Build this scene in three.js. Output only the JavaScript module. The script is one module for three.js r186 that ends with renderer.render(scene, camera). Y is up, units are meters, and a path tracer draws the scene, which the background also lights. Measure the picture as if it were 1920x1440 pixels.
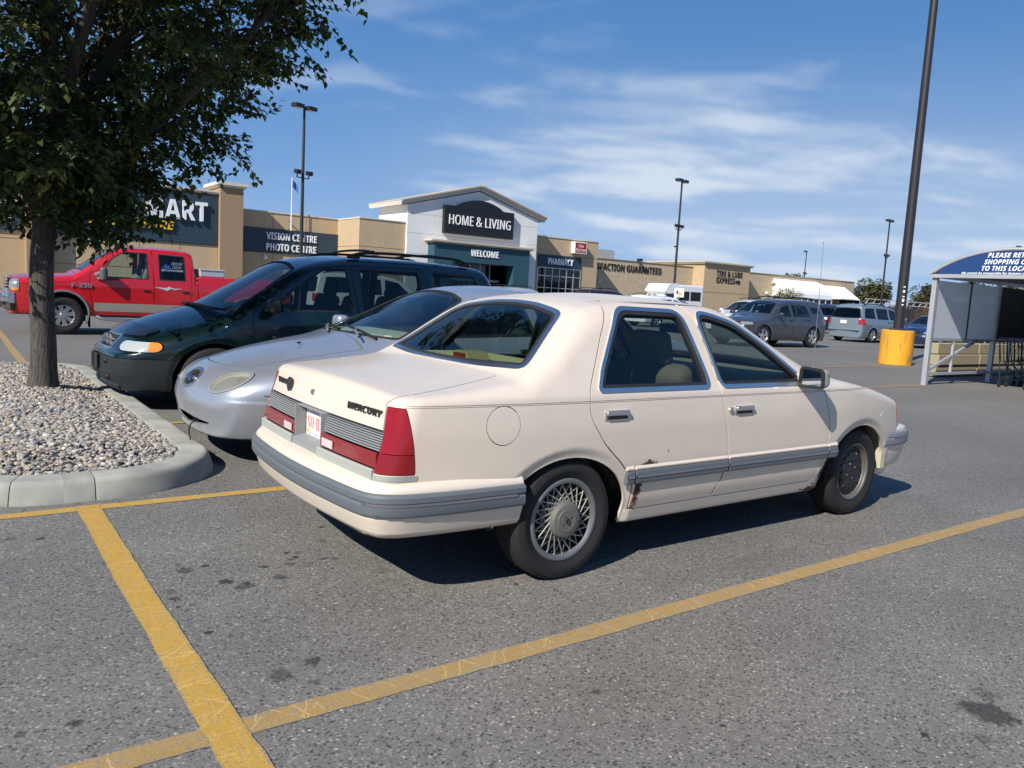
import * as THREE from 'three';
import { mergeGeometries } from 'three/addons/utils/BufferGeometryUtils.js';
import { RoundedBoxGeometry } from 'three/addons/geometries/RoundedBoxGeometry.js';
import { TextGeometry } from 'three/addons/geometries/TextGeometry.js';
import { FontLoader } from 'three/addons/loaders/FontLoader.js';

// ------------------------------------------------------------------ camera, sky, sun, exposure
const scene = new THREE.Scene();
const camera = new THREE.PerspectiveCamera(51.93, 4 / 3, 0.1, 3000);
{
  const yaw = 0.629699, pitch = -0.113692, roll = 0.054575;
  const f = new THREE.Vector3(Math.sin(yaw) * Math.cos(pitch), Math.sin(pitch), -Math.cos(yaw) * Math.cos(pitch));
  const r = new THREE.Vector3().crossVectors(f, new THREE.Vector3(0, 1, 0)).normalize();
  const u = new THREE.Vector3().crossVectors(r, f);
  camera.position.set(-2.377, 1.3426, 3.5755);
  camera.up.copy(u).multiplyScalar(Math.cos(roll)).addScaledVector(r, -Math.sin(roll));
  camera.lookAt(camera.position.clone().add(f));
}
const renderer = new THREE.WebGLRenderer({ antialias: true });
renderer.toneMapping = THREE.LinearToneMapping;
renderer.toneMappingExposure = 1.24;
renderer.shadowMap.enabled = true;

function rng(seed) { let a = seed >>> 0; return () => { a = (a + 0x6D2B79F5) | 0; let t = Math.imul(a ^ (a >>> 15), 1 | a); t = (t + Math.imul(t ^ (t >>> 7), 61 | t)) ^ t; return ((t ^ (t >>> 14)) >>> 0) / 4294967296; }; }
const lerp = (a, b, t) => a + (b - a) * t, clamp = (x, a = 0, b = 1) => Math.min(b, Math.max(a, x));
const sstep = (a, b, x) => { const t = clamp((x - a) / (b - a)); return t * t * (3 - 2 * t); };
// value noise, 2-D and 3-D
const NZ = new Float32Array(65536); { const r = rng(7); for (let i = 0; i < 65536; i++) NZ[i] = r(); }
const h2 = (i, j) => NZ[((i * 73 + j * 1619 + ((i * j) & 511) * 31) & 65535 ^ ((i << 5) & 65535)) & 65535];
function vnoise(x, y) {
  const i = Math.floor(x), j = Math.floor(y); let fx = x - i, fy = y - j; fx = fx * fx * (3 - 2 * fx); fy = fy * fy * (3 - 2 * fy);
  const a = h2(i, j), b = h2(i + 1, j), c = h2(i, j + 1), d = h2(i + 1, j + 1);
  return (a + (b - a) * fx) * (1 - fy) + (c + (d - c) * fx) * fy;
}
function fbm(x, y, o = 4, g = 0.5) { let s = 0, a = 1, n = 0; for (let k = 0; k < o; k++) { s += a * vnoise(x + k * 17.3, y + k * 9.1); n += a; a *= g; x *= 2.03; y *= 2.03; } return s / n; }

{ // the sky: clear autumn blue, paler towards the horizon, with streaks of thin high cloud
  const W = 2048, H = 1024, data = new Float32Array(W * H * 4);
  for (let j = 0; j < H; j++) {
    const el = ((j + 0.5) / H - 0.5) * Math.PI, sy = Math.sin(el), cy = Math.cos(el);
    for (let i = 0; i < W; i++) {
      const th = ((i + 0.5) / W - 0.5) * 2 * Math.PI, x = cy * Math.cos(th), z = cy * Math.sin(th), k = (j * W + i) * 4;
      let r, g, b;
      const e = Math.max(sy, 0), t = 1 - Math.pow(1 - e, 1.0), q0 = Math.exp(-e * 9), q1 = Math.exp(-e * 2.1);
      // deep blue overhead, paler air towards the horizon
      r = 0.030 + 0.066 * q1 + 0.27 * q0; g = 0.092 + 0.196 * q1 + 0.22 * q0; b = 0.290 + 0.31 * q1 + 0.12 * q0;
      if (sy > -0.02) {
        const q = 1 / (e + 0.11), X = x * q, Z = z * q;
        // wisps drawn out along one wind direction, thickest in a bank low down beyond the store's end
        const u = (X * 0.86 + Z * 0.51), v = (-X * 0.51 + Z * 0.86);
        const w = fbm(u * 0.8 + 3, v * 0.8 - 5, 4);
        const s1 = fbm(u * 1.25 + w * 1.9 + 11.7, v * 2.3 + w * 1.3 + 4.2, 7, 0.58), s2 = fbm(u * 0.5 + 8.3, v * 0.55 - 2.6, 3);
        const ch = (x * 0.91 - z * 0.42) / Math.max(cy, 0.05), bank = sstep(0.68, 1.0, ch) * sstep(0.44, 0.14, e);
        const cover = 0.20 * (s2 - 0.58) + 0.20 * bank;
        let c = sstep(0.60, 0.95, s1 + cover) * (0.38 + 0.34 * bank) + 0.34 * bank * sstep(0.32, 0.62, s2 + 0.25 * s1 - 0.05) * sstep(0.34, 0.10, e);
        c = clamp(c * 0.95, 0, 0.9) * sstep(-0.02, 0.03, sy);
        r = lerp(r, 0.56, c); g = lerp(g, 0.63, c); b = lerp(b, 0.72, c);
      } else { r = 0.30; g = 0.34; b = 0.38; }
      data[k] = r; data[k + 1] = g; data[k + 2] = b; data[k + 3] = 1;
    }
  }
  const t = new THREE.DataTexture(data, W, H, THREE.RGBAFormat, THREE.FloatType);
  t.mapping = THREE.EquirectangularReflectionMapping; t.magFilter = THREE.LinearFilter; t.minFilter = THREE.LinearFilter; t.colorSpace = THREE.LinearSRGBColorSpace; t.needsUpdate = true;
  scene.background = t; scene.environment = t;
}
const SUN = new THREE.Vector3(-1.1, 0.93, 0.42).normalize();
{
  const s = new THREE.DirectionalLight(new THREE.Color(1, 0.95, 0.87), 5.0);
  s.position.copy(SUN).multiplyScalar(60); s.target.position.set(0, 0, 0); s.castShadow = true;
  s.shadow.mapSize.set(4096, 4096); s.shadow.radius = 1; s.shadow.bias = -0.0004;
  Object.assign(s.shadow.camera, { left: -60, right: 60, top: 60, bottom: -60, near: 1, far: 160 });
  scene.add(s, s.target);
}

// ------------------------------------------------------------------ helpers
const V3 = (x, y, z) => new THREE.Vector3(x, y, z), V2 = (x, y) => new THREE.Vector2(x, y);
const used = new Map();
function numbered(n) { const k = used.get(n) || 0; used.set(n, k + 1); return k ? `${n}_${String(k).padStart(3, '0')}` : n; }
function thing(name, label, category, pos = [0, 0, 0], turn = 0, group) {
  const o = new THREE.Group(); o.name = numbered(name); o.position.set(...pos); o.rotation.y = turn; o.userData = { label, category };
  if (group) o.userData.group = group; scene.add(o); return o;
}
function mesh(name, geo, mat, parent, pos, rot) {
  const m = new THREE.Mesh(Array.isArray(geo) ? merge(geo) : geo, mat); m.name = parent ? name : numbered(name); m.castShadow = m.receiveShadow = true;
  if (pos) m.position.set(...pos); if (rot) m.rotation.set(...rot); (parent || scene).add(m); return m;
}
function struct(name, geo, mat) { const m = mesh(name, geo, mat); m.userData = { kind: 'structure' }; return m; }
function merge(list) {
  const gs = list.map(g => { let q = g.index ? g.toNonIndexed() : g.clone(); for (const k of Object.keys(q.attributes)) if (!['position', 'normal', 'uv'].includes(k)) q.deleteAttribute(k);
    if (!q.attributes.uv) q.setAttribute('uv', new THREE.BufferAttribute(new Float32Array(q.attributes.position.count * 2), 2)); return q; });
  return mergeGeometries(gs);
}
const box = (w, h, d, x = 0, y = 0, z = 0) => new THREE.BoxGeometry(w, h, d).translate(x, y, z);
const rbox = (w, h, d, r, x = 0, y = 0, z = 0, s = 2) => new RoundedBoxGeometry(w, h, d, s, Math.min(r, w / 2.01, h / 2.01, d / 2.01)).translate(x, y, z);
const boxAt = (x0, x1, y0, y1, z0, z1) => box(x1 - x0, y1 - y0, z1 - z0, (x0 + x1) / 2, (y0 + y1) / 2, (z0 + z1) / 2);
const cyl = (r0, r1, h, n = 20, x = 0, y = 0, z = 0) => new THREE.CylinderGeometry(r1, r0, h, n).translate(x, y, z);
function tube(pts, r, n = 8, seg, closed = false) { const c = new THREE.CatmullRomCurve3(pts.map(p => p.isVector3 ? p : V3(...p)), closed, 'centripetal'); return new THREE.TubeGeometry(c, seg || pts.length * 6, r, n, closed); }
function bar(a, b, w, d) { // square bar from a to b
  const A = V3(...a), B = V3(...b), L = A.distanceTo(B), g = new THREE.BoxGeometry(w, L, d || w);
  const q = new THREE.Quaternion().setFromUnitVectors(V3(0, 1, 0), B.clone().sub(A).normalize());
  return g.applyQuaternion(q).translate((A.x + B.x) / 2, (A.y + B.y) / 2, (A.z + B.z) / 2);
}
function rod(a, b, r, n = 8, r2) {
  const A = V3(...a), B = V3(...b), L = A.distanceTo(B), g = new THREE.CylinderGeometry(r2 ?? r, r, L, n);
  const q = new THREE.Quaternion().setFromUnitVectors(V3(0, 1, 0), B.clone().sub(A).normalize());
  return g.applyQuaternion(q).translate((A.x + B.x) / 2, (A.y + B.y) / 2, (A.z + B.z) / 2);
}
function polyShape(pts) { const s = new THREE.Shape(); pts.forEach((p, i) => i ? s.lineTo(p[0], p[1]) : s.moveTo(p[0], p[1])); s.closePath(); return s; }
function extrude(pts, depth, bevel = 0, holes = []) { const s = polyShape(pts); for (const h of holes) s.holes.push(new THREE.Path(h.map(p => V2(p[0], p[1])))); return new THREE.ExtrudeGeometry(s, bevel ? { depth, bevelEnabled: true, bevelSize: bevel, bevelThickness: bevel, bevelSegments: 2, steps: 1 } : { depth, bevelEnabled: false, steps: 1 }); }
function lathe(pts, n = 48) { return new THREE.LatheGeometry(pts.map(p => V2(Math.max(p[0], 1e-4), p[1])), n); }
// smooth 1-D curve through control points (monotone cubic)
function curve1(pts) {
  const n = pts.length, X = pts.map(p => p[0]), Y = pts.map(p => p[1]), d = [], m = [];
  for (let i = 0; i < n - 1; i++) d.push((Y[i + 1] - Y[i]) / (X[i + 1] - X[i]));
  for (let i = 0; i < n; i++) m.push(i === 0 ? d[0] : i === n - 1 ? d[n - 2] : d[i - 1] * d[i] <= 0 ? 0 : 2 / (1 / d[i - 1] + 1 / d[i]));
  return x => {
    if (x <= X[0]) return Y[0] + m[0] * (x - X[0]); if (x >= X[n - 1]) return Y[n - 1] + m[n - 1] * (x - X[n - 1]);
    let i = 0; while (x > X[i + 1]) i++; const h = X[i + 1] - X[i], t = (x - X[i]) / h, t2 = t * t, t3 = t2 * t;
    return Y[i] * (2 * t3 - 3 * t2 + 1) + h * m[i] * (t3 - 2 * t2 + t) + Y[i + 1] * (-2 * t3 + 3 * t2) + h * m[i + 1] * (t3 - t2);
  };
}
// materials
const lin = (r, g, b) => new THREE.Color().setRGB(r, g, b);
const std = (c, rough = 0.8, metal = 0, extra = {}) => new THREE.MeshStandardMaterial({ color: Array.isArray(c) ? lin(...c) : c, roughness: rough, metalness: metal, side: THREE.DoubleSide, ...extra });
const phys = (c, o = {}) => new THREE.MeshPhysicalMaterial({ color: Array.isArray(c) ? lin(...c) : c, side: THREE.DoubleSide, ...o });
function dataTex(w, h, fn, srgb = true, rep) {
  const d = new Uint8Array(w * h * 4);
  for (let j = 0; j < h; j++) for (let i = 0; i < w; i++) { const c = fn(i, j), k = (j * w + i) * 4; d[k] = c[0]; d[k + 1] = c[1]; d[k + 2] = c[2]; d[k + 3] = c[3] ?? 255; }
  const t = new THREE.DataTexture(d, w, h, THREE.RGBAFormat); t.magFilter = THREE.LinearFilter; t.minFilter = THREE.LinearMipmapLinearFilter; t.generateMipmaps = true; t.wrapS = t.wrapT = THREE.RepeatWrapping;
  if (srgb) t.colorSpace = THREE.SRGBColorSpace; if (rep) t.repeat.set(...rep); t.needsUpdate = true; return t;
}
function canvasTex(w, h, draw) { const c = document.createElement('canvas'); c.width = w; c.height = h; const x = c.getContext('2d'); draw(x, w, h); const t = new THREE.CanvasTexture(c); t.colorSpace = THREE.SRGBColorSpace; t.magFilter = THREE.LinearFilter; t.anisotropy = 4; return t; }
const M = {
  black: std([0.012, 0.012, 0.013], 0.55), rubber: std([0.013, 0.0125, 0.012], 0.85), dark: std([0.02, 0.02, 0.022], 0.9), seal: std([0.014, 0.014, 0.015], 0.7),
  chrome: std([0.80, 0.75, 0.69], 0.30, 1), steel: std([0.42, 0.43, 0.44], 0.42, 0.9), greyPlastic: std([0.11, 0.125, 0.14], 0.6), white: std([0.78, 0.78, 0.77], 0.6),
  under: std([0.015, 0.015, 0.016], 1),
};
const fontBold = await new FontLoader().loadAsync('fonts/droid/droid_sans_bold.typeface.json');
const fontReg = await new FontLoader().loadAsync('fonts/droid/droid_sans_regular.typeface.json');
// lettering as one mesh per glyph, children named letter
function letters(text, size, depth, mat, parent, { x = 0, y = 0, z = 0, track = 1, sx = 1, skew = 0, font = fontBold, align = 'left', ry = 0, name = 'letter', rz = 0, width } = {}) {
  size *= 0.72; const adv = c => { const g = font.data.glyphs[c] || font.data.glyphs['o']; return g.ha / font.data.resolution * size; };
  if (width) { let t = 0; for (const c of text) t += adv(c) * track; sx = width / t; }
  let tot = 0; for (const c of text) tot += adv(c) * track * sx; let p = align === 'center' ? -tot / 2 : align === 'right' ? -tot : 0;
  for (const c of text) {
    if (c !== ' ') {
      const g = new TextGeometry(c, { font, size, depth, curveSegments: 5, bevelEnabled: false });
      if (sx !== 1) g.scale(sx, 1, 1); if (skew) g.applyMatrix4(new THREE.Matrix4().makeShear(0, 0, skew, 0, 0, 0));
      const m = mesh(name, g, mat, parent); m.rotation.set(0, ry, rz); const q = p; m.position.set(x + q * Math.cos(ry) * Math.cos(rz), y + q * Math.sin(rz), z - q * Math.sin(ry));
    }
    p += adv(c) * track * sx;
  }
  return tot;
}

// ------------------------------------------------------------------ ground
const asphaltGrain = (W, seed, density) => { // grey binder with pale and dark stone chips
  const r = rng(seed), a = new Float32Array(W * W), t = new Float32Array(W * W);
  for (let i = 0; i < W * W; i++) { a[i] = 0.78 + 0.22 * r() ; t[i] = 0; }
  const n = W * W * density;
  for (let k = 0; k < n; k++) {
    const x = Math.floor(r() * W), y = Math.floor(r() * W), q = r(), s = r() < 0.66 ? 1 : r() < 0.8 ? 2 : 3, v = q < 0.42 ? 0.22 + 0.30 * r() : q < 0.76 ? 1.05 + 0.35 * r() : q < 0.965 ? 1.35 + 0.5 * r() : 1.9 + 1.1 * r(), tint = (r() - 0.5) * 0.16;
    for (let dy = 0; dy < s; dy++) for (let dx = 0; dx < s; dx++) { if (s === 3 && (dx !== 1 && dy !== 1) && r() < 0.6) continue; const k2 = ((y + dy) % W) * W + (x + dx) % W; a[k2] = v; t[k2] = tint; }
  }
  return { a, t };
};
const G1 = asphaltGrain(1024, 31, 0.16);
const toS = v => { v = clamp(v); return 255 * (v <= 0.0031308 ? v * 12.92 : 1.055 * Math.pow(v, 1 / 2.4) - 0.055); };
// big smooth wear patterns of the lot, in metres
const wear = (x, z) => 0.80 + 0.36 * fbm(x * 0.33 + 5, z * 0.55 + 2, 4) + 0.14 * (fbm(x * 2.1, z * 2.3, 3) - 0.5) * 2 + 0.06 * (fbm(x * 0.25, z * 5.5, 3) - 0.5) * 2;
const NEAR = { x0: -3.6, x1: 4.6, z0: -3.4, z1: 3.6 };
const stains = [ // oil drips: x, z, radius, darkness
  [-1.01, -0.13, 0.017, 0.50],
  [-0.96, -0.11, 0.020, 0.25],
  [-0.99, -0.05, 0.017, 0.60],
  [-1.02, -0.03, 0.018, 0.35],
  [-1.05, 0.03, 0.022, 0.30],
  [-0.78, -0.23, 0.023, 0.30],
  [-0.88, 0.03, 0.019, 0.30],
  [-0.83, 0.05, 0.019, 0.30],
  [-1.17, 0.01, 0.019, 0.40],
  [-1.15, 0.17, 0.034, 0.35],
  [-0.98, 0.08, 0.035, 0.15],
  [-1.38, 0.12, 0.029, 0.50],
  [-1.32, 0.21, 0.036, 0.35],
  [-1.30, 0.18, 0.021, 0.40],
  [-1.40, -0.12, 0.018, 0.50],
  [-1.50, -0.10, 0.035, 0.35],
  [-1.51, -0.19, 0.019, 0.30],
  [-1.37, -0.02, 0.019, 0.15],
  [-1.61, 0.13, 0.028, 0.25],
  [-1.61, 0.22, 0.027, 0.40],
  [-1.62, 0.31, 0.011, 0.50],
  [-1.58, 0.61, 0.014, 0.50],
  [-1.33, 1.02, 0.031, 0.40],
  [-1.46, 1.07, 0.046, 0.30],
  [-1.38, 1.16, 0.016, 0.30],
  [-2.08, 1.05, 0.019, 0.40],
  [-2.22, 1.04, 0.019, 0.30],
  [-2.00, -0.87, 0.022, 0.40],
  [-2.13, -0.93, 0.025, 0.30],
  [-0.69, -0.46, 0.019, 0.40],
  [0.51, 2.50, 0.089, 0.42],
  [0.65, 2.43, 0.047, 0.25],
  [0.32, 2.56, 0.026, 0.20],
  [-0.70, 0.31, 0.048, 0.14],
  [-0.23, 0.75, 0.013, 0.50],
  [-1.06, 1.24, 0.009, 0.70],
  [-0.58, 1.70, 0.014, 0.40],
  [-0.27, 1.85, 0.010, 0.15],
  [-0.37, 2.07, 0.010, 0.50],
  [0.17, 2.45, 0.015, 0.50],
  [-0.94, 1.62, 0.013, 0.20]
];

function asphaltColor(x, z, g, tint) {
  let v = 0.168 * wear(x, z) * g; const warm = 0.16 * (fbm(x * 0.45 + 40, z * 0.6 + 3, 3) - 0.42);
  return [v * (1.05 + warm + tint), v * (1.0 + tint * 0.5), v * (0.905 - warm * 0.8 - tint * 0.3)];
}
const nearTex = (() => {
  const W = 2048, g2 = asphaltGrain(2048, 77, 0.15);
  const sx = (NEAR.x1 - NEAR.x0) / W, sz = (NEAR.z1 - NEAR.z0) / W, buf = new Float32Array(W * W * 3);
  for (let j = 0; j < W; j++) for (let i = 0; i < W; i++) {
    const c = asphaltColor(NEAR.x0 + i * sx, NEAR.z1 - j * sz, g2.a[j * W + i], g2.t[j * W + i]), k = (j * W + i) * 3; buf[k] = c[0]; buf[k + 1] = c[1]; buf[k + 2] = c[2];
  }
  const rr = rng(5);
  for (const [x0, z0, x1, z1] of [[-0.82, -2.42, 0.5, -2.62], [-3.0, 2.35, -1.9, 2.7]]) for (let t = 0; t <= 1; t += 0.0012) { // hairline cracks
    const x = lerp(x0, x1, t) + 0.05 * (fbm(t * 14, 3, 3) - 0.5), z = lerp(z0, z1, t) + 0.12 * (fbm(t * 11 + 5, 7, 4) - 0.5), i = Math.round((x - NEAR.x0) / sx), j = Math.round((NEAR.z1 - z) / sz); if (i > 1 && j > 1 && i < W - 1 && j < W - 1 && vnoise(t * 60, 2) > 0.2) for (const o of [0, W]) { const k = (j * W + i + o) * 3; for (let c = 0; c < 3; c++) buf[k + c] *= 0.55; }
  }
  for (const [x, z, r, d] of stains) {
    const R = r * 1.5, i0 = Math.floor((x - R * 1.6 - NEAR.x0) / sx), i1 = Math.ceil((x + R * 1.6 - NEAR.x0) / sx), j0 = Math.floor((NEAR.z1 - z - R * 1.6) / sz), j1 = Math.ceil((NEAR.z1 - z + R * 1.6) / sz), ph = rr() * 9, el = 0.8 + 0.6 * rr();
    for (let j = Math.max(0, j0); j <= Math.min(W - 1, j1); j++) for (let i = Math.max(0, i0); i <= Math.min(W - 1, i1); i++) {
      const dx = (NEAR.x0 + i * sx - x) * el, dz = NEAR.z1 - j * sz - z, a = Math.atan2(dz, dx), q = Math.hypot(dx, dz) / r;
      const e = 1 + 0.5 * (fbm(Math.cos(a) * 1.5 + ph, Math.sin(a) * 1.5, 3) - 0.5) * 2 + 0.5 * (vnoise(i * 0.35, j * 0.35) - 0.5);
      const m = 1 - Math.min(0.78, d * 1.6) * sstep(e + 0.25, e - 0.2, q), k = (j * W + i) * 3; buf[k] *= m; buf[k + 1] *= m; buf[k + 2] *= m;
    }
  }
  const t = dataTex(W, W, (i, j) => { const k = (j * W + i) * 3; return [toS(buf[k]), toS(buf[k + 1]), toS(buf[k + 2])]; });
  const b = dataTex(W, W, (i, j) => { const v = clamp(g2.a[j * W + i] * 0.5) * 255; return [v, v, v]; }, false);
  return [t, b];
})();
{
  const tile = dataTex(1024, 1024, (i, j) => { const g = 0.168 * 0.97 * G1.a[j * 1024 + i], t = G1.t[j * 1024 + i]; return [toS(g * 1.04 * (1 + t)), toS(g * (1 + t * 0.5)), toS(g * 0.92 * (1 - t * 0.3))]; });
  const geo = new THREE.BufferGeometry(), P = [], U = [], C = [], I = [];
  const xs = [], zs = []; const ext = [-900, -400, -200, -120]; ext.forEach(v => { xs.push(v); zs.push(v); });
  for (let v = -90; v <= 90; v += 0.75) { xs.push(v); zs.push(v); } for (const v of [120, 200, 400, 900]) { xs.push(v); zs.push(v); }
  for (const z of zs) for (const x of xs) { P.push(x, 0, z); U.push(x / 3.4, -z / 3.4); const far = Math.abs(x) > 100 || Math.abs(z) > 100, w = far ? 0.97 : wear(x, z), k = far ? 0 : 0.05 * (fbm(x * 0.45 + 40, z * 0.6 + 3, 3) - 0.42); C.push(w * (1.015 + k), w, w * (0.975 - k)); }
  const n = xs.length; for (let j = 0; j < zs.length - 1; j++) for (let i = 0; i < n - 1; i++) { const a = j * n + i; I.push(a, a + n, a + 1, a + 1, a + n, a + n + 1); }
  geo.setAttribute('position', new THREE.Float32BufferAttribute(P, 3)); geo.setAttribute('uv', new THREE.Float32BufferAttribute(U, 2)); geo.setAttribute('color', new THREE.Float32BufferAttribute(C, 3)); geo.setIndex(I); geo.computeVertexNormals(); geo.translate(0, -0.004, 0);
  struct('asphalt_ground', geo, std([1, 1, 1], 0.9, 0, { map: tile, vertexColors: true }));
  const g = new THREE.PlaneGeometry(NEAR.x1 - NEAR.x0, NEAR.z1 - NEAR.z0).rotateX(-Math.PI / 2).translate((NEAR.x0 + NEAR.x1) / 2, 0, (NEAR.z0 + NEAR.z1) / 2);
  struct('asphalt_paving', g, std([1, 1, 1], 0.88, 0, { map: nearTex[0], bumpMap: nearTex[1], bumpScale: 0.003 }));
}
// painted stall lines: worn yellow paint with ragged edges
const paintTex = (seed, base, wornAmt) => {
  const r = rng(seed), W = 1024, H = 64, cr = []; for (let k = 0; k < 34; k++) cr.push([r() * W, r() * 1.6 - 0.8, r()]);
  return dataTex(W, H, (i, j) => {
    const n = fbm(i * 0.05 + seed, j * 0.12, 4), f = vnoise(i * 0.7, j * 0.7 + seed), s = vnoise(i * 0.9 + 31, j * 0.9);
    let k = 0.80 + 0.35 * n + 0.12 * (f - 0.5), c = base.map(v => v * k);
    const edge = Math.min(j, H - 1 - j) / H, wn = wornAmt + 0.25 * sstep(0.12, 0, edge);
    if (s + 0.5 * (n - 0.5) > 1 - wn) { const a = 0.13 + 0.12 * f; c = [a, a, a * 0.97]; }
    for (const [x, sl, w] of cr) { const d = Math.abs(i - x - sl * (j - 32) - 9 * (fbm(j * 0.09 + x, x, 2) - 0.5)); if (d < 0.5 + 0.8 * w && w > 0.2 && vnoise(j * 0.11 + x, x * 0.7) > 0.36) { c = c.map((v, q) => lerp(v, [0.80, 0.60, 0.28][q], 0.32)); break; } }
    return [toS(c[0]), toS(c[1]), toS(c[2])];
  });
};
const paintY = paintTex(3, [0.50, 0.295, 0.05], 0.20), paintT = paintTex(9, [0.40, 0.245, 0.075], 0.30);
function stripe(name, a, b, w, tex, seed, y = 0.0025) {
  const r = rng(seed), L = Math.hypot(b[0] - a[0], b[1] - a[1]), n = Math.max(4, Math.round(L / 0.03)), dx = (b[0] - a[0]) / L, dz = (b[1] - a[1]) / L, P = [], U = [], I = []; let e0 = 0, e1 = 0;
  for (let i = 0; i <= n; i++) {
    e0 = e0 * 0.75 + (r() - 0.5) * 0.0045; e1 = e1 * 0.75 + (r() - 0.5) * 0.0045; const wob = 0.02 * (fbm(i * 0.012 + seed * 3.1, 1, 2) - 0.5), s = i / n * L;
    for (const [q, e] of [[-w / 2 + e0 + wob, 0], [w / 2 + e1 + wob, 1]]) { P.push(a[0] + dx * s - dz * q, y, a[1] + dz * s + dx * q); U.push(s / 2.4 + seed * 0.17, e); }
    if (i) { const k = i * 2; I.push(k - 2, k - 1, k, k, k - 1, k + 1); }
  }
  const g = new THREE.BufferGeometry(); g.setAttribute('position', new THREE.Float32BufferAttribute(P, 3)); g.setAttribute('uv', new THREE.Float32BufferAttribute(U, 2)); g.setIndex(I); g.computeVertexNormals();
  const N = g.attributes.normal; for (let i = 0; i < N.count; i++) N.setXYZ(i, 0, 1, 0);
  return struct(name, g, std([1, 1, 1], 0.8, 0, { map: tex }));
}
stripe('parking_line', [-7.2, 1.33], [5.6, 1.31], 0.105, paintT, 1);
stripe('parking_line', [-7.2, -1.36], [3.9, -1.35], 0.10, paintY, 2);
stripe('parking_line', [-0.72, -4.0], [4.0, -4.0], 0.10, paintY, 3);
stripe('parking_line', [-0.72, -6.64], [4.0, -6.64], 0.10, paintY, 4);
stripe('parking_line', [-1.72, 8], [-1.72, -1.40], 0.120, paintY, 5, 0.0045);
stripe('parking_line', [-1.42, -17.6], [-1.45, -8.9], 0.12, paintT, 6);
stripe('parking_line', [-7.5, -9.0], [4.0, -9.0], 0.08, paintT, 7);
stripe('parking_line', [9.5, -4.2], [13.2, -4.15], 0.10, paintT, 8);
stripe('parking_line', [12, -7.2], [18.0, -7.45], 0.10, paintT, 12);

// ------------------------------------------------------------------ kerbed island with river stones
const ISL = { x0: -2.62, x1: -0.80, z0: -8.35, z1: -1.50, r: 0.80 };
function islandPath(n = 40) { // closed outline, counter-clockwise seen from above, [x, z, outward x, outward z]
  const o = [], { x0, x1, z0, z1, r } = ISL, arc = (cx, cz, a0) => { for (let i = 0; i <= n; i++) { const a = a0 + i / n * Math.PI / 2; o.push([cx + r * Math.cos(a), cz + r * Math.sin(a), Math.cos(a), Math.sin(a)]); } };
  const line = (ax, az, bx, bz, nx, nz) => { for (let i = 1; i < 40; i++) { const t = i / 40; o.push([lerp(ax, bx, t), lerp(az, bz, t), nx, nz]); } };
  line(x1, z0 + r, x1, z1 - r, 1, 0); arc(x1 - r, z1 - r, 0); line(x1 - r, z1, x0 + r, z1, 0, 1); arc(x0 + r, z1 - r, Math.PI / 2); line(x0, z1 - r, x0, z0 + r, -1, 0); arc(x0 + r, z0 + r, Math.PI); line(x0 + r, z0, x1 - r, z0, 0, -1); arc(x1 - r, z0 + r, Math.PI * 1.5);
  return o;
}
const concreteTex = (seed, base, rough = 0.14) => { const sp = rng(seed); return dataTex(512, 512, (i, j) => { const n = fbm(i * 0.011 + seed, j * 0.011, 5), f = vnoise(i * 0.6, j * 0.6 + seed), p = sp() > 0.996 ? 0.6 : 1, k = (0.86 + rough * 2 * (n - 0.5) + 0.16 * (f - 0.5) + 0.06) * p; return base.map(v => toS(v * k)); }); };
const kerbTex = concreteTex(4, [0.36, 0.355, 0.31], 0.34);
const kerbMat = std([1, 1, 1], 0.92, 0, { map: kerbTex, bumpMap: kerbTex, bumpScale: 0.0015 });
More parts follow.
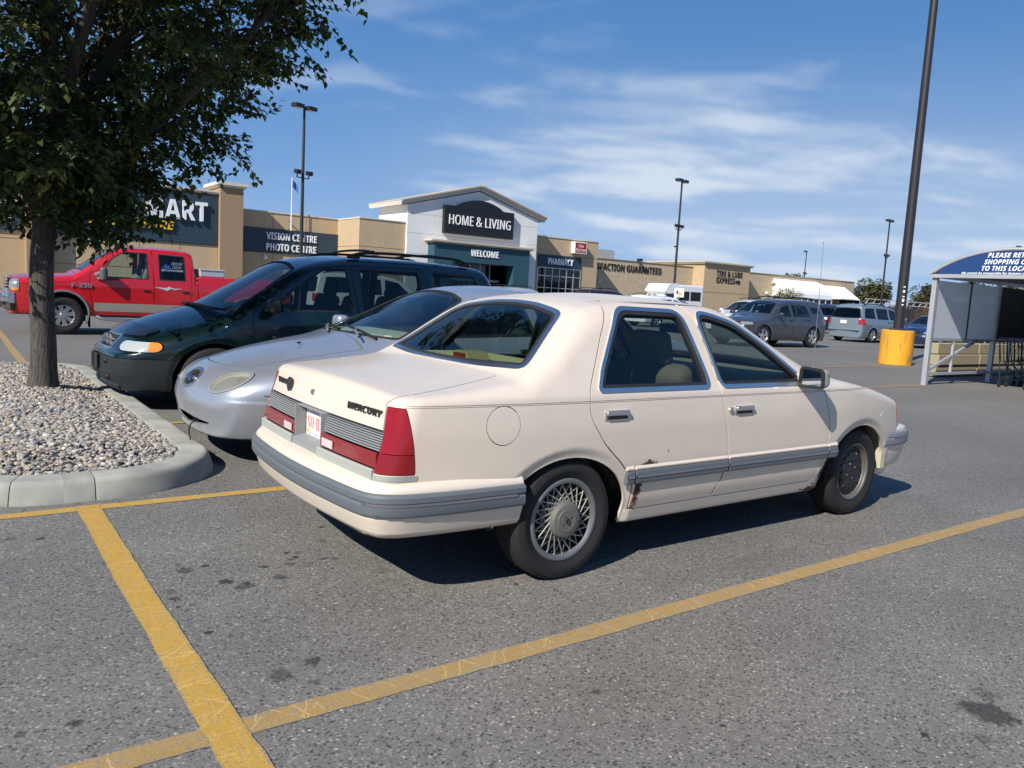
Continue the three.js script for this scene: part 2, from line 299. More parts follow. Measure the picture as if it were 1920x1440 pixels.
{
  const kerb = new THREE.Group(); kerb.name = 'kerb'; kerb.userData = { kind: 'structure' }; scene.add(kerb);
  const path = islandPath(), prof = [[0, -0.02], [0.003, 0.02], [0.030, 0.098], [0.040, 0.118], [0.056, 0.129], [0.078, 0.133], [0.212, 0.134], [0.224, 0.128], [0.225, -0.02]];
  const N = path.length, cuts = []; // joints by position on the outline
  let len = [0]; for (let i = 1; i <= N; i++) { const a = path[i - 1], b = path[i % N]; len.push(len[i - 1] + Math.hypot(a[0] - b[0], a[1] - b[1])); }
  const at = s => { s = ((s % len[N]) + len[N]) % len[N]; let i = 0; while (len[i + 1] < s) i++; const t = (s - len[i]) / (len[i + 1] - len[i]), a = path[i], b = path[(i + 1) % N]; const r = [0, 1, 2, 3].map(k => lerp(a[k], b[k], t)), h = Math.hypot(r[2], r[3]); r[2] /= h; r[3] /= h; return r; };
  const near = (x, z) => { let best = 0, bd = 9; for (let i = 0; i < N; i++) { const d = Math.hypot(path[i][0] - x, path[i][1] - z); if (d < bd) { bd = d; best = len[i]; } } return best; };
  for (const [x, z] of [[-0.8, -7.4], [-0.8, -5.0], [-0.82, -2.45], [-1.66, -1.5], [-2.10, -1.56], [-2.62, -3.4], [-2.62, -6.2], [-1.7, -8.35]]) cuts.push(near(x, z));
  cuts.sort((a, b) => a - b);
  for (let c = 0; c < cuts.length; c++) {
    const s0 = cuts[c] + 0.003, s1 = (c + 1 < cuts.length ? cuts[c + 1] : cuts[0] + len[N]) - 0.003, n = Math.max(3, Math.round((s1 - s0) / 0.025)), P = [], U = [], I = [], m = prof.length; let pl = [0]; for (let k = 1; k < m; k++) pl.push(pl[k - 1] + Math.hypot(prof[k][0] - prof[k - 1][0], prof[k][1] - prof[k - 1][1]));
    for (let i = 0; i <= n; i++) {
      const s = lerp(s0, s1, i / n), q = at(s), e = Math.min(i, n - i) === 0 ? 0.003 : 0;
      prof.forEach(([d, y], k) => { const dd = d + e + 0.006 * (vnoise(s * 3 + k, k * 2.1) - 0.5), yy = y - (y > 0.1 ? e : 0) + (y > 0.05 ? 0.004 * (vnoise(s * 2.3, 9) - 0.5) : 0); P.push(q[0] - q[2] * dd, yy, q[1] - q[3] * dd); U.push(s / 1.1, pl[k] / 1.1); });
      if (i) for (let k = 0; k < m - 1; k++) { const a = (i - 1) * m + k, b = i * m + k; I.push(a, b, a + 1, a + 1, b, b + 1); }
    }
    for (const [o, f] of [[0, 1], [n * m, 0]]) for (let k = 1; k < m - 1; k++) f ? I.push(o, o + k, o + k + 1) : I.push(o, o + k + 1, o + k);
    const g = new THREE.BufferGeometry(); g.setAttribute('position', new THREE.Float32BufferAttribute(P, 3)); g.setAttribute('uv', new THREE.Float32BufferAttribute(U, 2)); g.setIndex(I);
    mesh('kerb_section', creased(g, 0.75), kerbMat, kerb);
  }
  // soil bed under the stones
  const inner = path.map(p => [p[0] - p[2] * 0.22, p[1] - p[3] * 0.22]), P = [], I = [], cx = -1.71, cz0 = -6.9, cz1 = -3.0;
  const rings = 6; for (let k = 0; k <= rings; k++) for (const [x, z] of inner) { const mz = clamp(z, cz0, cz1), t = k / rings, X = lerp(x, cx, t), Z = lerp(z, mz, t); P.push(X, 0.078 + 0.080 * sstep(0, 0.8, t), Z); }
  for (let k = 0; k < rings; k++) for (let i = 0; i < N; i++) { const a = k * N + i, b = k * N + (i + 1) % N; I.push(a, b, a + N, a + N, b, b + N); }
  const g = new THREE.BufferGeometry(); g.setAttribute('position', new THREE.Float32BufferAttribute(P, 3)); g.setIndex(I); g.computeVertexNormals();
  struct('soil_bed', g, std([0.10, 0.085, 0.07], 1));
  // stones
  const r = rng(21), inside = (x, z, m) => { const { x0, x1, z0, z1, r: R } = ISL, dx = Math.max(x0 + R - x, x - (x1 - R), 0), dz = Math.max(z0 + R - z, z - (z1 - R), 0); return Math.hypot(dx, dz) <= R - m && x > x0 + m && x < x1 - m && z > z0 + m && z < z1 - m ? 1 : 0; };
  const edgeDist = (x, z) => { const { x0, x1, z0, z1, r: R } = ISL, dx = Math.max(x0 + R - x, x - (x1 - R), 0), dz = Math.max(z0 + R - z, z - (z1 - R), 0); if (dx > 0 && dz > 0) return R - Math.hypot(dx, dz); return Math.min(x - x0, x1 - x, z - z0, z1 - z); };
  const stone = new THREE.IcosahedronGeometry(1, 1); { const p = stone.attributes.position; for (let i = 0; i < p.count; i++) { const x = p.getX(i), y = p.getY(i), z = p.getZ(i), k = 1 + 0.22 * (vnoise(x * 1.7 + 5, y * 1.7 + z * 1.3 + 9) - 0.5) * 2; p.setXYZ(i, x * k, y * k, z * k); } stone.computeVertexNormals(); }
  const items = []; const step = 0.0212;
  for (let z = ISL.z0; z < ISL.z1; z += step) for (let x = ISL.x0; x < ISL.x1; x += step) {
    const X = x + (r() - 0.5) * 0.03, Z = z + (r() - 0.5) * 0.03, e = edgeDist(X, Z); if (!inside(X, Z, 0.23)) { r(); continue; }
    if (Math.hypot(X + 1.58, Z + 5.36) < 0.15) continue;
    items.push([X, 0.092 + 0.080 * sstep(0.23, 0.85, e) + r() * 0.028, Z]);
  }
  const im = new THREE.InstancedMesh(stone, std([1, 1, 1], 0.85), items.length), q = new THREE.Object3D(), col = new THREE.Color();
  const pal = [[0.34, 0.31, 0.26], [0.27, 0.245, 0.21], [0.20, 0.20, 0.20], [0.40, 0.355, 0.29], [0.30, 0.245, 0.19], [0.50, 0.46, 0.40], [0.13, 0.13, 0.14], [0.35, 0.315, 0.24], [0.24, 0.245, 0.25], [0.35, 0.275, 0.22]];
  items.forEach((p, i) => {
    const big = r() < 0.05 ? 1.5 : 1, s = (0.0076 + 0.0082 * r()) * big; q.position.set(...p); q.rotation.set((r() - 0.5) * 1.2, r() * 6.28, (r() - 0.5) * 1.2); q.scale.set(s * (1.05 + 0.85 * r()), s * (0.5 + 0.35 * r()), s * (0.85 + 0.3 * r())); q.updateMatrix(); im.setMatrixAt(i, q.matrix);
    const c = pal[Math.floor(r() * pal.length)], k = 0.8 + 0.5 * r(); im.setColorAt(i, col.setRGB(c[0] * k, c[1] * k, c[2] * k));
  });
  im.name = 'river_gravel'; im.castShadow = im.receiveShadow = true; im.userData = { kind: 'stuff', label: 'rounded river stones filling the kerbed tree island', category: 'gravel' }; scene.add(im);
}

// ------------------------------------------------------------------ vehicle skins: an implicit body is meshed, then cut into panels
const smax = (a, b, k) => { const d = Math.abs(a - b); if (d >= k) return Math.max(a, b); const h = k - d; return Math.max(a, b) + h * h / (4 * k); };
const smin = (a, b, k) => -smax(-a, -b, k);
function surfNet(f, [x0, x1, y0, y1, z1], h) { // half body, z >= 0
  const z0 = -1.5 * h, nx = Math.ceil((x1 - x0) / h) + 1, ny = Math.ceil((y1 - y0) / h) + 1, nz = Math.ceil((z1 - z0) / h) + 1, S = new Float32Array(nx * ny * nz).fill(NaN), VI = new Int32Array(nx * ny * nz).fill(-1);
  const id = (i, j, k) => (i * ny + j) * nz + k, val = (i, j, k) => { const q = id(i, j, k); let v = S[q]; if (v !== v) S[q] = v = f(x0 + i * h, y0 + j * h, z0 + k * h); return v; };
  const P = [], I = [], B = 6, cells = [];
  for (let bi = 0; bi < nx - 1; bi += B) for (let bj = 0; bj < ny - 1; bj += B) for (let bk = 0; bk < nz - 1; bk += B) {
    const c = f(x0 + (bi + B / 2) * h, y0 + (bj + B / 2) * h, z0 + (bk + B / 2) * h); if (Math.abs(c) > B * h * 1.9) continue;
    for (let i = bi; i < Math.min(bi + B, nx - 1); i++) for (let j = bj; j < Math.min(bj + B, ny - 1); j++) for (let k = bk; k < Math.min(bk + B, nz - 1); k++) {
      const v = [val(i, j, k), val(i + 1, j, k), val(i, j + 1, k), val(i + 1, j + 1, k), val(i, j, k + 1), val(i + 1, j, k + 1), val(i, j + 1, k + 1), val(i + 1, j + 1, k + 1)];
      let m = 0; for (let q = 0; q < 8; q++) if (v[q] < 0) m |= 1 << q; if (m === 0 || m === 255) continue;
      let sx = 0, sy = 0, sz = 0, n = 0;
      for (const [a, b, ax] of EDG) { const va = v[a], vb = v[b]; if ((va < 0) === (vb < 0)) continue; const t = va / (va - vb); sx += (a & 1) + (ax === 0 ? t : 0); sy += ((a >> 1) & 1) + (ax === 1 ? t : 0); sz += ((a >> 2) & 1) + (ax === 2 ? t : 0); n++; }
      VI[id(i, j, k)] = P.length / 3; P.push(x0 + (i + sx / n) * h, y0 + (j + sy / n) * h, z0 + (k + sz / n) * h); cells.push(i, j, k);
    }
  }
  const quad = (a, b, c, d, flip) => { if (a < 0 || b < 0 || c < 0 || d < 0) return; flip ? I.push(a, c, b, a, d, c) : I.push(a, b, c, a, c, d); };
  for (let q = 0; q < cells.length; q += 3) {
    const i = cells[q], j = cells[q + 1], k = cells[q + 2], v = val(i, j, k) < 0;
    if (j && k && (val(i + 1, j, k) < 0) !== v) quad(VI[id(i, j - 1, k - 1)], VI[id(i, j, k - 1)], VI[id(i, j, k)], VI[id(i, j - 1, k)], !v);
    if (i && k && (val(i, j + 1, k) < 0) !== v) quad(VI[id(i - 1, j, k - 1)], VI[id(i - 1, j, k)], VI[id(i, j, k)], VI[id(i, j, k - 1)], !v);
    if (i && j && (val(i, j, k + 1) < 0) !== v) quad(VI[id(i - 1, j - 1, k)], VI[id(i, j - 1, k)], VI[id(i, j, k)], VI[id(i - 1, j, k)], !v);
  }
  const N = new Array(P.length), e = 0.0012;
  for (let q = 0; q < P.length; q += 3) {
    let x = P[q], y = P[q + 1], z = P[q + 2], gx, gy, gz, l;
    for (let it = 0; it < 3; it++) { const v = f(x, y, z); gx = (f(x + e, y, z) - f(x - e, y, z)) / (2 * e); gy = (f(x, y + e, z) - f(x, y - e, z)) / (2 * e); gz = (f(x, y, z + e) - f(x, y, z - e)) / (2 * e); l = gx * gx + gy * gy + gz * gz + 1e-9; const s = clamp(v / l, -h, h); if (it < 2) { x -= gx * s; y -= gy * s; z -= gz * s; } }
    l = Math.sqrt(l); P[q] = x; P[q + 1] = y; P[q + 2] = z; N[q] = gx / l; N[q + 1] = gy / l; N[q + 2] = gz / l;
  }
  return { P, N, I };
}
const EDG = [[0, 1, 0], [2, 3, 0], [4, 5, 0], [6, 7, 0], [0, 2, 1], [1, 3, 1], [4, 6, 1], [5, 7, 1], [0, 4, 2], [1, 5, 2], [2, 6, 2], [3, 7, 2]];
function cut(m, fn) { // keep fn(x, y, z) < 0
  const { P, N, I } = m, n = P.length / 3, d = new Float32Array(n), map = new Int32Array(n).fill(-1), oP = [], oN = [], oI = [], ed = new Map();
  for (let i = 0; i < n; i++) d[i] = fn(P[3 * i], P[3 * i + 1], P[3 * i + 2]);
  const vert = i => { if (map[i] < 0) { map[i] = oP.length / 3; oP.push(P[3 * i], P[3 * i + 1], P[3 * i + 2]); oN.push(N[3 * i], N[3 * i + 1], N[3 * i + 2]); } return map[i]; };
  const mid = (a, b) => {
    if (a > b) { const t = a; a = b; b = t; } const key = a * n + b; let q = ed.get(key); if (q !== undefined) return q;
    let t0 = 0, t1 = 1, f0 = d[a], f1 = d[b], t = f0 / (f0 - f1); const L = (k, s) => P[3 * a + k] + (P[3 * b + k] - P[3 * a + k]) * s;
    for (let it = 0; it < 2; it++) { const v = fn(L(0, t), L(1, t), L(2, t)); if ((v < 0) === (f0 < 0)) { t0 = t; f0 = v; } else { t1 = t; f1 = v; } if (f0 === f1) break; t = t0 + (t1 - t0) * clamp(f0 / (f0 - f1), 0.02, 0.98); }
    q = oP.length / 3; oP.push(L(0, t), L(1, t), L(2, t)); const nn = [0, 1, 2].map(k => N[3 * a + k] + (N[3 * b + k] - N[3 * a + k]) * t), l = Math.hypot(...nn) || 1; oN.push(nn[0] / l, nn[1] / l, nn[2] / l); ed.set(key, q); return q;
  };
  for (let i = 0; i < I.length; i += 3) {
    const a = I[i], b = I[i + 1], c = I[i + 2], s = (d[a] < 0 ? 1 : 0) + (d[b] < 0 ? 2 : 0) + (d[c] < 0 ? 4 : 0);
    if (s === 0) continue; if (s === 7) { oI.push(vert(a), vert(b), vert(c)); continue; }
    const tri = (p, q, r) => oI.push(vert(p), mid(p, q), mid(p, r)), qd = (p, q, r) => { const m1 = mid(p, q), m2 = mid(p, r), vq = vert(q), vr = vert(r); oI.push(m1, vq, vr, m1, vr, m2); };
    if (s === 1) tri(a, b, c); else if (s === 2) tri(b, c, a); else if (s === 4) tri(c, a, b); else if (s === 6) qd(a, b, c); else if (s === 5) qd(b, c, a); else qd(c, a, b);
  }
  return { P: oP, N: oN, I: oI };
}
function mirrorFull(m) { // clip at the centre plane and add the other half, welded
  const h = cut(m, (x, y, z) => -z), n = h.P.length / 3, P = h.P.slice(), N = h.N.slice(), I = h.I.slice(), map = new Int32Array(n);
  for (let i = 0; i < n; i++) { if (Math.abs(h.P[3 * i + 2]) < 1e-4) { P[3 * i + 2] = 0; map[i] = i; N[3 * i + 2] = 0; } else { map[i] = P.length / 3; P.push(h.P[3 * i], h.P[3 * i + 1], -h.P[3 * i + 2]); N.push(h.N[3 * i], h.N[3 * i + 1], -h.N[3 * i + 2]); } }
  for (let i = 0; i < h.I.length; i += 3) I.push(map[h.I[i]], map[h.I[i + 2]], map[h.I[i + 1]]);
  return { P, N, I };
}
function finish(m, offset = 0, thick = 0, uvScale) { // geometry, pushed out along the normals, with edges turned inwards
  const { P, N, I } = m, n = P.length / 3, p = [], nn = [], ii = [];
  for (let i = 0; i < n; i++) for (let k = 0; k < 3; k++) { p.push(P[3 * i + k] + N[3 * i + k] * offset); nn.push(N[3 * i + k]); }
  for (const v of I) ii.push(v);
  if (thick) {
    const cnt = new Map(); for (let i = 0; i < I.length; i += 3) for (let k = 0; k < 3; k++) { const a = I[i + k], b = I[i + (k + 1) % 3], key = Math.min(a, b) * n + Math.max(a, b); cnt.set(key, (cnt.get(key) || 0) + 1); }
    for (let i = 0; i < I.length; i += 3) for (let k = 0; k < 3; k++) {
      const a = I[i + k], b = I[i + (k + 1) % 3]; if (cnt.get(Math.min(a, b) * n + Math.max(a, b)) !== 1) continue;
      const q = p.length / 3, A = [0, 1, 2].map(c => p[3 * a + c]), Bv = [0, 1, 2].map(c => p[3 * b + c]), C = A.map((v, c) => v - N[3 * a + c] * thick), D = Bv.map((v, c) => v - N[3 * b + c] * thick);
      const e = [Bv[0] - A[0], Bv[1] - A[1], Bv[2] - A[2]], nA = [N[3 * a], N[3 * a + 1], N[3 * a + 2]], fl = [e[1] * nA[2] - e[2] * nA[1], e[2] * nA[0] - e[0] * nA[2], e[0] * nA[1] - e[1] * nA[0]], L = Math.hypot(...fl) || 1;
      p.push(...A, ...Bv, ...C, ...D); for (let c = 0; c < 4; c++) nn.push(fl[0] / L, fl[1] / L, fl[2] / L); ii.push(q, q + 2, q + 1, q + 1, q + 2, q + 3);
    }
  }
  const g = new THREE.BufferGeometry(); g.setAttribute('position', new THREE.Float32BufferAttribute(p, 3)); g.setAttribute('normal', new THREE.Float32BufferAttribute(nn, 3)); g.setIndex(ii);
  if (uvScale) { const u = []; for (let i = 0; i < p.length; i += 3) { const up = Math.abs(nn[i + 1]) > 0.7; u.push(p[i] / uvScale, (up ? p[i + 2] : p[i + 1]) / uvScale); } g.setAttribute('uv', new THREE.Float32BufferAttribute(u, 2)); }
  return g;
}
function roundPoly(pts, r = 0.03, n = 5) { // corners replaced by curves
  const o = [], N = pts.length;
  for (let i = 0; i < N; i++) {
    const a = pts[(i + N - 1) % N], b = pts[i], c = pts[(i + 1) % N], R = b[2] ?? r, la = Math.hypot(a[0] - b[0], a[1] - b[1]), lc = Math.hypot(c[0] - b[0], c[1] - b[1]), ta = Math.min(0.45, R / la), tc = Math.min(0.45, R / lc);
    if (R <= 0) { o.push([b[0], b[1]]); continue; }
    const p = [lerp(b[0], a[0], ta), lerp(b[1], a[1], ta)], q = [lerp(b[0], c[0], tc), lerp(b[1], c[1], tc)];
    for (let k = 0; k <= n; k++) { const t = k / n, s = 1 - t; o.push([s * s * p[0] + 2 * s * t * b[0] + t * t * q[0], s * s * p[1] + 2 * s * t * b[1] + t * t * q[1]]); }
  }
  return o;
}
function sdPoly(pts) { // signed distance to a polygon, negative inside
  const N = pts.length; let bx0 = 1e9, bx1 = -1e9, by0 = 1e9, by1 = -1e9; for (const [x, y] of pts) { bx0 = Math.min(bx0, x); bx1 = Math.max(bx1, x); by0 = Math.min(by0, y); by1 = Math.max(by1, y); }
  return (x, y) => {
    const ox = Math.max(bx0 - x, x - bx1, 0), oy = Math.max(by0 - y, y - by1, 0); if (ox + oy > 0.12) return Math.hypot(ox, oy);
    let d = 1e9, s = 1;
    for (let i = 0, j = N - 1; i < N; j = i++) {
      const ex = pts[j][0] - pts[i][0], ey = pts[j][1] - pts[i][1], wx = x - pts[i][0], wy = y - pts[i][1], t = clamp((wx * ex + wy * ey) / (ex * ex + ey * ey + 1e-12)), bx = wx - ex * t, by = wy - ey * t; d = Math.min(d, bx * bx + by * by);
      const c1 = y >= pts[i][1], c2 = y < pts[j][1], c3 = ex * wy > ey * wx; if ((c1 && c2 && c3) || (!c1 && !c2 && !c3)) s = -s;
    }
    return s * Math.sqrt(d);
  };
}
// sweep a closed profile [[outward, y], ...] along a plan path [[x, z], ...] (open); outward = to the right of travel turned by `side`
function sweep(path, prof, side = 1, cap = true, closedProf = true) {
  const P = [], I = [], m = prof.length, n = path.length;
  for (let i = 0; i < n; i++) {
    const a = path[Math.max(0, i - 1)], b = path[Math.min(n - 1, i + 1)], tx = b[0] - a[0], tz = b[1] - a[1], L = Math.hypot(tx, tz), nx = -tz / L * side, nz = tx / L * side;
    for (const [d, y] of prof) P.push(path[i][0] + nx * d, y + (path[i][2] || 0), path[i][1] + nz * d);
  }
  for (let i = 0; i < n - 1; i++) for (let k = 0; k < (closedProf ? m : m - 1); k++) { const a = i * m + k, b = i * m + (k + 1) % m, c = a + m, d = b + m; I.push(a, b, c, c, b, d); }
  if (cap && closedProf) { const c2 = prof.map(p => V2(p[0], p[1])), tri = THREE.ShapeUtils.triangulateShape(c2, []); for (const t of tri) { I.push(t[0], t[1], t[2]); I.push((n - 1) * m + t[0], (n - 1) * m + t[2], (n - 1) * m + t[1]); } }
  let g = new THREE.BufferGeometry(); g.setAttribute('position', new THREE.Float32BufferAttribute(P, 3)); g.setIndex(I); g = creased(g, 0.6); return g;
}
function creased(g, ang) { // split normals at sharp edges
  g = g.index ? g.toNonIndexed() : g; const p = g.attributes.position, n = p.count, fn = [], map = new Map(), A = V3(), B = V3(), C = V3();
  for (let i = 0; i < n; i += 3) { A.fromBufferAttribute(p, i); B.fromBufferAttribute(p, i + 1); C.fromBufferAttribute(p, i + 2); const f = B.clone().sub(A).cross(C.clone().sub(A)); fn.push(f); for (let k = 0; k < 3; k++) { const key = Math.round(p.getX(i + k) * 2e4) + ',' + Math.round(p.getY(i + k) * 2e4) + ',' + Math.round(p.getZ(i + k) * 2e4); let l = map.get(key); if (!l) map.set(key, l = []); l.push(i / 3); } }
  const N = [], cs = Math.cos(ang);
  for (let i = 0; i < n; i++) { const key = Math.round(p.getX(i) * 2e4) + ',' + Math.round(p.getY(i) * 2e4) + ',' + Math.round(p.getZ(i) * 2e4), f = fn[Math.floor(i / 3)], fl = f.length() || 1e-12, s = V3(); for (const q of map.get(key)) { const o = fn[q], ol = o.length(); if (ol > 1e-14 && o.dot(f) / (ol * fl) > cs) s.add(o); } if (s.lengthSq() < 1e-24) s.set(0, 1, 0); s.normalize(); N.push(s.x, s.y, s.z); }
  g.setAttribute('normal', new THREE.Float32BufferAttribute(N, 3)); return g;
}
// one vehicle body ready to be cut: field from side half-width Zs, top height T, rear Xr and front Xf limits
function bodySkin(s) {
  const f = (x, y, z) => {
    z = Math.abs(z); const a = (z - s.Zs(x, y)) * (s.ca || 0.93), b = (y - s.T(x, z)) * s.ct(x);
    let v = smax(a, s.Xr(y, z) - x, s.kr || 0.1); v = smax(v, (x - s.Xf(y, z)), s.kf || 0.12); v = smax(v, b, s.kt(x, y)); return smax(v, s.yb(x) - y, 0.03);
  };
  return mirrorFull(surfNet(f, s.bb, s.h));
}
const slopeNorm = fn => { const t = []; for (let i = 0; i <= 800; i++) { const x = -4 + i * 0.01, d = (fn(x + 0.02) - fn(x - 0.02)) / 0.04; t.push(1 / Math.sqrt(1 + d * d)); } return x => { const k = clamp((x + 4) * 100, 0, 799.99), i = k | 0; return lerp(t[i], t[i + 1], k - i); }; };
const arch = (cx, cy, a, b) => (x, y) => { const dx = (x - cx), dy = Math.max(0, y - cy); const q = Math.hypot(dx / a, dy / b); return (q - 1) * Math.min(a, b) * (y < cy ? a / Math.min(a, b) : 1); };
const carPaint = (c, rough = 0.5, o = {}) => phys(c, { roughness: rough, metalness: 0, clearcoat: 0.6, clearcoatRoughness: 0.25, ...o });
const glassMat = (c = [0.80, 0.88, 0.84], o = {}) => phys(c, { transmission: 1, thickness: 0, roughness: 0.02, ior: 1.5, ...o });
// a panel cut from the skin: every function must be negative
function panel(skin, name, fns, mat, parent, { off = 0, thick = 0.012, uv } = {}) {
  let m = skin; for (const f of fns) m = cut(m, f); if (!m.I.length) { console.log('empty panel', name); }
  return mesh(name, finish(m, off, thick, uv), mat, parent);
}
const neg = f => (x, y, z) => -f(x, y, z), grow = (f, d) => (x, y, z) => f(x, y, z) - d;
// a tyre (axis along z), outer face towards +z, centre at the axle
const tyreGeo = new Map();
function tyre(R, w, rim) {
  const key = [R, w, rim].join(); if (tyreGeo.has(key)) return tyreGeo.get(key);
  const h = w / 2, pts = [[rim, -h * 0.80], [rim + 0.012, -h * 0.90], [lerp(rim, R, 0.45), -h * 1.03], [lerp(rim, R, 0.8), -h * 0.97], [R - 0.014, -h * 0.86], [R - 0.004, -h * 0.72]];
  for (const g of [-0.45, -0.15, 0.15, 0.45]) pts.push([R, h * (g - 0.13)], [R, h * (g - 0.035)], [R - 0.007, h * (g - 0.03)], [R - 0.007, h * (g + 0.03)], [R, h * (g + 0.035)], [R, h * (g + 0.13)]);
  pts.push([R - 0.004, h * 0.72], [R - 0.014, h * 0.86], [lerp(rim, R, 0.8), h * 0.97], [lerp(rim, R, 0.62), h * 1.015], [lerp(rim, R, 0.60), h * 1.03], [lerp(rim, R, 0.45), h * 1.035], [lerp(rim, R, 0.43), h * 1.02], [rim + 0.012, h * 0.90], [rim, h * 0.80]);
  const g = creased(lathe(pts, 72).rotateX(Math.PI / 2), 0.7); tyreGeo.set(key, g); return g;
}
// a plain wheel: tyre, rim dish and spokes cut as holes; style: 'alloy5' 'alloy7' 'steel' 'truck'
function wheel(parent, x, y, z, side, { R = 0.31, w = 0.19, rim = 0.20, style = 'alloy5', mat = M.steel, turn = 0 } = {}) {
  const g = new THREE.Group(); g.name = 'wheel'; g.position.set(x, y, z); if (side < 0) g.rotation.y = Math.PI; parent.add(g);
  mesh('tyre', tyre(R, w, rim), M.rubber, g);
  mesh('rim', creased(lathe([[rim + 0.004, w * 0.42], [rim - 0.006, w * 0.43], [rim - 0.016, w * 0.36], [rim - 0.022, w * 0.12], [rim - 0.03, -w * 0.1], [rim - 0.03, -w * 0.42], [rim + 0.004, -w * 0.42]], 48).rotateX(Math.PI / 2), 0.5), mat, g);
  mesh('brake_drum', lathe([[0.001, 0.0], [rim * 0.7, 0.0], [rim * 0.74, -0.03], [rim * 0.74, -0.08]], 28).rotateX(Math.PI / 2), M.dark, g);
  const n = style === 'alloy7' ? 7 : style === 'truck' ? 8 : 5, hub = rim * 0.30, sp = [];
  for (let k = 0; k < n; k++) { const a = k / n * 6.2832 + turn, wd = style === 'truck' ? 0.30 : style === 'alloy7' ? 0.20 : 0.30, pr = [[hub * 0.8, -rim * wd * 0.42], [rim - 0.018, -rim * wd * 0.62], [rim - 0.018, rim * wd * 0.62], [hub * 0.8, rim * wd * 0.42]]; const e = extrude(pr, 0.022, 0.006); e.rotateZ(a).translate(0, 0, w * 0.20); sp.push(e); }
  mesh('spokes', sp, mat, g);
  mesh('hub_cap', creased(lathe([[0.001, w * 0.40], [hub * 0.6, w * 0.40], [hub * 0.8, w * 0.38], [hub, w * 0.30], [hub, w * 0.16]], 28).rotateX(Math.PI / 2), 0.5), mat, g);
  return g;
}
function seat(parent, x, z, mat, { y = 0.30, w = 0.50, back = 0.62, face = 1, head = true, recline = 0.30 } = {}) {
  const s = new THREE.Group(); s.name = 'seat'; s.position.set(x, y, z); s.rotation.y = face > 0 ? 0 : Math.PI; parent.add(s);
  mesh('cushion', rbox(0.52, 0.20, w, 0.07, 0.05, 0.10, 0, 4), mat, s);
  const b = mesh('backrest', rbox(0.16, back, w, 0.07, 0, back / 2, 0, 4), mat, s); b.position.set(-0.22, 0.14, 0); b.rotation.z = recline;
  if (head) { const h = mesh('headrest', rbox(0.11, 0.20, w * 0.55, 0.05, 0, back + 0.09, 0, 4), mat, s); h.position.set(-0.22, 0.14, 0); h.rotation.z = recline; }
  return s;
}

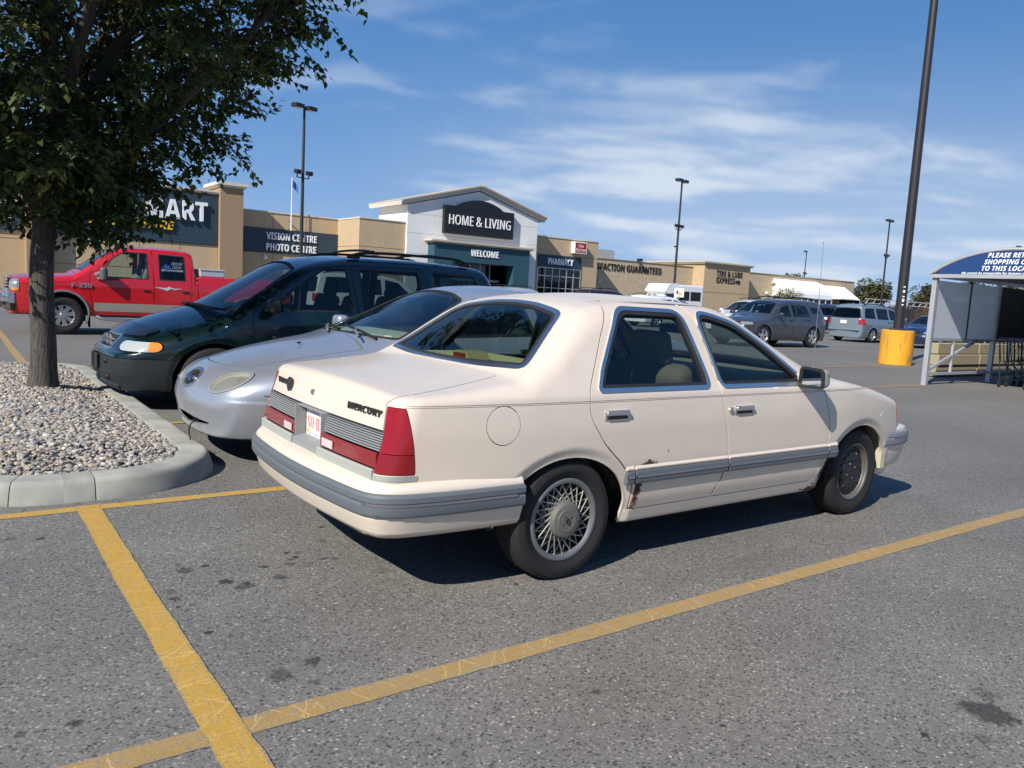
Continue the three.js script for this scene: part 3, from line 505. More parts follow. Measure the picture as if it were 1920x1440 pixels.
// ------------------------------------------------------------------ cream four-door sedan
function noisePaint(base, seed, amt = 0.05) { const r = rng(seed); return dataTex(512, 512, (i, j) => { const n = fbm(i * 0.02 + seed, j * 0.02, 5), f = r(), k = 1 + amt * (n - 0.5) * 2 + 0.02 * (f - 0.5); return base.map(v => toS(v * k)); }); }
{
  const car = thing('sedan', 'cream four-door sedan with red tail lamps and rust spots on the rear door', 'car');
  const y0 = curve1([[-1.1, 0.85], [-0.93, 0.902], [-0.866, 0.914], [-0.6, 0.938], [-0.34, 0.968], [-0.27, 0.982], [-0.20, 1.022], [0.05, 1.206], [0.16, 1.278], [0.26, 1.322], [0.42, 1.352], [0.8, 1.372], [1.1, 1.364], [1.28, 1.345], [1.40, 1.312], [1.55, 1.246], [2.00, 1.022], [2.08, 0.990], [2.16, 0.972], [2.6, 0.900], [2.9, 0.838], [3.1, 0.782], [3.3, 0.70]]);
  const crown = curve1([[-1, 0.022], [-0.3, 0.025], [0, 0.045], [0.4, 0.05], [1.2, 0.05], [1.6, 0.07], [2.05, 0.05], [2.3, 0.035], [3.2, 0.05]]);
  const zc = curve1([[0.15, 0.745], [0.22, 0.768], [0.29, 0.792], [0.36, 0.815], [0.44, 0.828], [0.56, 0.840], [0.70, 0.839], [0.82, 0.830], [0.878, 0.822], [0.905, 0.811], [0.95, 0.788], [1.05, 0.735], [1.2, 0.653], [1.33, 0.578], [1.45, 0.50]]);
  const aR = arch(0.0, 0.285, 0.385, 0.312), aF = arch(2.50, 0.285, 0.402, 0.328);
  const Zs = (x, y) => {
    let z = zc(y); if (x < 0.25) z -= 0.085 * Math.pow((0.25 - x) / 1.2, 2.2); if (x > 1.95) z -= 0.115 * Math.pow((x - 1.95) / 1.2, 2.0);
    const d = Math.min(aR(x, y), aF(x, y)); if (d < 0.07 && y < 0.75) z -= 0.016 * sstep(0.055, 0.0, d); return z;
  };
  const spec = {
    h: 0.0135, bb: [-1.12, 3.42, 0.14, 1.44, 0.90], ca: 0.92, kr: 0.10, kf: 0.075, Zs,
    T: (x, z) => y0(x) - crown(x) * z * z / 0.42, ct: slopeNorm(y0),
    Xr: (y, z) => -0.862 - 0.27 * Math.min(0.34, Math.max(-0.1, 0.893 - y)) - 0.035 * (1 - z * z / 0.56),
    Xf: (y, z) => 3.19 - 0.22 * Math.max(-0.1, y - 0.55) - 0.085 * z * z / 0.5,
    yb: (x) => 0.205 + 0.09 * sstep(-0.32, -0.42, x), kt: (x) => x < -0.8 ? lerp(0.028, 0.038, clamp((x + 1) / 0.2)) : x < 0.2 ? lerp(0.038, 0.085, clamp((x + 0.8) / 1.0)) : x < 1.7 ? 0.085 : lerp(0.085, 0.045, clamp((x - 1.7) / 0.5)),
  };
  const sk = cut(cut(bodySkin(spec), (x, y, z) => -Math.max(aR(x, y), 0.42 - Math.abs(z))), (x, y, z) => -Math.max(aF(x, y), 0.42 - Math.abs(z)));
  const paintMap = noisePaint([0.668, 0.576, 0.472], 3, 0.05);
  const paint = phys([1, 1, 1], { map: paintMap, roughness: 0.45, clearcoat: 0.5, clearcoatRoughness: 0.12 });
  const O = { uv: 1.3 };
  const sideOnly = (x, y, z) => Zs(x, y) - 0.14 - Math.abs(z);
  const sd2 = (pts, r) => { const f = sdPoly(roundPoly(pts, r)); return (x, y, z) => f(x, y); };
  const dR = sd2([[0.39, 1.331, 0], [0.26, 1.16], [0.095, 0.91, 0.06], [0.085, 0.83, 0.05], [0.105, 0.765, 0.05], [0.19, 0.65, 0.04], [0.31, 0.545, 0.04], [0.40, 0.45, 0.05], [0.418, 0.292, 0.012], [1.035, 0.292, 0.012], [1.085, 0.40, 0.05], [1.112, 0.51, 0.1], [1.07, 0.72, 0.1], [1.018, 0.90, 0.1], [1.018, 1.09, 0.08], [0.985, 1.27, 0.04], [0.95, 1.331, 0]], 0.03);
  const dF = sd2([[0.958, 1.331, 0], [0.992, 1.272, 0.04], [1.025, 1.09, 0.08], [1.025, 0.90, 0.1], [1.077, 0.72, 0.1], [1.119, 0.51, 0.1], [1.092, 0.40, 0.05], [1.042, 0.292, 0.012], [1.975, 0.292, 0.02], [2.068, 0.46, 0.08], [2.06, 0.67, 0.06], [2.01, 0.80, 0.05], [1.96, 0.925, 0.02], [1.90, 0.945, 0.02], [1.72, 1.065, 0.04], [1.53, 1.19, 0.06], [1.38, 1.272, 0.06], [1.22, 1.325, 0.04], [1.15, 1.331, 0]], 0.03);
  const wR = sd2([[0.150, 0.903, 0.025], [0.205, 1.005, 0.03], [0.405, 1.268, 0.05], [0.47, 1.300, 0.04], [0.868, 1.296, 0.05], [0.905, 1.245, 0.05], [0.952, 0.945, 0.05], [0.935, 0.903, 0.03]], 0.03);
  const wF = sd2([[1.055, 0.903, 0.03], [1.035, 0.935, 0.05], [1.008, 1.25, 0.05], [1.045, 1.294, 0.04], [1.13, 1.290, 0.05], [1.32, 1.245, 0.06], [1.52, 1.13, 0.06], [1.72, 0.985, 0.05], [1.82, 0.903, 0.03]], 0.03);
  const S = s => (x, y, z) => -s * z; // side s only
  const seam = curve1([[-0.1, 1.20], [0.05, 1.268], [0.16, 1.312], [0.38, 1.333], [0.9, 1.335], [1.20, 1.329], [1.36, 1.283], [1.5, 1.205]]);
  const roofF = (x, y, z) => Math.max(seam(x) - y, -0.1 - x, x - 1.52);                                  // negative above the seam
  const roofF_not = (x, y, z) => -roofF(x, y, z);
  const plan = (pts, r) => { const full = pts.concat(pts.slice().reverse().map(p => [p[0], -p[1], p[2]])).filter((p, i, a) => !(i && p[0] === a[i - 1][0] && p[1] === a[i - 1][1])); const f = sdPoly(roundPoly(full, r)); return (x, y, z) => f(x, z); };
  const blOut = plan([[0.222, 0.0, 0], [0.215, 0.2, 0], [0.178, 0.478, 0.07], [-0.195, 0.668, 0.06], [-0.262, 0.3, 0.2], [-0.272, 0.0, 0]], 0.05);
  const wsOut = plan([[1.36, 0, 0], [1.375, 0.25, 0.1], [1.415, 0.50, 0.07], [1.965, 0.672, 0.06], [2.07, 0.35, 0.2], [2.085, 0, 0]], 0.05);
  const bl = (x, y, z) => Math.max(blOut(x, y, z), 0.93 - y), ws = (x, y, z) => Math.max(wsOut(x, y, z), 0.9 - y);
  const lidHalf = x => lerp(0.57, 0.690, clamp((-0.3 - x) / 0.55));
  const lid = (x, y, z) => Math.max(Math.abs(z) - (x < -0.78 ? Math.min(lidHalf(x), y < 0.86 ? lerp(0.684, 0.648, clamp((y - 0.72) / 0.13)) - 0.003 : lerp(0.645, lidHalf(x), clamp((y - 0.86) / 0.05))) : lidHalf(x)), x + 0.295 - 0.02 * (z / 0.57) ** 2, 0.750 - y);
  const hood = (x, y, z) => Math.max(Math.abs(z) - lerp(0.685, 0.60, clamp((x - 2.1) / 1)), 2.115 - x, 0.70 - y, 0.68 - y);
  const lampX = y => lerp(-0.806, -0.838, clamp((y - 0.578) / 0.272) ** 1.6);
  const lamp = (x, y, z) => Math.max(lerp(0.684, 0.652, clamp((y - 0.72) / 0.13)) - Math.abs(z), x - lampX(y), 0.578 - y, y - 0.852);
  const rearPanel = (x, y, z) => Math.max(Math.abs(z) - 0.684, x + 0.75, y - 0.748, 0.552 - y);
  const lampTrim = (x, y, z) => Math.max(0.684 - Math.abs(z), x - lampX(y) - 0.012, 0.552 - y, y - 0.575);
  const fuel = (x, y, z) => Math.max(Math.hypot(x + 0.395, y - 0.768) - 0.086, -z);
  const corner = (x, y, z) => Math.max(lerp(3.015, 2.965, clamp((y - 0.60) / 0.16)) - x, 0.607 - y, y - 0.752, 0.52 - Math.abs(z));
  const head = (x, y, z) => Math.max(2.95 - x, 0.607 - y, y - 0.748, Math.abs(z) - 0.515, 0.27 - Math.abs(z));
  const under = (x, y, z) => y - 0.222 - 0.09 * sstep(-0.32, -0.42, x);
  // body shell: everything the other panels leave
  const g = 0.0032; let body = sk;
  for (const f of [under, (x, y, z) => Math.max(dR(x, y), sideOnly(x, y, z)) - g, (x, y, z) => Math.max(dF(x, y), sideOnly(x, y, z)) - g, grow(roofF, 0.001), bl, ws, grow(lid, g), grow(hood, g), lamp, lampTrim, rearPanel, grow(fuel, 0.002), corner, head]) body = cut(body, neg(f));
  mesh('body_shell', finish(body, 0, 0.014, 1.3), paint, car);
  panel(sk, 'underbody', [under], M.under, car, { thick: 0 });
  panel(sk, 'roof', [grow(roofF, -0.001), neg(grow(bl, 0)), neg(grow(ws, 0))], paint, car, O);
  panel(sk, 'trunk_lid', [grow(lid, -g)], paint, car, O); panel(sk, 'hood', [grow(hood, -g)], paint, car, O);
  panel(sk, 'fuel_door', [grow(fuel, -0.002)], paint, car, O);
  // dark weather seals behind the shut lines
  for (const s of [1, -1]) for (const d of [dR, dF]) panel(sk, 'door_seal', [S(s), sideOnly, neg(under), grow(d, 0.011), neg(grow(d, -0.011))], M.seal, car, { off: -0.007, thick: 0 });
  for (const f of [lid, hood, fuel]) panel(sk, 'panel_seal', [grow(f, 0.010), neg(grow(f, -0.010)), neg(bl), neg(lamp), neg(rearPanel), neg(ws)], M.seal, car, { off: -0.007, thick: 0 });
  // headliner inside
  panel(sk, 'headliner', [roofF, neg(grow(bl, 0.01)), neg(grow(ws, 0.01))], std([0.13, 0.115, 0.09], 0.95), car, { off: -0.028, thick: 0 });
  panel(sk, 'pillar_lining', [(x, y, z) => 0.93 - y, (x) => -0.24 - x, (x) => x - 0.42, roofF_not, neg(grow(bl, 0.012)), (x, y, z) => Math.max(-1, Math.min(1, -dR(x, y, z)))], std([0.13, 0.115, 0.09], 0.95), car, { off: -0.028, thick: 0 });
  const glassSide = glassMat([0.60, 0.67, 0.64]), glassRear = glassMat([0.56, 0.65, 0.57]), chrome = M.chrome;
  for (const s of [1, -1]) {
    for (const [nm, d, w] of [['rear_door', dR, wR], ['front_door', dF, wF]]) {
      const door = panel(sk, nm, [S(s), grow(d, -g), sideOnly, neg(grow(w, -0.004)), neg(under)], paint, car, O);
      panel(sk, 'window_trim', [S(s), sideOnly, grow(w, 0.007), neg(grow(w, -0.013))], chrome, door, { off: 0.006, thick: 0.012 });
      panel(sk, 'window_seal', [S(s), sideOnly, grow(w, -0.011), neg(grow(w, -0.030))], M.seal, door, { off: 0.001, thick: 0.03 });
      panel(sk, 'window_glass', [S(s), sideOnly, grow(w, -0.024)], glassSide, door, { off: -0.010, thick: 0 });
      // handle: bright flap over a dark recess
      const hx = nm === 'rear_door' ? 0.258 : 1.218, hy = nm === 'rear_door' ? 0.79 : 0.775, hz = s * (Zs(hx, hy) + 0.004);
      const h = mesh('handle', [rbox(0.15, 0.024, 0.03, 0.008, hx, hy + 0.010, hz, 3), rbox(0.158, 0.052, 0.012, 0.005, hx, hy - 0.002, hz - s * 0.004, 2)], chrome, door);
      mesh('handle_recess', rbox(0.13, 0.016, 0.016, 0.004, hx, hy - 0.012, hz + s * 0.001), M.black, door);
      if (nm === 'front_door') mesh('key_lock', new THREE.CylinderGeometry(0.015, 0.017, 0.014, 20).rotateX(Math.PI / 2).translate(hx - 0.115, hy + 0.004, hz), chrome, door);
      // body-coloured ledge, grey rub strip and bright line
      const x0 = nm === 'rear_door' ? 0.408 : 1.122, x1 = nm === 'rear_door' ? 1.104 : 2.060, path = []; for (let i = 0; i <= 24; i++) { const x = lerp(x0, x1, i / 24); path.push([x, s * Zs(x, 0.48)]); }
      moulding(door, path, s);
    }
    { const p1 = []; for (let i = 0; i <= 6; i++) { const x = lerp(0.345, 0.392, i / 6); p1.push([x, s * Zs(0.40, 0.48)]); } moulding(car, p1, s, 'quarter_moulding');
      const p2 = []; for (let i = 0; i <= 8; i++) { const x = lerp(2.076, 2.165, i / 8); p2.push([x, s * Zs(2.08, 0.48)]); } moulding(car, p2, s, 'fender_moulding'); }
    // tail lamp: upper and lower lens, with a dark gap round it
    const red = phys([0.27, 0.004, 0.007], { roughness: 0.2, clearcoat: 0.6, clearcoatRoughness: 0.06 });
    const tl = panel(sk, 'tail_lamp', [S(s), grow(lamp, -0.003), (x, y) => 0.664 - y], red, car, { off: 0.003, thick: 0.03 });
    panel(sk, 'lower_lens', [S(s), grow(lamp, -0.003), (x, y) => y - 0.661], phys([0.22, 0.004, 0.006], { roughness: 0.2, clearcoat: 0.6, clearcoatRoughness: 0.06 }), tl, { off: 0.003, thick: 0.03 });
    panel(sk, 'lamp_housing', [S(s), grow(lamp, 0.004)], M.dark, tl, { off: -0.018, thick: 0 });
    panel(sk, 'lamp_trim', [S(s), grow(lampTrim, 0.0)], std([0.30, 0.31, 0.28], 0.5), car, { off: 0.002, thick: 0.02 });
    // corner lamp at the nose, headlamp
    panel(sk, 'corner_lamp', [S(s), grow(corner, -0.002)], phys([0.62, 0.17, 0.03], { roughness: 0.2, clearcoat: 1 }), car, { off: 0.001, thick: 0.02 });
    panel(sk, 'headlamp', [S(s), grow(head, -0.002)], phys([0.75, 0.76, 0.76], { roughness: 0.12, clearcoat: 1 }), car, { off: 0.001, thick: 0.02 });
    // rust
    if (s > 0) {
      const blot = (name, x0, x1, y0, y1, seed, draw) => { // a stain with its own ragged outline
        const t = dataTex(192, 192, (i, j) => draw(i / 191, j / 191, fbm(i * 0.05 + seed, j * 0.05, 5), vnoise(i * 0.4 + seed, j * 0.4)));
        const m = [S(s), sideOnly, (x) => x0 - x, (x) => x - x1, (x, y) => y0 - y, (x, y) => y - y1].reduce(cut, sk), geo = finish(m, 0.0012, 0), p = geo.attributes.position, uv = []; for (let i = 0; i < p.count; i++) uv.push((p.getX(i) - x0) / (x1 - x0), (p.getY(i) - y0) / (y1 - y0)); geo.setAttribute('uv', new THREE.Float32BufferAttribute(uv, 2));
        mesh(name, geo, std([1, 1, 1], 0.95, 0, { map: t, transparent: true }), car);
      };
      const rustC = (a, f, dark) => [lerp(118, 60, dark) * (0.8 + 0.4 * f), lerp(74, 30, dark) * (0.8 + 0.4 * f), lerp(34, 14, dark) * (0.8 + 0.4 * f), 255 * clamp(a)];
      blot('rust_stain', 0.423, 0.56, 0.294, 0.432, 3, (u, v, n, f) => { const e = 0.95 - u * 2.3 + (n - 0.5) * 1.5 + 0.25 * (v - 0.5), k = sstep(0.55, 0.95, e + 0.2 * (f - 0.5)); return rustC(sstep(0.15, 0.75, e) * 0.85, f, k); });
      blot('rust_stain', 0.42, 0.60, 0.53, 0.556, 9, (u, v, n, f) => { const e = 1 - Math.abs(u - 0.45) * 2.1 - v * 0.9 + (n - 0.5) * 1.6; return rustC(sstep(0.15, 0.5, e), f, 0.5 + 0.4 * f); });
      blot('rust_stain', 2.03, 2.16, 0.225, 0.47, 14, (u, v, n, f) => { const e = 0.2 + u * 1.1 - Math.abs(v - 0.45) * 1.1 + (n - 0.5) * 1.4; return rustC(sstep(0.25, 0.7, e), f, 0.75 + 0.2 * f); });
      blot('rust_stain', 1.80, 2.06, 0.224, 0.275, 19, (u, v, n, f) => { const e = u * 1.1 - v * 0.8 + (n - 0.5) * 1.5; return rustC(sstep(0.3, 0.7, e), f, 0.7); });
      blot('paint_chip', 2.70, 2.78, 0.655, 0.70, 27, (u, v, n, f) => { const d = Math.min(Math.hypot((u - 0.3) / 0.22, (v - 0.35) / 0.26), Math.hypot((u - 0.68) / 0.15, (v - 0.7) / 0.2)); return [232, 230, 226, d < 0.8 + 0.5 * n ? 255 : 0]; });
      blot('paint_chip', 0.62, 0.64, 0.575, 0.60, 31, (u, v, n, f) => [70, 50, 40, Math.hypot((u - 0.5) * 3, v - 0.5) < 0.3 * n + 0.2 ? 255 : 0]);
      blot('paint_chip', 1.47, 1.56, 0.875, 0.90, 33, (u, v, n, f) => [235, 233, 228, v > 0.2 + Math.abs(u - 0.5) * 1.6 - 0.3 * n ? 220 : 0]);
      panel(sk, 'pinstripe', [S(s), sideOnly, (x, y) => y - 0.8621, (x, y) => 0.8599 - y, (x, y) => -0.84 - x, (x, y) => x - 2.7], std([0.20, 0.14, 0.10], 0.7), car, { off: 0.0008, thick: 0 });
      panel(sk, 'pinstripe', [S(s), sideOnly, (x, y) => y - 0.8549, (x, y) => 0.8531 - y, (x, y) => -0.84 - x, (x, y) => x - 2.7], std([0.20, 0.14, 0.10], 0.7), car, { off: 0.0008, thick: 0 });
    }
  }
  function moulding(parent, path, s, nm = 'side_moulding') {
    const m = mesh(nm, sweep(path, [[-0.006, 0.510], [0.012, 0.503], [0.017, 0.492], [0.017, 0.452], [0.012, 0.438], [-0.01, 0.430]], s), M.greyPlastic, parent);
    mesh('ledge', sweep(path, [[-0.008, 0.538], [0.004, 0.530], [0.013, 0.516], [0.011, 0.508], [-0.008, 0.508]], s), paint, parent);
    mesh('bright_strip', sweep(path, [[0.014, 0.484], [0.0205, 0.4815], [0.0205, 0.4685], [0.014, 0.466]], s), std([0.60, 0.62, 0.66], 0.25, 1), parent);
  }
  // rear window and windscreen with bright surrounds
  const rw = panel(sk, 'rear_window', [grow(bl, -0.040)], glassRear, car, { off: -0.004, thick: 0 });
  panel(sk, 'rear_window_trim', [grow(bl, 0.002), neg(grow(bl, -0.026))], M.chrome, car, { off: 0.005, thick: 0.012 });
  panel(sk, 'rear_window_seal', [grow(bl, -0.024), neg(grow(bl, -0.046))], M.seal, car, { off: 0.001, thick: 0.012 });
  panel(sk, 'windscreen', [grow(ws, -0.035)], glassSide, car, { off: -0.004, thick: 0 });
  panel(sk, 'windscreen_trim', [grow(ws, 0.002), neg(grow(ws, -0.038))], M.seal, car, { off: 0.003, thick: 0.012 });
  panel(sk, 'cowl', [(x) => 2.05 - x, (x) => x - 2.12, (x, y, z) => Math.abs(z) - 0.66, (x, y) => 0.85 - y], M.black, car, { off: -0.02, thick: 0 });
  // rear garnish: louvres, reflectors, plate recess
  const xr = (y, z) => spec.Xr(y, z);
  const along = (y, za, zb, off = 0, n = 10) => { const p = []; for (let i = 0; i <= n; i++) { const z = lerp(za, zb, i / n); p.push([xr(y, z) + off, z]); } return p; };
  const louvreMat = std([0.25, 0.26, 0.265], 0.5), garnish = std([0.36, 0.375, 0.34], 0.5), reflector = phys([0.24, 0.010, 0.014], { roughness: 0.2, clearcoat: 1, clearcoatRoughness: 0.08 });
  for (const s of [1, -1]) {
    const pan = mesh('louvre_panel', sweep(along(0.70, s * 0.165, s * 0.682, 0.016), [[0, 0.664], [0.004, 0.748], [-0.03, 0.748], [-0.03, 0.664]], s), std([0.03, 0.032, 0.034], 0.8), car);
    for (let k = 0; k < 8; k++) { const y = 0.6700 + k * 0.0102; mesh('louvre', sweep(along(y, s * 0.165, s * 0.682, 0.012), [[-0.004, y + 0.0034], [0.010, y + 0.0026], [0.0125, y], [0.010, y - 0.0030], [-0.004, y - 0.0036]], s), louvreMat, pan); }
    const rf = mesh('reflector', sweep(along(0.628, s * 0.163, s * 0.683, 0.010), [[0, 0.597], [0.010, 0.5975], [0.0115, 0.602], [0.0115, 0.656], [0.010, 0.661], [0, 0.662]], s), reflector, car);
    mesh('reverse_lamp', sweep(along(0.615, s * 0.195, s * 0.305, -0.002, 4), [[0, 0.608], [0.004, 0.608], [0.004, 0.644], [0, 0.644]], s), phys([0.66, 0.58, 0.56], { roughness: 0.3, clearcoat: 1 }), rf);
    mesh('garnish_strip', sweep(along(0.575, s * 0.163, s * 0.684, 0.008), [[0, 0.552], [0.014, 0.552], [0.014, 0.590], [0.010, 0.595], [0, 0.595]], s), garnish, car);
    mesh('recess_side', boxAt(-0.968, -0.84, 0.552, 0.748, s * 0.163 - 0.004, s * 0.163 + 0.004), louvreMat, car);
  }
  mesh('plate_recess', [boxAt(-0.902, -0.896, 0.552, 0.755, -0.16, 0.16), boxAt(-0.955, -0.90, 0.742, 0.748, -0.16, 0.16)], louvreMat, car);
  mesh('recess_floor', new THREE.BufferGeometry().copy(extrude([[-0.98, 0.552], [-0.98, 0.584], [-0.955, 0.592], [-0.902, 0.60], [-0.902, 0.552]], 0.318)).translate(0, 0, -0.159), louvreMat, car);
  const plateTex = canvasTex(512, 256, (c, w, h) => {
    c.fillStyle = '#eceae2'; c.fillRect(0, 0, w, h); c.strokeStyle = '#c9c6bd'; c.lineWidth = 6; c.strokeRect(6, 6, w - 12, h - 12);
    c.fillStyle = '#2c62b0'; c.font = 'bold italic 44px sans-serif'; c.textAlign = 'center'; c.fillText('Alberta', 180, 50); c.font = 'bold 26px sans-serif'; c.fillText('Wild Rose Country', 256, 238);
    c.fillStyle = '#b8323c'; c.font = 'bold 142px sans-serif'; c.textAlign = 'left'; c.save(); c.scale(0.52, 1); c.fillText('NXK', 40, 186); c.fillText('·', 338, 176); c.fillText('88', 384, 186); c.restore();
    c.fillStyle = '#e0b53a'; c.fillRect(14, 196, 42, 40); c.fillStyle = '#c33a3a'; c.font = 'bold 30px sans-serif'; c.fillText('32', 330, 46); c.fillStyle = '#1c1c1c'; for (const [x, y] of [[110, 28], [402, 28], [90, 230], [422, 230]]) { c.beginPath(); c.arc(x, y, 9, 0, 7); c.fill(); }
  });
  mesh('license_plate', new THREE.PlaneGeometry(0.305, 0.152).rotateY(-Math.PI / 2), std([1, 1, 1], 0.5, 0, { map: plateTex }), car, [-0.912, 0.668, 0]);
  // bumpers
  const half = [[-0.285, 0.836], [-0.42, 0.834], [-0.58, 0.829], [-0.70, 0.820], [-0.80, 0.808], [-0.87, 0.793], [-0.925, 0.770], [-0.965, 0.738], [-0.990, 0.690], [-1.005, 0.62], [-1.018, 0.50], [-1.034, 0.30], [-1.042, 0.15]];
  const rp = half.concat([[-1.045, 0]], half.slice().reverse().map(([x, z]) => [x, -z]));
  const rb = mesh('rear_bumper', sweep(rp, [[-0.13, 0.556], [-0.065, 0.555], [-0.028, 0.546], [-0.008, 0.524], [0, 0.508], [0, 0.402], [-0.004, 0.392], [-0.022, 0.336], [-0.030, 0.328], [-0.034, 0.320], [-0.052, 0.308], [-0.15, 0.304]], -1), paint, car);
  mesh('rub_strip', sweep(rp.slice(0), [[0, 0.507], [0.012, 0.503], [0.019, 0.493], [0.019, 0.472], [0.013, 0.466], [0.013, 0.460], [0.019, 0.454], [0.019, 0.424], [0.012, 0.411], [0, 0.406]], -1), M.greyPlastic, rb);
  for (const s of [1, -1]) mesh('bright_strip', sweep(half.slice(0, 9).map(([x, z], i) => [i ? x : -0.33, s * z]), [[0.012, 0.470], [0.021, 0.468], [0.021, 0.457], [0.012, 0.455]], -s), std([0.60, 0.62, 0.66], 0.22, 1), rb);
  const hf = [[2.885, 0.742], [2.98, 0.745], [3.08, 0.743], [3.16, 0.736], [3.22, 0.718], [3.262, 0.685], [3.285, 0.64], [3.305, 0.55], [3.335, 0.35], [3.35, 0.15]];
  const fp = hf.concat([[3.352, 0]], hf.slice().reverse().map(([x, z]) => [x, -z]));
  const fb = mesh('front_bumper', sweep(fp, [[-0.13, 0.566], [-0.05, 0.565], [-0.010, 0.556], [0, 0.540], [0, 0.43], [-0.006, 0.40], [-0.03, 0.30], [-0.05, 0.275], [-0.13, 0.27]], 1), paint, car);
  mesh('rub_strip', sweep(fp, [[0, 0.535], [0.012, 0.530], [0.018, 0.520], [0.018, 0.496], [0.012, 0.490], [0.018, 0.484], [0.018, 0.450], [0.012, 0.438], [0, 0.434]], 1), std([0.20, 0.215, 0.24], 0.5), fb);
  for (const s of [1, -1]) mesh('bright_strip', sweep(hf.slice(1, 8).map(([x, z]) => [x, s * z]), [[0.012, 0.494], [0.020, 0.492], [0.020, 0.484], [0.012, 0.482]], s), std([0.60, 0.62, 0.66], 0.22, 1), fb);
  for (const s of [1, -1]) mesh('bumper_filler', box(0.05, 0.27, 0.06, 2.905, 0.415, s * 0.712), std([0.50, 0.46, 0.33], 0.7), car);
  mesh('grille', [boxAt(3.14, 3.19, 0.60, 0.74, -0.26, 0.26)], M.greyPlastic, car);
  // badges and lock on the trunk lid
  const badge = std([0.035, 0.036, 0.04], 0.4, 0.3), bx = (y, z) => xr(y, z) - 0.004;
  letters('MERCURY', 0.043, 0.007, badge, car, { x: bx(0.81, 0.335) + 0.003, y: 0.800, z: 0.335, ry: -Math.PI / 2 + 0.060, width: 0.30, track: 1.0, skew: 0.15, rz: 0.0, name: 'badge_letter' });
  letters('TOPAZ', 0.040, 0.007, badge, car, { x: bx(0.815, -0.60) + 0.003, y: 0.806, z: -0.60, ry: -Math.PI / 2 - 0.063, width: 0.19, name: 'badge_letter' });
  mesh('emblem', new THREE.CylinderGeometry(0.042, 0.042, 0.008, 10).rotateZ(Math.PI / 2), badge, car, [bx(0.81, -0.38), 0.812, -0.385]);
  mesh('trunk_lock', [new THREE.CylinderGeometry(0.012, 0.014, 0.012, 18).rotateZ(Math.PI / 2), box(0.016, 0.012, 0.004)], M.steel, car, [bx(0.815, 0) + 0.001, 0.818, -0.06]);
  // mirrors
  for (const s of [1, -1]) {
    const mi = new THREE.Group(); mi.name = 'door_mirror'; mi.position.set(1.735, 0.948, s * 0.895); car.add(mi);
    const hz = extrude(roundPoly([[-0.078, -0.054], [0.080, -0.050], [0.072, 0.052], [-0.070, 0.060]], 0.022), 0.02, 0.004).translate(0, 0, -0.01);
    const shell = []; for (let k = 0; k < 7; k++) { const t = k / 6, q = Math.sqrt(1 - t * t * 0.72); shell.push([t * 0.115, q]); }
    const prof = roundPoly([[-0.082, -0.058], [0.084, -0.054], [0.076, 0.056], [-0.074, 0.064]], 0.024, 4), P = [], I = [], m = prof.length; shell.forEach(([x, q]) => prof.forEach(([a, b]) => P.push(x, b * q, a * q * s))); for (let k = 0; k < shell.length - 1; k++) for (let i = 0; i < m; i++) { const a = k * m + i, b = k * m + (i + 1) % m; I.push(a, b, a + m, a + m, b, b + m); } const c = P.length / 3; P.push(0.12, 0, 0); for (let i = 0; i < m; i++) I.push((shell.length - 1) * m + i, (shell.length - 1) * m + (i + 1) % m, c);
    let gg = new THREE.BufferGeometry(); gg.setAttribute('position', new THREE.Float32BufferAttribute(P, 3)); gg.setIndex(I); gg = creased(gg, 0.8);
    mesh('mirror_housing', gg, std([0.42, 0.38, 0.30], 0.5), mi);
    mesh('mirror_rim', extrude(roundPoly([[-0.082, -0.058], [0.084, -0.054], [0.076, 0.056], [-0.074, 0.064]], 0.024), 0.010, 0.003, [roundPoly([[-0.070, -0.046], [0.072, -0.043], [0.065, 0.045], [-0.062, 0.052]], 0.02).reverse()]).rotateY(-Math.PI / 2).scale(1, 1, s).translate(0.004, 0, 0), M.black, mi);
    mesh('mirror_glass', new THREE.ShapeGeometry(polyShape(roundPoly([[-0.072, -0.048], [0.074, -0.045], [0.067, 0.047], [-0.064, 0.054]], 0.02))).rotateY(-Math.PI / 2).scale(1, 1, s), std([0.55, 0.56, 0.58], 0.03, 1), mi);
    mesh('mirror_foot', extrude([[0.0, -0.045], [0.13, -0.05], [0.10, 0.0], [0.02, 0.02]], 0.12).translate(0, 0, s > 0 ? -0.17 : 0.05), std([0.42, 0.38, 0.30], 0.5), mi);
  }
  const an = mesh('antenna', [rod([2.04, 0.945, 0.70], [2.028, 1.76, 0.695], 0.0022, 6, 0.0015), new THREE.SphereGeometry(0.005, 8, 6).translate(2.028, 1.76, 0.695)], M.steel, car);
  mesh('antenna_base', lathe([[0.001, 0.022], [0.008, 0.021], [0.013, 0.012], [0.022, 0.0], [0.022, -0.02]], 18), M.chrome, an, [2.04, 0.935, 0.70]);
  // wheels
  const wsteel = std([0.23, 0.225, 0.20], 0.55, 0.35), wcap = std([0.155, 0.15, 0.13], 0.65, 0.2), spokeMat = std([0.34, 0.33, 0.29], 0.5, 0.5);
  const spokeG = rod([0, 0, 0], [0, 1, 0], 0.0034, 6);
  for (const s of [1, -1]) {
    const w = new THREE.Group(); w.name = 'rear_wheel'; w.position.set(0, 0.292, s * 0.712); if (s < 0) w.rotation.y = Math.PI; car.add(w);
    mesh('tyre', tyre(0.296, 0.185, 0.192), M.rubber, w);
    mesh('rim', creased(lathe([[0.194, 0.076], [0.188, 0.074], [0.178, 0.05], [0.170, 0.0], [0.168, -0.07], [0.194, -0.07]], 56).rotateX(Math.PI / 2), 0.5), M.dark, w);
    mesh('cover_ring', creased(lathe([[0.172, 0.066], [0.176, 0.080], [0.184, 0.086], [0.196, 0.086], [0.203, 0.080], [0.205, 0.070]], 64).rotateX(Math.PI / 2), 0.6), std([0.20, 0.205, 0.21], 0.45, 0.5), w);
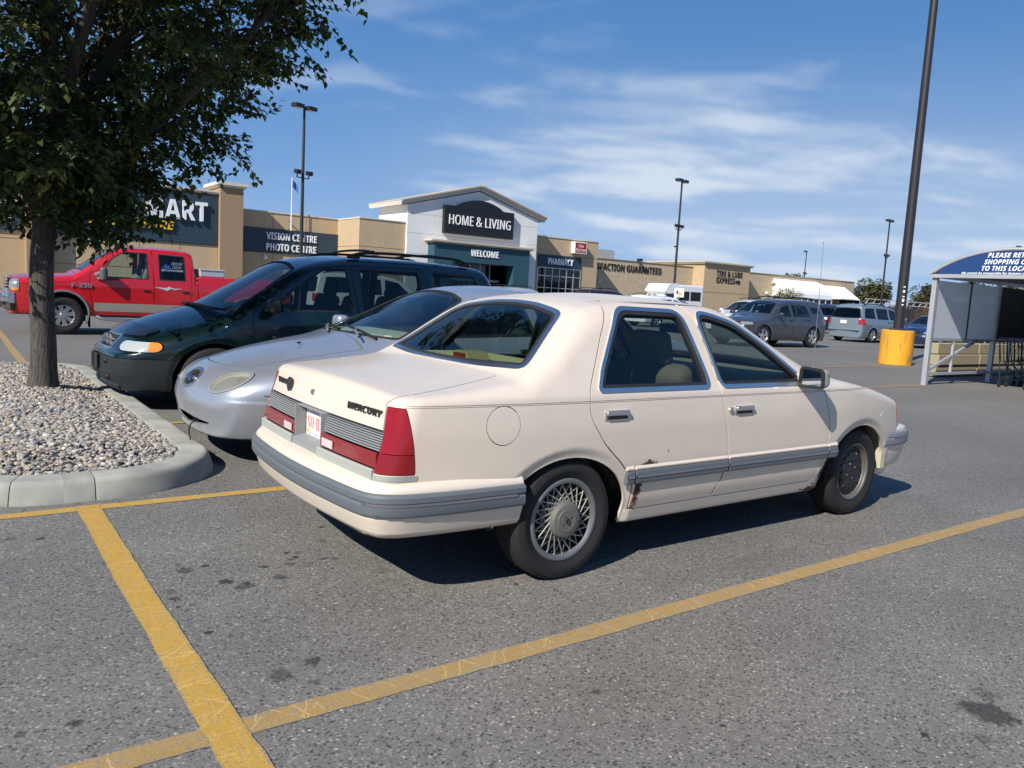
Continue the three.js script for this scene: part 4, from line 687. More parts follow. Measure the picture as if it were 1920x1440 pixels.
    mesh('cover_backing', lathe([[0.001, 0.030], [0.10, 0.030], [0.135, 0.022], [0.172, 0.03]], 40).rotateX(Math.PI / 2), M.dark, w);
    mesh('hub_flange', creased(lathe([[0.06, 0.045], [0.105, 0.045], [0.112, 0.04], [0.112, 0.03]], 40).rotateX(Math.PI / 2), 0.5), wsteel, w);
    mesh('hub_cap', creased(lathe([[0.001, 0.106], [0.036, 0.106], [0.038, 0.104], [0.040, 0.106], [0.055, 0.106], [0.058, 0.103], [0.064, 0.104], [0.078, 0.100], [0.088, 0.090], [0.091, 0.076], [0.088, 0.056], [0.092, 0.045]], 48).rotateX(Math.PI / 2), 0.5), wcap, w);
    mesh('cap_emblem', [creased(lathe([[0.009, 0.1065], [0.009, 0.110], [0.013, 0.110], [0.013, 0.1065]], 24).rotateX(Math.PI / 2), 0.5), ...[0, 1, 2, 3].map(k => box(0.008, 0.005, 0.002, 0.027 * Math.cos(k * 1.5708 + 0.6), 0.027 * Math.sin(k * 1.5708 + 0.6), 0.107))], M.dark, w);
    for (let k = 0; k < 22; k++) for (const q of [1, -1]) {
      const a = (k + (q > 0 ? 0 : 0.5)) / 22 * 6.2832, b = a + q * 0.52, r0 = 0.084, z0 = q > 0 ? 0.080 : 0.056, A = V3(r0 * Math.cos(a), r0 * Math.sin(a), z0), B = V3(0.176 * Math.cos(b), 0.176 * Math.sin(b), 0.066), d = B.clone().sub(A), m = mesh('spoke', spokeG, spokeMat, w);
      m.position.copy(A); m.scale.set(1, d.length(), 1); m.quaternion.setFromUnitVectors(V3(0, 1, 0), d.normalize());
    }
    // bare black steel wheel in front
    const f = new THREE.Group(); f.name = 'front_wheel'; f.position.set(2.520, 0.292, s * 0.672); f.rotation.y = s < 0 ? Math.PI + 0.03 : 0.03; car.add(f);
    mesh('tyre', tyre(0.296, 0.185, 0.187), M.rubber, f);
    mesh('rim', creased(lathe([[0.190, 0.082], [0.186, 0.083], [0.180, 0.078], [0.178, 0.070], [0.168, 0.064], [0.156, 0.02], [0.150, -0.07], [0.19, -0.07]], 56).rotateX(Math.PI / 2), 0.5), std([0.15, 0.147, 0.128], 0.55, 0.4), f);
    const holes = []; for (let k = 0; k < 16; k++) { const a = k / 16 * 6.2832; holes.push(roundPoly([[-0.006, -0.014], [0.006, -0.014], [0.008, 0.014], [-0.008, 0.014]], 0.006, 3).map(([x, y]) => [x * Math.cos(a) - (y + 0.124) * Math.sin(a), x * Math.sin(a) + (y + 0.124) * Math.cos(a)]).reverse()); }
    const circ = []; for (let k = 0; k < 64; k++) { const a = k / 64 * 6.2832, r = 0.158 + 0.004 * Math.cos(16 * a); circ.push([r * Math.cos(a), r * Math.sin(a)]); }
    const disc = extrude(circ, 0.006, 0.002, holes).translate(0, 0, 0.046); { const p = disc.attributes.position; for (let i = 0; i < p.count; i++) { const r = Math.hypot(p.getX(i), p.getY(i)); p.setZ(i, p.getZ(i) + 0.016 * sstep(0.15, 0.125, r) - 0.030 * sstep(0.105, 0.085, r)); } disc.computeVertexNormals(); }
    const blk = std([0.014, 0.015, 0.018], 0.38, 0.1);
    mesh('wheel_disc', disc, blk, f);
    mesh('disc_ridge', creased(lathe([[0.088, 0.040], [0.096, 0.062], [0.104, 0.066], [0.112, 0.064]], 48).rotateX(Math.PI / 2), 0.6), blk, f);
    mesh('hub', creased(lathe([[0.001, 0.068], [0.022, 0.068], [0.026, 0.062], [0.028, 0.03]], 24).rotateX(Math.PI / 2), 0.5), std([0.07, 0.05, 0.04], 0.7, 0.4), f);
    for (let k = 0; k < 4; k++) { const a = k * 1.5708 + 0.4; mesh('lug_nut', [new THREE.CylinderGeometry(0.010, 0.012, 0.024, 6).rotateX(Math.PI / 2), new THREE.SphereGeometry(0.009, 10, 8).translate(0, 0, 0.012)], M.steel, f, [0.052 * Math.cos(a), 0.052 * Math.sin(a), 0.052]); }
    // dark wheel housings
    for (const [cx, nm] of [[0, 'rear_wheel_housing'], [2.50, 'front_wheel_housing']]) {
      const c = new THREE.CylinderGeometry(0.40, 0.40, 0.30, 28, 1, true, -Math.PI / 2, Math.PI).rotateX(-Math.PI / 2).scale(1.0, 0.80, 1).translate(cx, 0.285, s * 0.55), d = new THREE.CircleGeometry(0.40, 28, 0, Math.PI).scale(1.0, 0.80, 1).translate(cx, 0.285, s * 0.41);
      mesh(nm, [c, d, box(0.80, 0.10, 0.01, cx, 0.24, s * 0.41)], M.under, car);
    }
  }
  // interior: shelf with brake lamp, seats, dash, wheel
  const tan = std([0.30, 0.265, 0.165], 0.9), tanDark = std([0.15, 0.13, 0.09], 0.9);
  mesh('parcel_shelf', extrude([[-0.225, -0.50], [-0.13, -0.60], [0.34, -0.60], [0.34, 0.60], [-0.13, 0.60], [-0.225, 0.50]], 0.012).rotateX(Math.PI / 2).translate(0, 0.976, 0), std([0.60, 0.56, 0.36], 0.9), car);
  { const hb = mesh('high_brake_lamp', [extrude([[-0.095, 0], [-0.055, 0.052], [0.055, 0.052], [0.095, 0]], 0.13, 0.004).rotateY(-Math.PI / 2).translate(0.02, 0.968, -0.02)], std([0.34, 0.30, 0.17], 0.8), car); mesh('lamp_lens', boxAt(-0.122, -0.116, 0.982, 1.014, -0.075, 0.035), phys([0.22, 0.03, 0.015], { roughness: 0.3 }), hb); }
  seat(car, 1.36, 0.36, tanDark, { y: 0.30, w: 0.52, back: 0.58 }); seat(car, 1.36, -0.36, tanDark, { y: 0.30, w: 0.52, back: 0.58 });
  mesh('rear_bench', [rbox(0.50, 0.20, 1.24, 0.07, 0.45, 0.42, 0, 3), rbox(0.16, 0.56, 1.26, 0.06, 0, 0.28, 0, 3).rotateZ(0.42).translate(0.28, 0.44, 0)], tanDark, car);
  mesh('dashboard', [rbox(0.42, 0.24, 1.26, 0.06, 1.93, 0.82, 0, 3)], tan, car);
  const swh = mesh('steering_wheel', [new THREE.TorusGeometry(0.19, 0.014, 8, 36), box(0.34, 0.05, 0.03), rod([0, 0, 0], [0, 0, 0.22], 0.025)], M.dark, car, [1.66, 0.84, -0.36]); swh.rotation.set(0, Math.PI / 2, 0); swh.rotateX(-0.4);
  mesh('inside_mirror', rbox(0.03, 0.055, 0.22, 0.015, 1.50, 1.175, 0, 2), M.dark, car);
  mesh('floor_pan', boxAt(0.1, 2.1, 0.222, 0.25, -0.66, 0.66), M.dark, car);
  mesh('engine_bulkhead', boxAt(2.02, 2.04, 0.25, 0.90, -0.62, 0.62), M.dark, car);
  mesh('orange_tag', boxAt(0.028, 0.031, 1.09, 1.115, 0.545, 0.575), std([0.7, 0.33, 0.05], 0.6), car);
}

// ------------------------------------------------------------------ the other vehicles
const tintGlass = glassMat([0.34, 0.40, 0.40]), darkGlass = glassMat([0.10, 0.12, 0.13]), clearGlass = glassMat([0.70, 0.78, 0.76]);
const lensRed = phys([0.40, 0.015, 0.02], { roughness: 0.18, clearcoat: 1 }), lensClear = phys([0.30, 0.31, 0.33], { roughness: 0.12, clearcoat: 1, metalness: 0.3 }), lensAmber = phys([0.72, 0.24, 0.03], { roughness: 0.2, clearcoat: 1 });
function vehicleBody(o, car, paint) {
  const y0 = curve1(o.y0), crown = curve1(o.crown), zc = curve1(o.zc), ar = o.arches.map(a => arch(...a));
  const Zs = (x, y) => {
    let z = zc(y); const [rx, ra, rp] = o.rt, [fx, fa, fp] = o.ft; if (x < rx) z -= ra * Math.pow((rx - x) / rx, rp); if (x > fx) z -= fa * Math.pow((x - fx) / (o.L - fx), fp);
    if (y < 1.0) { let d = 1; for (const f of ar) d = Math.min(d, f(x, y)); if (d < 0.08) z += (o.flare ?? -0.012) * sstep(0.06, 0.0, d); } if (o.side) z += o.side(x, y); return z;
  };
  const spec = { h: o.h, bb: [-0.12, o.L + 0.12, o.under - 0.06, o.top + 0.05, o.zmax || 1.1], ca: 0.93, kr: o.kr ?? 0.12, kf: o.kf ?? 0.16, Zs, T: (x, z) => y0(x) - crown(x) * z * z / 0.5, ct: slopeNorm(x => y0(x)), Xr: o.Xr, Xf: o.Xf, yb: () => o.under, kt: typeof o.kt === 'number' ? () => o.kt : o.kt };
  let sk = bodySkin(spec); for (const f of ar) sk = cut(sk, (x, y, z) => -Math.max(f(x, y), (o.well ?? 0.5) - Math.abs(z)));
  const S = s => (x, y, z) => -s * z, sideOnly = (x, y, z) => Zs(x, y) - (o.depth ?? 0.16) - Math.abs(z);
  const region = (r) => { // polygon seen from the side, above or the end
    const f = sdPoly(roundPoly(r.pts, r.r ?? 0.03));
    if (r.view === 'side') return (x, y, z) => Math.max(f(x, y), sideOnly(x, y, z)); if (r.view === 'plan') return (x, y, z) => Math.max(f(x, Math.abs(z)), (r.ymin ?? 0.8) - y);
    if (r.view === 'front') return (x, y, z) => Math.max(f(Math.abs(z), y), (r.x ?? o.L - 1) - x); return (x, y, z) => Math.max(f(Math.abs(z), y), x - (r.x ?? 0.8));
  };
  let body = sk; const remove = f => { body = cut(body, neg(f)); };
  const under = (x, y, z) => y - (o.under + 0.016); remove(under); panel(sk, 'underbody', [under], M.under, car, { thick: 0 });
  const g = o.gap ?? 0.0025, sides = [-1, 1];
  for (const d of o.doors || []) { const f = region({ ...d, view: 'side' }); remove(grow(f, g)); d.f = f; }
  const wins = (o.windows || []).map(w => ({ ...w, f: region(w) })); for (const w of wins) if (!w.door) remove(w.f);
  for (const p of o.panels || []) { p.f = p.fn || region(p); remove(grow(p.f, p.gap ?? g)); }
  mesh('body_shell', finish(body, 0, 0.016), paint, car);
  const doorMesh = {};
  for (const d of o.doors || []) for (const s of sides) {
    const fns = [S(s), sideOnly, grow(d.f, -g), neg(under)]; for (const w of wins) if (w.door === d.name) fns.push(neg(w.f)); for (const p of o.panels || []) if (p.cutsDoors) fns.push(neg(p.f));
    const m = panel(sk, d.name, fns, paint, car, { thick: 0.014 }); doorMesh[d.name + s] = m;
    if (d.handle) { const [hx, hy] = d.handle, hz = s * (Zs(hx, hy) + 0.008); mesh('handle', rbox(d.hw || 0.16, 0.035, 0.03, 0.012, hx, hy, hz, 3), o.handleMat || M.black, m); }
  }
  for (const w of wins) {
    const list = w.view === 'side' ? sides : [0]; for (const s of list) {
      const fn = s ? [S(s)] : [], parent = (w.door && doorMesh[w.door + s]) || car, seal = w.seal ?? 0.022;
      if (seal) panel(sk, w.name + '_seal', [...fn, grow(w.f, 0.001), neg(grow(w.f, -seal))], w.sealMat || M.seal, parent, { off: 0.002, thick: 0.012 });
      panel(sk, w.name, [...fn, grow(w.f, -seal + 0.004)], w.mat || tintGlass, parent, { off: -0.006, thick: 0 });
    }
  }
  for (const p of o.panels || []) for (const s of p.each === false ? [0] : sides) { const m = panel(sk, p.name, [...(s ? [S(s)] : []), grow(p.f, -(p.gap ?? g)), neg(under)], p.mat || paint, car, { off: p.off || 0, thick: p.thick ?? 0.016 }); if (p.then) p.then(m, s, sk, panel); }
  for (const s of sides) for (const a of o.arches) { const [cx, cy, A, B] = a, R = A + 0.02, zz = zc(cy + 0.1) - 0.06; mesh('wheel_housing', [new THREE.CylinderGeometry(R, R, 0.42, 24, 1, true, -Math.PI / 2, Math.PI).rotateX(-Math.PI / 2).scale(1, (B + 0.02) / R, 1).translate(cx, cy, s * (zz - 0.21)), new THREE.CircleGeometry(R, 24, 0, Math.PI).scale(1, (B + 0.02) / R, 1).translate(cx, cy, s * (zz - 0.42)), box(R * 2, 0.16, 0.01, cx, cy - 0.08, s * (zz - 0.42))], M.under, car); }
  return { sk, Zs, region, S, sideOnly };
}
function place(o, frontX, sideZ, L, facing) { if (facing < 0) { o.rotation.y = Math.PI; o.position.set(frontX + L, 0, sideZ); } else o.position.set(frontX - L, 0, sideZ); }
function doorMirror(car, x, y, z, s, mat, { w = 0.19, h = 0.13, d = 0.12, face = M.chrome } = {}) {
  const m = new THREE.Group(); m.name = 'door_mirror'; m.position.set(x, y, s * z); car.add(m);
  mesh('mirror_housing', [rbox(d, h, w, 0.045, 0, 0, s * w * 0.55, 4), bar([0.02, -h * 0.3, -s * 0.06], [0, -h * 0.2, s * w * 0.3], 0.05)], mat, m); mesh('mirror_glass', new THREE.PlaneGeometry(w * 0.82, h * 0.75).rotateY(-Math.PI / 2).translate(-d / 2 - 0.003, 0, s * w * 0.55), face, m);
}

// ---- silver saloon, nose to the island
{
  const car = thing('silver_sedan', 'silver sedan with oval headlamps and a dangling block heater plug', 'car'); place(car, -0.90, -2.70, 5.02, -1);
  const paint = phys([0.40, 0.42, 0.46], { metalness: 0.55, roughness: 0.36, clearcoat: 0.9, clearcoatRoughness: 0.10 });
  const lampE = (x, y, z) => { const a = Math.abs(z) - 0.545, b = y - 0.600 - 0.12 * a, q = Math.hypot(a / 0.140, b / 0.074); return Math.max((q - 1) * 0.074, 4.1 - x); };
  const gr = (x, y, z) => Math.max((Math.hypot(z / 0.165, (y - 0.580) / 0.068) - 1) * 0.068, 4.4 - x);
  const slot = (x, y, z) => Math.max(Math.abs(z) - 0.46, Math.abs(y - 0.285 - 0.02 * Math.abs(z)) - 0.028 * (1.1 - Math.abs(z) / 0.48), 4.5 - x);
  const hood = (x, y, z) => Math.max(Math.abs(z) - lerp(0.70, 0.46, clamp((x - 3.75) / 1.0) ** 1.5), 3.80 - x + 0.14 * z * z, x - 4.80 + 0.5 * z * z, 0.6 - y, -lampE(x, y, z) + 0.01, -gr(x, y, z) + 0.01);
  const { sk } = vehicleBody({
    L: 5.02, h: 0.020, under: 0.19, top: 1.44, zmax: 1.02, gap: 0.004,
    y0: [[-0.2, 0.75], [0.1, 0.93], [0.35, 1.0], [0.9, 1.05], [1.05, 1.075], [1.75, 1.345], [2.0, 1.385], [2.35, 1.402], [2.62, 1.385], [2.85, 1.335], [3.3, 1.14], [3.78, 0.955], [3.9, 0.925], [4.2, 0.868], [4.55, 0.785], [4.8, 0.70], [4.95, 0.60], [5.1, 0.45]],
    crown: [[0, 0.05], [1, 0.05], [2, 0.07], [3, 0.09], [3.8, 0.075], [4.4, 0.09], [5, 0.10]], zc: [[0.12, 0.78], [0.25, 0.85], [0.4, 0.90], [0.55, 0.925], [0.72, 0.918], [0.86, 0.885], [0.93, 0.855], [1.0, 0.81], [1.2, 0.69], [1.38, 0.57]],
    rt: [1.1, 0.22, 2.2], ft: [3.9, 0.30, 2.3], Xr: (y, z) => 0.06 * Math.abs(y - 0.55) + 0.22 * z * z, Xf: (y, z) => 5.02 - 1.6 * Math.max(0, y - 0.53) ** 1.6 - 0.20 * Math.max(0, 0.42 - y) - 0.30 * Math.pow(Math.abs(z), 2.4), kf: 0.12, kt: 0.13, side: (x, y) => 0.010 * sstep(0.50, 0.47, y) * sstep(3.9, 4.4, x),
    arches: [[1.22, 0.30, 0.39, 0.36], [3.97, 0.30, 0.39, 0.36]],
    doors: [{ name: 'front_door', pts: [[2.30, 1.30], [2.22, 0.95], [2.25, 0.24], [3.42, 0.24], [3.52, 0.6], [3.48, 0.90], [2.80, 1.28]], handle: [2.42, 0.86] }, { name: 'rear_door', pts: [[2.28, 1.30], [2.20, 0.95], [2.23, 0.24], [1.62, 0.26], [1.52, 0.55], [1.28, 0.80], [1.40, 1.02], [1.75, 1.28]], handle: [1.5, 0.86] }],
    windows: [{ name: 'side_window', door: 'front_door', view: 'side', pts: [[2.34, 1.285], [2.28, 0.985], [3.38, 0.955], [2.85, 1.24], [2.6, 1.29]] }, { name: 'side_window', door: 'rear_door', view: 'side', pts: [[2.24, 1.285], [2.18, 0.985], [1.52, 1.02], [1.80, 1.25], [2.0, 1.29]] },
      { name: 'windscreen', view: 'plan', pts: [[2.83, -0.1, 0], [2.84, 0.3, 0], [2.89, 0.56, 0.06], [3.60, 0.755, 0.06], [3.76, 0.4, 0.2], [3.80, -0.1, 0]], mat: clearGlass, seal: 0.03 }, { name: 'rear_window', view: 'plan', pts: [[1.74, -0.1, 0], [1.72, 0.54, 0.06], [1.15, 0.64, 0.06], [1.06, 0.3, 0.1], [1.05, -0.1, 0]], seal: 0.03 }],
    panels: [{ name: 'hood', fn: hood, each: false }, { name: 'trunk_lid', each: false, fn: (x, y, z) => Math.max(Math.abs(z) - 0.62, x - 1.0, 0.72 - y) },
      { name: 'headlamp', fn: lampE, gap: 0.003, mat: phys([0.95, 0.94, 0.88], { transmission: 0.95, thickness: 0, roughness: 0.06, ior: 1.5 }), off: 0.004, thick: 0.01, then: (m, s, sk2) => { panel(sk2, 'reflector', [(x, y, z) => -s * z, grow(lampE, 0.002)], std([0.80, 0.79, 0.72], 0.22, 0.85), m, { off: -0.014, thick: 0 }); panel(sk2, 'lamp_bowl', [(x, y, z) => -s * z, (x, y, z) => { const a = Math.abs(z) - 0.545, b = y - 0.598; return Math.max((Math.hypot(a / 0.078, b / 0.050) - 1) * 0.05, 4.1 - x); }], std([0.50, 0.51, 0.52], 0.30, 0.7), m, { off: -0.009, thick: 0.004 }); panel(sk2, 'lamp_rim', [(x, y, z) => -s * z, grow(lampE, 0.001), neg(grow(lampE, -0.006))], std([0.5, 0.5, 0.48], 0.35, 0.6), m, { off: 0.006, thick: 0.03 }); } },
      { name: 'grille', fn: gr, each: false, mat: M.black, off: -0.03, thick: 0 }, { name: 'air_slot', fn: slot, each: false, mat: M.black, off: -0.05, thick: 0 },
      { name: 'tail_lamp', fn: (x, y, z) => Math.max((Math.hypot((Math.abs(z) - 0.62) / 0.19, (y - 0.78) / 0.08) - 1) * 0.08, x - 0.5), mat: lensRed }],
  }, car, paint);
  panel(sk, 'grille_rim', [grow(gr, 0.004), neg(grow(gr, -0.014))], M.chrome, car, { off: 0.006, thick: 0.03 });
  mesh('grille_bar', [rbox(0.02, 0.03, 0.30, 0.008, 0, 0, 0)], M.chrome, car, [4.955, 0.58, 0]); mesh('grille_emblem', new THREE.CylinderGeometry(0.03, 0.03, 0.012, 24).rotateZ(Math.PI / 2).scale(1, 1, 2.1), std([0.02, 0.05, 0.16], 0.3), car, [4.965, 0.58, 0]);
  // line between bumper cover and fender
  panel(sk, 'bumper_joint', [(x, y, z) => -Math.abs(z) + 0.5, (x, y) => y - 0.533, (x, y) => 0.527 - y, (x) => 4.30 - x, (x) => x - 4.66], M.dark, car, { off: 0.0008, thick: 0 });
  mesh('block_heater_cord', tube([[4.93, 0.285, -0.20], [5.0, 0.26, -0.20], [5.015, 0.20, -0.185], [5.01, 0.13, -0.205], [5.02, 0.08, -0.20]], 0.006, 6), M.black, car); mesh('cord_plug', [cyl(0.014, 0.018, 0.05, 12, 5.02, 0.06, -0.20), rbox(0.05, 0.035, 0.04, 0.01, 5.015, 0.10, -0.20)], M.black, car);
  for (const s of [1, -1]) { for (const [x, t] of [[1.22, 0.3], [3.97, 0.1]]) wheel(car, x, 0.312, s * 0.80, s, { R: 0.315, w: 0.20, rim: 0.205, style: 'alloy7', turn: t, mat: std([0.5, 0.5, 0.5], 0.35, 0.8) }); doorMirror(car, 3.33, 0.985, 0.87, s, paint); }
  const grey = std([0.26, 0.27, 0.22], 0.9); mesh('dashboard', rbox(0.55, 0.20, 1.36, 0.08, 3.40, 0.86, 0, 3), std([0.34, 0.36, 0.24], 0.9), car); mesh('floor_pan', boxAt(1.0, 3.8, 0.21, 0.24, -0.75, 0.75), M.dark, car); mesh('bulkhead', boxAt(3.7, 3.73, 0.24, 0.86, -0.7, 0.7), M.dark, car);
  for (const s of [1, -1]) seat(car, 2.65, s * 0.38, grey, { y: 0.30 }); mesh('rear_bench', [rbox(0.5, 0.2, 1.3, 0.07, 1.85, 0.42, 0), rbox(0.16, 0.56, 1.3, 0.06, 0, 0.28, 0).rotateZ(0.4).translate(1.66, 0.44, 0)], grey, car);
  for (const [z0, z1] of [[-0.62, 0.02], [-0.02, 0.58]]) { const pts = []; for (let i = 0; i <= 8; i++) { const z = lerp(z0, z1, i / 8); pts.push([3.80 - 0.13 * z * z - 0.03 - 0.07 * (i / 8), 0.972 - 0.10 * z * z + 0.035 * (i / 8) * 0.9, z]); } const w = mesh('wiper', tube(pts, 0.011, 6), M.black, car); mesh('wiper_arm', tube([[3.86, 0.945, z0 + 0.02], [3.82, 0.975, lerp(z0, z1, 0.25)], [3.745, 0.995, lerp(z0, z1, 0.5)]], 0.009, 6), std([0.16, 0.16, 0.17], 0.4), w); }
  for (const s of [1, -1]) mesh('washer_nozzle', rbox(0.03, 0.014, 0.024, 0.005, 4.22, 0.872, s * 0.28), M.black, car);
}

// ---- dark green minivan in the tree's shade
{
  const L = 4.62, car = thing('dark_green_minivan', 'dark green minivan with roof rails and grey bumper, shaded by the tree', 'minivan'); place(car, -1.08, -5.45, L, -1);
  const paint = phys([0.002, 0.013, 0.013], { metalness: 0.2, roughness: 0.3, clearcoat: 1, clearcoatRoughness: 0.05 }), plastic = std([0.020, 0.024, 0.026], 0.5);
  const lampR = (x, y, z) => { const q = Math.abs(z) + (4.45 - x) * 0.9; return Math.max((Math.hypot(Math.max(0, 0.56 - q, q - 1.02) / 0.10, (y - 0.638) / 0.050) - 1) * 0.05, 3.9 - x, 0.4 - Math.abs(z)); };
  const amber = (x, y, z) => Math.max(lampR(x, y, z), 0.95 - Math.abs(z) - (4.45 - x) * 0.9);
  const gr = (x, y, z) => Math.max(Math.abs(z) - 0.33, Math.abs(y - 0.655) - 0.066, 4.2 - x);
  const bump = (x, y, z) => Math.max(y - 0.520, 3.99 - x), rb = (x, y, z) => Math.max(y - 0.60, x - 0.42);
  const { sk, Zs } = vehicleBody({
    L, h: 0.022, under: 0.19, top: 1.76, zmax: 1.06, gap: 0.0028, depth: 0.2,
    y0: [[-0.1, 1.50], [0.25, 1.635], [0.6, 1.67], [1.4, 1.69], [2.1, 1.675], [2.5, 1.635], [2.72, 1.58], [3.2, 1.32], [3.68, 1.055], [3.8, 1.010], [4.1, 0.915], [4.35, 0.815], [4.50, 0.735], [4.7, 0.58]],
    crown: [[0, 0.05], [2, 0.05], [2.8, 0.09], [3.7, 0.11], [4.2, 0.12], [4.6, 0.12]], zc: [[0.12, 0.84], [0.25, 0.90], [0.42, 0.945], [0.62, 0.965], [0.85, 0.955], [1.0, 0.925], [1.06, 0.905], [1.3, 0.82], [1.55, 0.72], [1.7, 0.64]],
    rt: [0.9, 0.10, 2.4], ft: [3.5, 0.27, 2.4], Xr: (y, z) => 0.02 + 0.42 * Math.max(0, y - 1.0) + 0.10 * z * z, Xf: (y, z) => L - 1.2 * Math.max(0, y - 0.58) ** 1.4 - 0.22 * Math.pow(Math.abs(z), 2.6) - 0.05 * sstep(0.56, 0.59, y) - 0.35 * Math.max(0, 0.36 - y), kf: 0.10, kt: (x) => x > 3.6 ? 0.12 : 0.11, kr: 0.10,
    arches: [[0.98, 0.32, 0.39, 0.36], [3.70, 0.32, 0.39, 0.37]],
    doors: [{ name: 'front_door', pts: [[2.20, 1.555, 0.02], [2.16, 1.0], [2.18, 0.30], [3.14, 0.30], [3.30, 0.52], [3.34, 0.98], [3.20, 1.10], [2.62, 1.50]], handle: [2.30, 0.93] }, { name: 'sliding_door', pts: [[2.185, 1.555, 0.02], [2.145, 1.0], [2.165, 0.30], [1.36, 0.30], [1.28, 0.6], [1.20, 1.0], [1.26, 1.57, 0.02]], handle: [2.02, 0.93] }],
    windows: [{ name: 'side_window', door: 'front_door', view: 'side', pts: [[2.245, 1.515], [2.215, 1.04], [3.18, 1.03], [3.04, 1.16], [2.62, 1.44], [2.5, 1.515]], seal: 0.018 }, { name: 'side_window', door: 'sliding_door', view: 'side', pts: [[2.10, 1.525], [2.085, 1.04], [1.30, 1.055], [1.34, 1.535]], mat: tintGlass, seal: 0.018 }, { name: 'quarter_window', view: 'side', pts: [[1.16, 1.535], [1.12, 1.065], [0.36, 1.085], [0.55, 1.53]], mat: tintGlass, seal: 0.018 },
      { name: 'windscreen', view: 'plan', pts: [[2.735, -0.1, 0], [2.745, 0.3, 0], [2.79, 0.63, 0.06], [3.50, 0.83, 0.06], [3.68, 0.45, 0.2], [3.72, -0.1, 0]], mat: clearGlass, seal: 0.035 }, { name: 'rear_window', view: 'rear', pts: [[-0.1, 1.56, 0], [0.60, 1.54], [0.76, 1.10], [-0.1, 1.08, 0]], mat: tintGlass, seal: 0.03 }],
    panels: [{ name: 'hood', each: false, fn: (x, y, z) => Math.max(Math.abs(z) - lerp(0.80, 0.66, clamp((x - 3.7) / 0.8)), 3.75 - x - 0.0 * z, x - 4.49 + 0.25 * z * z, 0.715 - y, -lampR(x, y, z) + 0.01) },
      { name: 'headlamp', fn: lampR, gap: 0.004, mat: phys([0.46, 0.49, 0.50], { roughness: 0.12, clearcoat: 1, metalness: 0.1 }), off: 0.002, thick: 0.02, then: (m, s, sk2) => panel(sk2, 'turn_signal', [(x, y, z) => -s * z, grow(amber, -0.005)], lensAmber, m, { off: 0.006, thick: 0.01 }) },
      { name: 'grille', fn: gr, each: false, mat: M.black, off: -0.02, thick: 0 }, { name: 'front_bumper', fn: bump, each: false, mat: plastic, off: 0.004 }, { name: 'rear_bumper', fn: rb, each: false, mat: plastic, off: 0.004 },
      { name: 'tail_lamp', fn: (x, y, z) => Math.max(0.80 - Math.abs(z), Math.abs(y - 0.98) - 0.20, x - 0.34), mat: lensRed }],
  }, car, paint);
  panel(sk, 'grille_surround', [grow(gr, 0.012), neg(grow(gr, -0.010))], M.chrome, car, { off: 0.008, thick: 0.03 });
  for (const z of [-0.15, 0, 0.15]) mesh('grille_bar', rbox(0.025, 0.12, 0.018, 0.006, 4.525 - 0.25 * z * z, 0.655, z), M.chrome, car); for (const y of [0.628, 0.678]) mesh('grille_bar', rbox(0.02, 0.014, 0.60, 0.005, 4.515, y, 0), M.chrome, car);
  // bug shield on the hood's edge
  panel(sk, 'bug_deflector', [(x, y, z) => 4.30 - 0.30 * z * z - x, (x, y, z) => x - 4.49 + 0.20 * z * z, (x, y, z) => Math.abs(z) - 0.68, (x, y) => 0.725 - y], phys([0.010, 0.008, 0.010], { roughness: 0.22, clearcoat: 0.6 }), car, { off: 0.018, thick: 0.012 });
  // intake and plate holder
  mesh('air_slot', rbox(0.05, 0.045, 0.86, 0.02, 4.585, 0.315, 0), M.black, car); mesh('air_slot', rbox(0.05, 0.05, 0.10, 0.02, 4.60, 0.47, -0.36), M.black, car); mesh('air_slot', rbox(0.05, 0.05, 0.10, 0.02, 4.60, 0.47, 0.36), M.black, car);
  mesh('plate_holder', rbox(0.02, 0.16, 0.32, 0.008, 4.645, 0.44, 0.02), plastic, car);
  const lip = []; for (let i = 0; i <= 14; i++) { const z = lerp(-0.62, 0.62, i / 14); lip.push([4.575 - 0.24 * Math.pow(Math.abs(z), 2.6), z]); } mesh('bumper_lip', sweep(lip, [[-0.05, 0.28], [0.012, 0.268], [0.03, 0.245], [0.02, 0.215], [-0.05, 0.205]], -1), plastic, car);
  // roof rails
  for (const s of [-1, 1]) { const r = mesh('roof_rail', tube([[0.55, 1.66, s * 0.60], [0.70, 1.715, s * 0.60], [1.2, 1.728, s * 0.61], [1.75, 1.725, s * 0.61], [2.05, 1.70, s * 0.61], [2.18, 1.655, s * 0.61]], 0.016, 8, 40), M.black, car); mesh('rail_foot', rbox(0.14, 0.04, 0.05, 0.015, 0.62, 1.662, s * 0.60), M.black, r); mesh('rail_foot', rbox(0.14, 0.04, 0.05, 0.015, 2.10, 1.66, s * 0.61), M.black, r); }
  for (const x of [0.95, 1.85]) mesh('roof_crossbar', tube([[x, 1.735, -0.60], [x, 1.755, -0.3], [x, 1.755, 0.3], [x, 1.735, 0.60]], 0.014, 8, 20), M.black, car);
  for (const s of [1, -1]) { for (const x of [0.98, 3.70]) wheel(car, x, 0.325, s * 0.84, s, { R: 0.328, w: 0.205, rim: 0.195, style: 'alloy5', turn: 0.2, mat: std([0.35, 0.35, 0.36], 0.4, 0.8) }); doorMirror(car, 3.16, 1.085, 0.94, s, M.black, { w: 0.20, h: 0.15 }); }
  const gs = std([0.05, 0.05, 0.055], 0.9); mesh('floor_pan', boxAt(0.3, 3.6, 0.21, 0.34, -0.8, 0.8), M.dark, car); mesh('bulkhead', boxAt(3.58, 3.61, 0.34, 0.95, -0.75, 0.75), M.dark, car); mesh('dashboard', rbox(0.55, 0.22, 1.5, 0.08, 3.28, 0.95, 0, 3), gs, car);
